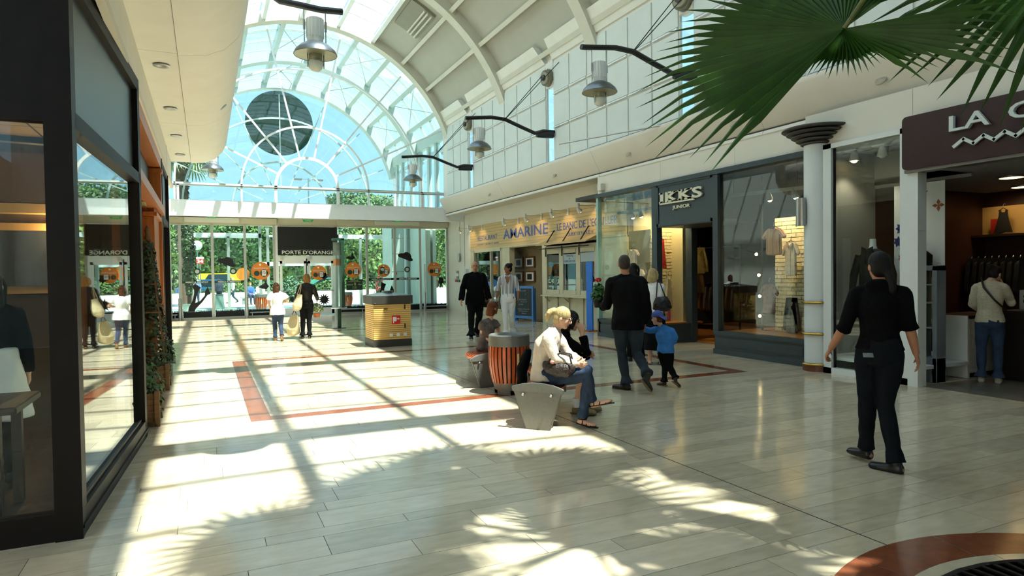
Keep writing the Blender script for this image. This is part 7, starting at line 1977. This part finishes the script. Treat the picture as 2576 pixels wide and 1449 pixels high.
# cars
def car(x, y, rz, mat, lab, van=False):
    t = thing('car', lab, 'car', (x, y, 0), rz)
    h = 1.9 if van else 1.45
    body = [(-2.1, .35), (2.1, .35), (2.15, .6), (2.0, .8), (1.2, .92), (.6, h), (-1.0, h), (-1.75, .98), (-2.1, .9)] if not van else [(-2.2, .35), (2.2, .35), (2.2, 1.0), (1.7, 1.15), (1.2, h), (-2.1, h), (-2.2, 1.2)]
    MB().prism(body, (0, -.8, 0), (1, 0, 0), (0, 0, 1), -1.6).build('body', mat, t, bevel=0.06, local=True)
    win = [(1.05, .95), (.52, h-.08), (-.95, h-.08), (-1.5, 1.0)]
    for yy, d in ((-.812, .01), (.802, .01)): MB().prism(win, (0, yy, 0), (1, 0, 0), (0, 0, 1), -d).build('side_window', M('car_window', (40, 60, 70), 0.1, metal=0.4), t, local=True)
    for wx in (-1.35, 1.35):
        for yy in (-.82, .62): MB().cyl((wx, yy, .32), (wx, yy+.2, .32), .32, n=18).build('wheel', black, t, local=True)
        for yy in (-.83, .82): MB().cyl((wx, yy, .32), (wx, yy+.01, .32), .18, n=14).build('hub_cap', steel, t, local=True)
    for yy in (-.6, .6): MB().ball((2.12, yy, .7), (.05, .16, .08)).build('headlight', wht, t, local=True)
car(0.3, 48.6, 0.1, M('car_blue', (70, 120, 170), 0.25, metal=0.4), 'blue car parked behind the hedge under the red 34 sign')
car(8.6, 50.5, 0.1, M('car_teal', (90, 170, 150), 0.25, metal=0.4), 'pale teal car parked behind the centre doors')
car(1.0, 58, 0.2, M('car_yellow', (220, 190, 50), 0.3), 'yellow van parked at the back of the car park', van=True)
car(13.5, 52, 0.0, M('car_red', (180, 50, 50), 0.3), 'red car half hidden by the pale leafed trees')
# people outside
lv = 0.03
person('man outside with pale shirt leaning near the cut-out legs', (-0.5, 43), 1.7, face=-100, hair=('crop', 'brown'), top=dict(mat=cloth('out_blue', (120, 140, 180)), e=0.02), bottom=dict(mat=denim, e=0.015), shoes=dict(mat=shoeb), vox=lv, seed=21)
person('man outside in dark jacket turned away by the concrete bin', (0.72, 42.5), 1.5, hair=('crop', 'brown'), top=dict(mat=cloth('out_navy', (40, 46, 66)), e=0.03), bottom=dict(mat=denimd, e=0.015), shoes=dict(mat=shoeb), vox=lv, seed=22)
person('person outside in pale top and jeans walking along the paving', (1.5, 43.2), 1.55, face=180, J=dict(knL=(-.09, .2, .45), anL=(-.09, .25, .08), toL=(-.09, .42, .03), knR=(.09, 0, .42), anR=(.09, -.25, .15), toR=(.09, -.12, .03)), hair=('bob', 'blond'), top=dict(mat=cloth('out_pale', (220, 222, 206)), e=0.02), bottom=dict(mat=denim, e=0.015), shoes=dict(mat=shoeb), vox=lv, seed=23)
SIT = dict(pel=(0, 0, .5), waist=(0, 0, .64), chest=(0, .02, .84), neck=(0, .04, 1.02), head=(0, .06, 1.16), shL=(-.17, .03, .97), shR=(.17, .03, .97), elL=(-.22, .1, .72), elR=(.22, .1, .72), wrL=(-.1, .3, .62), wrR=(.1, .3, .62), hipL=(-.09, .02, .47), hipR=(.09, .02, .47), knL=(-.1, .45, .48), knR=(.1, .45, .48), anL=(-.1, .45, .08), anR=(.1, .45, .08), toL=(-.1, .63, .03), toR=(.1, .63, .03))
person('seated person outside in blue beside the barrel bin', (2.3, 40.5), 1.6, face=-75, J=SIT, hair=('bob', 'darkblond'), top=dict(mat=cloth('out_blue2', (70, 110, 190)), e=0.02), bottom=dict(mat=denim, e=0.015), shoes=dict(mat=shoeb), vox=lv, seed=24)
person('seated person outside in white beside the one in blue', (2.85, 40.6), 1.6, face=-80, J=SIT, hair=('bob', 'blond'), top=dict(mat=whitec, e=0.02), bottom=dict(mat=denimd, e=0.015), shoes=dict(mat=shoeb), vox=lv, seed=25)
ob = thing('outdoor_bench', 'simple stone bench under the two seated people outside', 'bench', (2.5, 40.6, 0))
MB().box(1.8, 3.3, 40.4, 40.9, .36, .43).build('seat', M('concrete_pale', (160, 176, 168), 0.8, n=(6, 0.08)), ob)
for x in (2.0, 3.1): MB().box(x-.1, x+.1, 40.45, 40.85, 0, .36).build('support', M('concrete_rim', (130, 146, 140), 0.8), ob)
# ================================================================ palms
palmg = M('palm_green', (50, 88, 24), 0.5, n=(8, 0.3), rnd=0.22, spec=0.3)
palmo = M('palm_outdoor', (70, 104, 50), 0.5, rnd=0.3)
petm = M('petiole_green', (112, 122, 58), 0.5, n=(6, 0.3))
def fan_leaf(mb, hub, axis, nrm, R, n=44, spread=150, droop=0.25, split=0.55, back=0.5, lenf=None):
    """fan of folded segments round the hub; axis = main direction, nrm = blade normal"""
    hub, axis, nrm = Vector(hub), Vector(axis).normalized(), Vector(nrm)
    nrm = (nrm-axis*nrm.dot(axis)).normalized()
    sd = axis.cross(nrm)
    da = 2*spread/n
    for k in range(n):
        a = -spread+da*(k+0.5)
        f = abs(a)/spread
        L = R*(1-back*f**2.2 if lenf is None else lenf(a))*random.uniform(0.93, 1.04)
        def pt(ang, r, lift=0):
            d = axis*cos(rad(ang))+sd*sin(rad(ang))
            return hub+d*r+nrm*(lift-droop*R*(r/R)**2.2)
        r1 = L*split
        w = da*0.52
        tip = pt(a+random.uniform(-1, 1), L)+Vector((0, 0, -L*0.06*random.random()))
        a0, a1 = a-w, a+w
        q = L*0.78
        h = 0.011*R
        mb.add([hub, pt(a0, r1, -h), pt(a, r1, h), pt(a1, r1, -h), pt(a-w*0.42, q, -h*0.5), pt(a, q, h*0.3), pt(a+w*0.42, q, -h*0.5), tip],
               [(0, 1, 2), (0, 2, 3), (1, 4, 5, 2), (2, 5, 6, 3), (4, 7, 5), (5, 7, 6)])
    return mb
pt_ = thing('palm_tree', 'fan palm rising from the iron grate with leaves hanging into view', 'palm tree', (CX, CY, 0))
TZ = 6.6
def TR(z): return Vector((CX+.12*sin(z*.4), CY+.05*z/TZ, z))
MB().loft([TR(0), TR(.4), TR(2), TR(4), TR(5.5), TR(TZ), TR(TZ+.3)], [.3, .2, .16, .15, .15, .14, .1], n=14).build('trunk', barkm, pt_, smooth=True)
for k in range(44):
    z = 0.5+0.135*k
    a = k*2.4
    d = Vector((cos(a), sin(a), .5))
    MB().beam(TR(z)+d*.1, TR(z)+d*.25, .07, .02).build('leaf_base', barkm, pt_)
def frond(hub, axis, nrm, R, root=TZ, arch=.22, **k):
    hub = Vector(hub)
    top = TR(root)
    mid = (top+hub)/2+Vector((0, 0, arch*(hub-top).length))
    lf_ = fan_leaf(MB(), hub, axis, nrm, R, **k).build('fan_leaf', palmg, pt_)
    MB().loft([top, top.lerp(mid, .6), mid, mid.lerp(hub, .6), hub], [.03, .022, .018, .014, .012], n=8).build('petiole', petm, lf_, smooth=True)
# leaf in view at the top of the picture, then the one at its edge, then the crown around
HUB1 = Vector((2.99, 2.33, 2.83))
def LF(a):
    if a < -118: return .72+.1*sin(a*.1)
    if a < -100: return .5
    if a < -32: return .3
    if a < -8: return .9+.1*(a+32)/24
    return 1.0-.12*max(0, (a-20)/140)
frond(HUB1, (-.72, .55, -.36), (-.21, -.71, .66), 1.1, root=4.4, arch=.12, n=64, spread=160, droop=.08, split=.66, lenf=LF)
frond((3.9, 1.76, 3.2), (-.62, .42, -.64), (-.21, -.71, .66), 0.95, root=4.6, arch=.12, n=48, spread=140, droop=.12, split=.55)
random.seed(11)
for k in range(17):
    a = rad(360/17*k+8)
    el = (-.5, 0.3, 0.85)[k % 3]
    r = (1.55, 1.6, 1.1)[k % 3]
    top = TR(TZ)
    hub = Vector((top.x+r*cos(a), top.y+r*sin(a), TZ+.35+el))
    ax = Vector((cos(a), sin(a), -.3+.3*el))
    frond(hub, ax, (-.3*cos(a), -.3*sin(a), 1), random.uniform(.95, 1.12), n=34, spread=135, droop=.25)
for k in range(9):
    a = rad(40*k+20)
    if 215 < 40*k+20 < 345: continue
    top = TR(TZ)
    r = (.45, .75, .6)[k % 3]
    frond((top.x+r*cos(a), top.y+r*sin(a), TZ+1.0+.2*(k % 2)), (cos(a), sin(a), .1), (-.3*cos(a), -.3*sin(a), 1), 1.05, n=34, spread=150, droop=.25)
# palm outdoors
po = thing('palm_tree', 'tall palm outdoors seen through the fan window by the bulkhead', 'palm tree', (-1.0, 40, 0))
MB().loft([(-.95, 40, 0), (-1.05, 40, 4), (-1.1, 40, 8.1)], [.3, .26, .3], n=12).build('trunk', barkm, po, smooth=True)
def fb():
    z = random.uniform(3, 8.2)
    a = random.uniform(0, 2*PI)
    return (-1.05+.3*cos(a), 40+.3*sin(a), z), (cos(a), sin(a), .6)
leaves(MB(), fb, 420, .34, .3).build('trunk_thatch', M('thatch', (96, 84, 64), 0.9, rnd=.3), po)
for k in range(24):
    a = rad(15*k+5)
    el = (-.5, .2, .9, 1.3)[k % 4]
    r = 1.0
    hub = Vector((-.95+r*cos(a), 40+r*sin(a), 8.3+el*.7))
    MB().loft([(-1.05, 40, 8.1), (-.95+.5*cos(a), 40+.5*sin(a), 8.35+el*.5), hub], .035, n=6).build('petiole', petm, po)
    fan_leaf(MB(), hub, (cos(a), sin(a), -.35+el*.4), (-.2*cos(a), -.2*sin(a), 1), 1.05, n=18, spread=110, droop=.5, split=.45, back=.4).build('fan_leaf', palmo, po)
# ================================================================ rooms: each wall, floor and ceiling piece stands on its own
def unroom(root, lab):
    for i, ch in enumerate(list(root.children)):
        ch.parent = None
        base = ch.name.split('.')[0]
        if base == 'ceiling_tile': continue
        ch.name = base if base.split('_')[-1] in ('wall', 'floor', 'ceiling') else 'trim_'+base
        tag(ch, lab % base.replace('_', ' '), None, None, 'structure')
    tiles_ = [c for c in COL.objects if c.name.startswith('ceiling_tile')]
    host = [c for c in COL.objects if c.name.startswith('trim_ceiling_void')]
    if host and root.name == 'wall_cafe':
        for c in tiles_: c.parent = host[0]
    bpy.data.objects.remove(root)
unroom(rm, '%s of the dim cafe behind the dark glass')
unroom(ins, '%s inside the slate blue clothes shop')
unroom(bi, '%s inside the burgundy sign boutique')
scene.collection.children.link(COL)
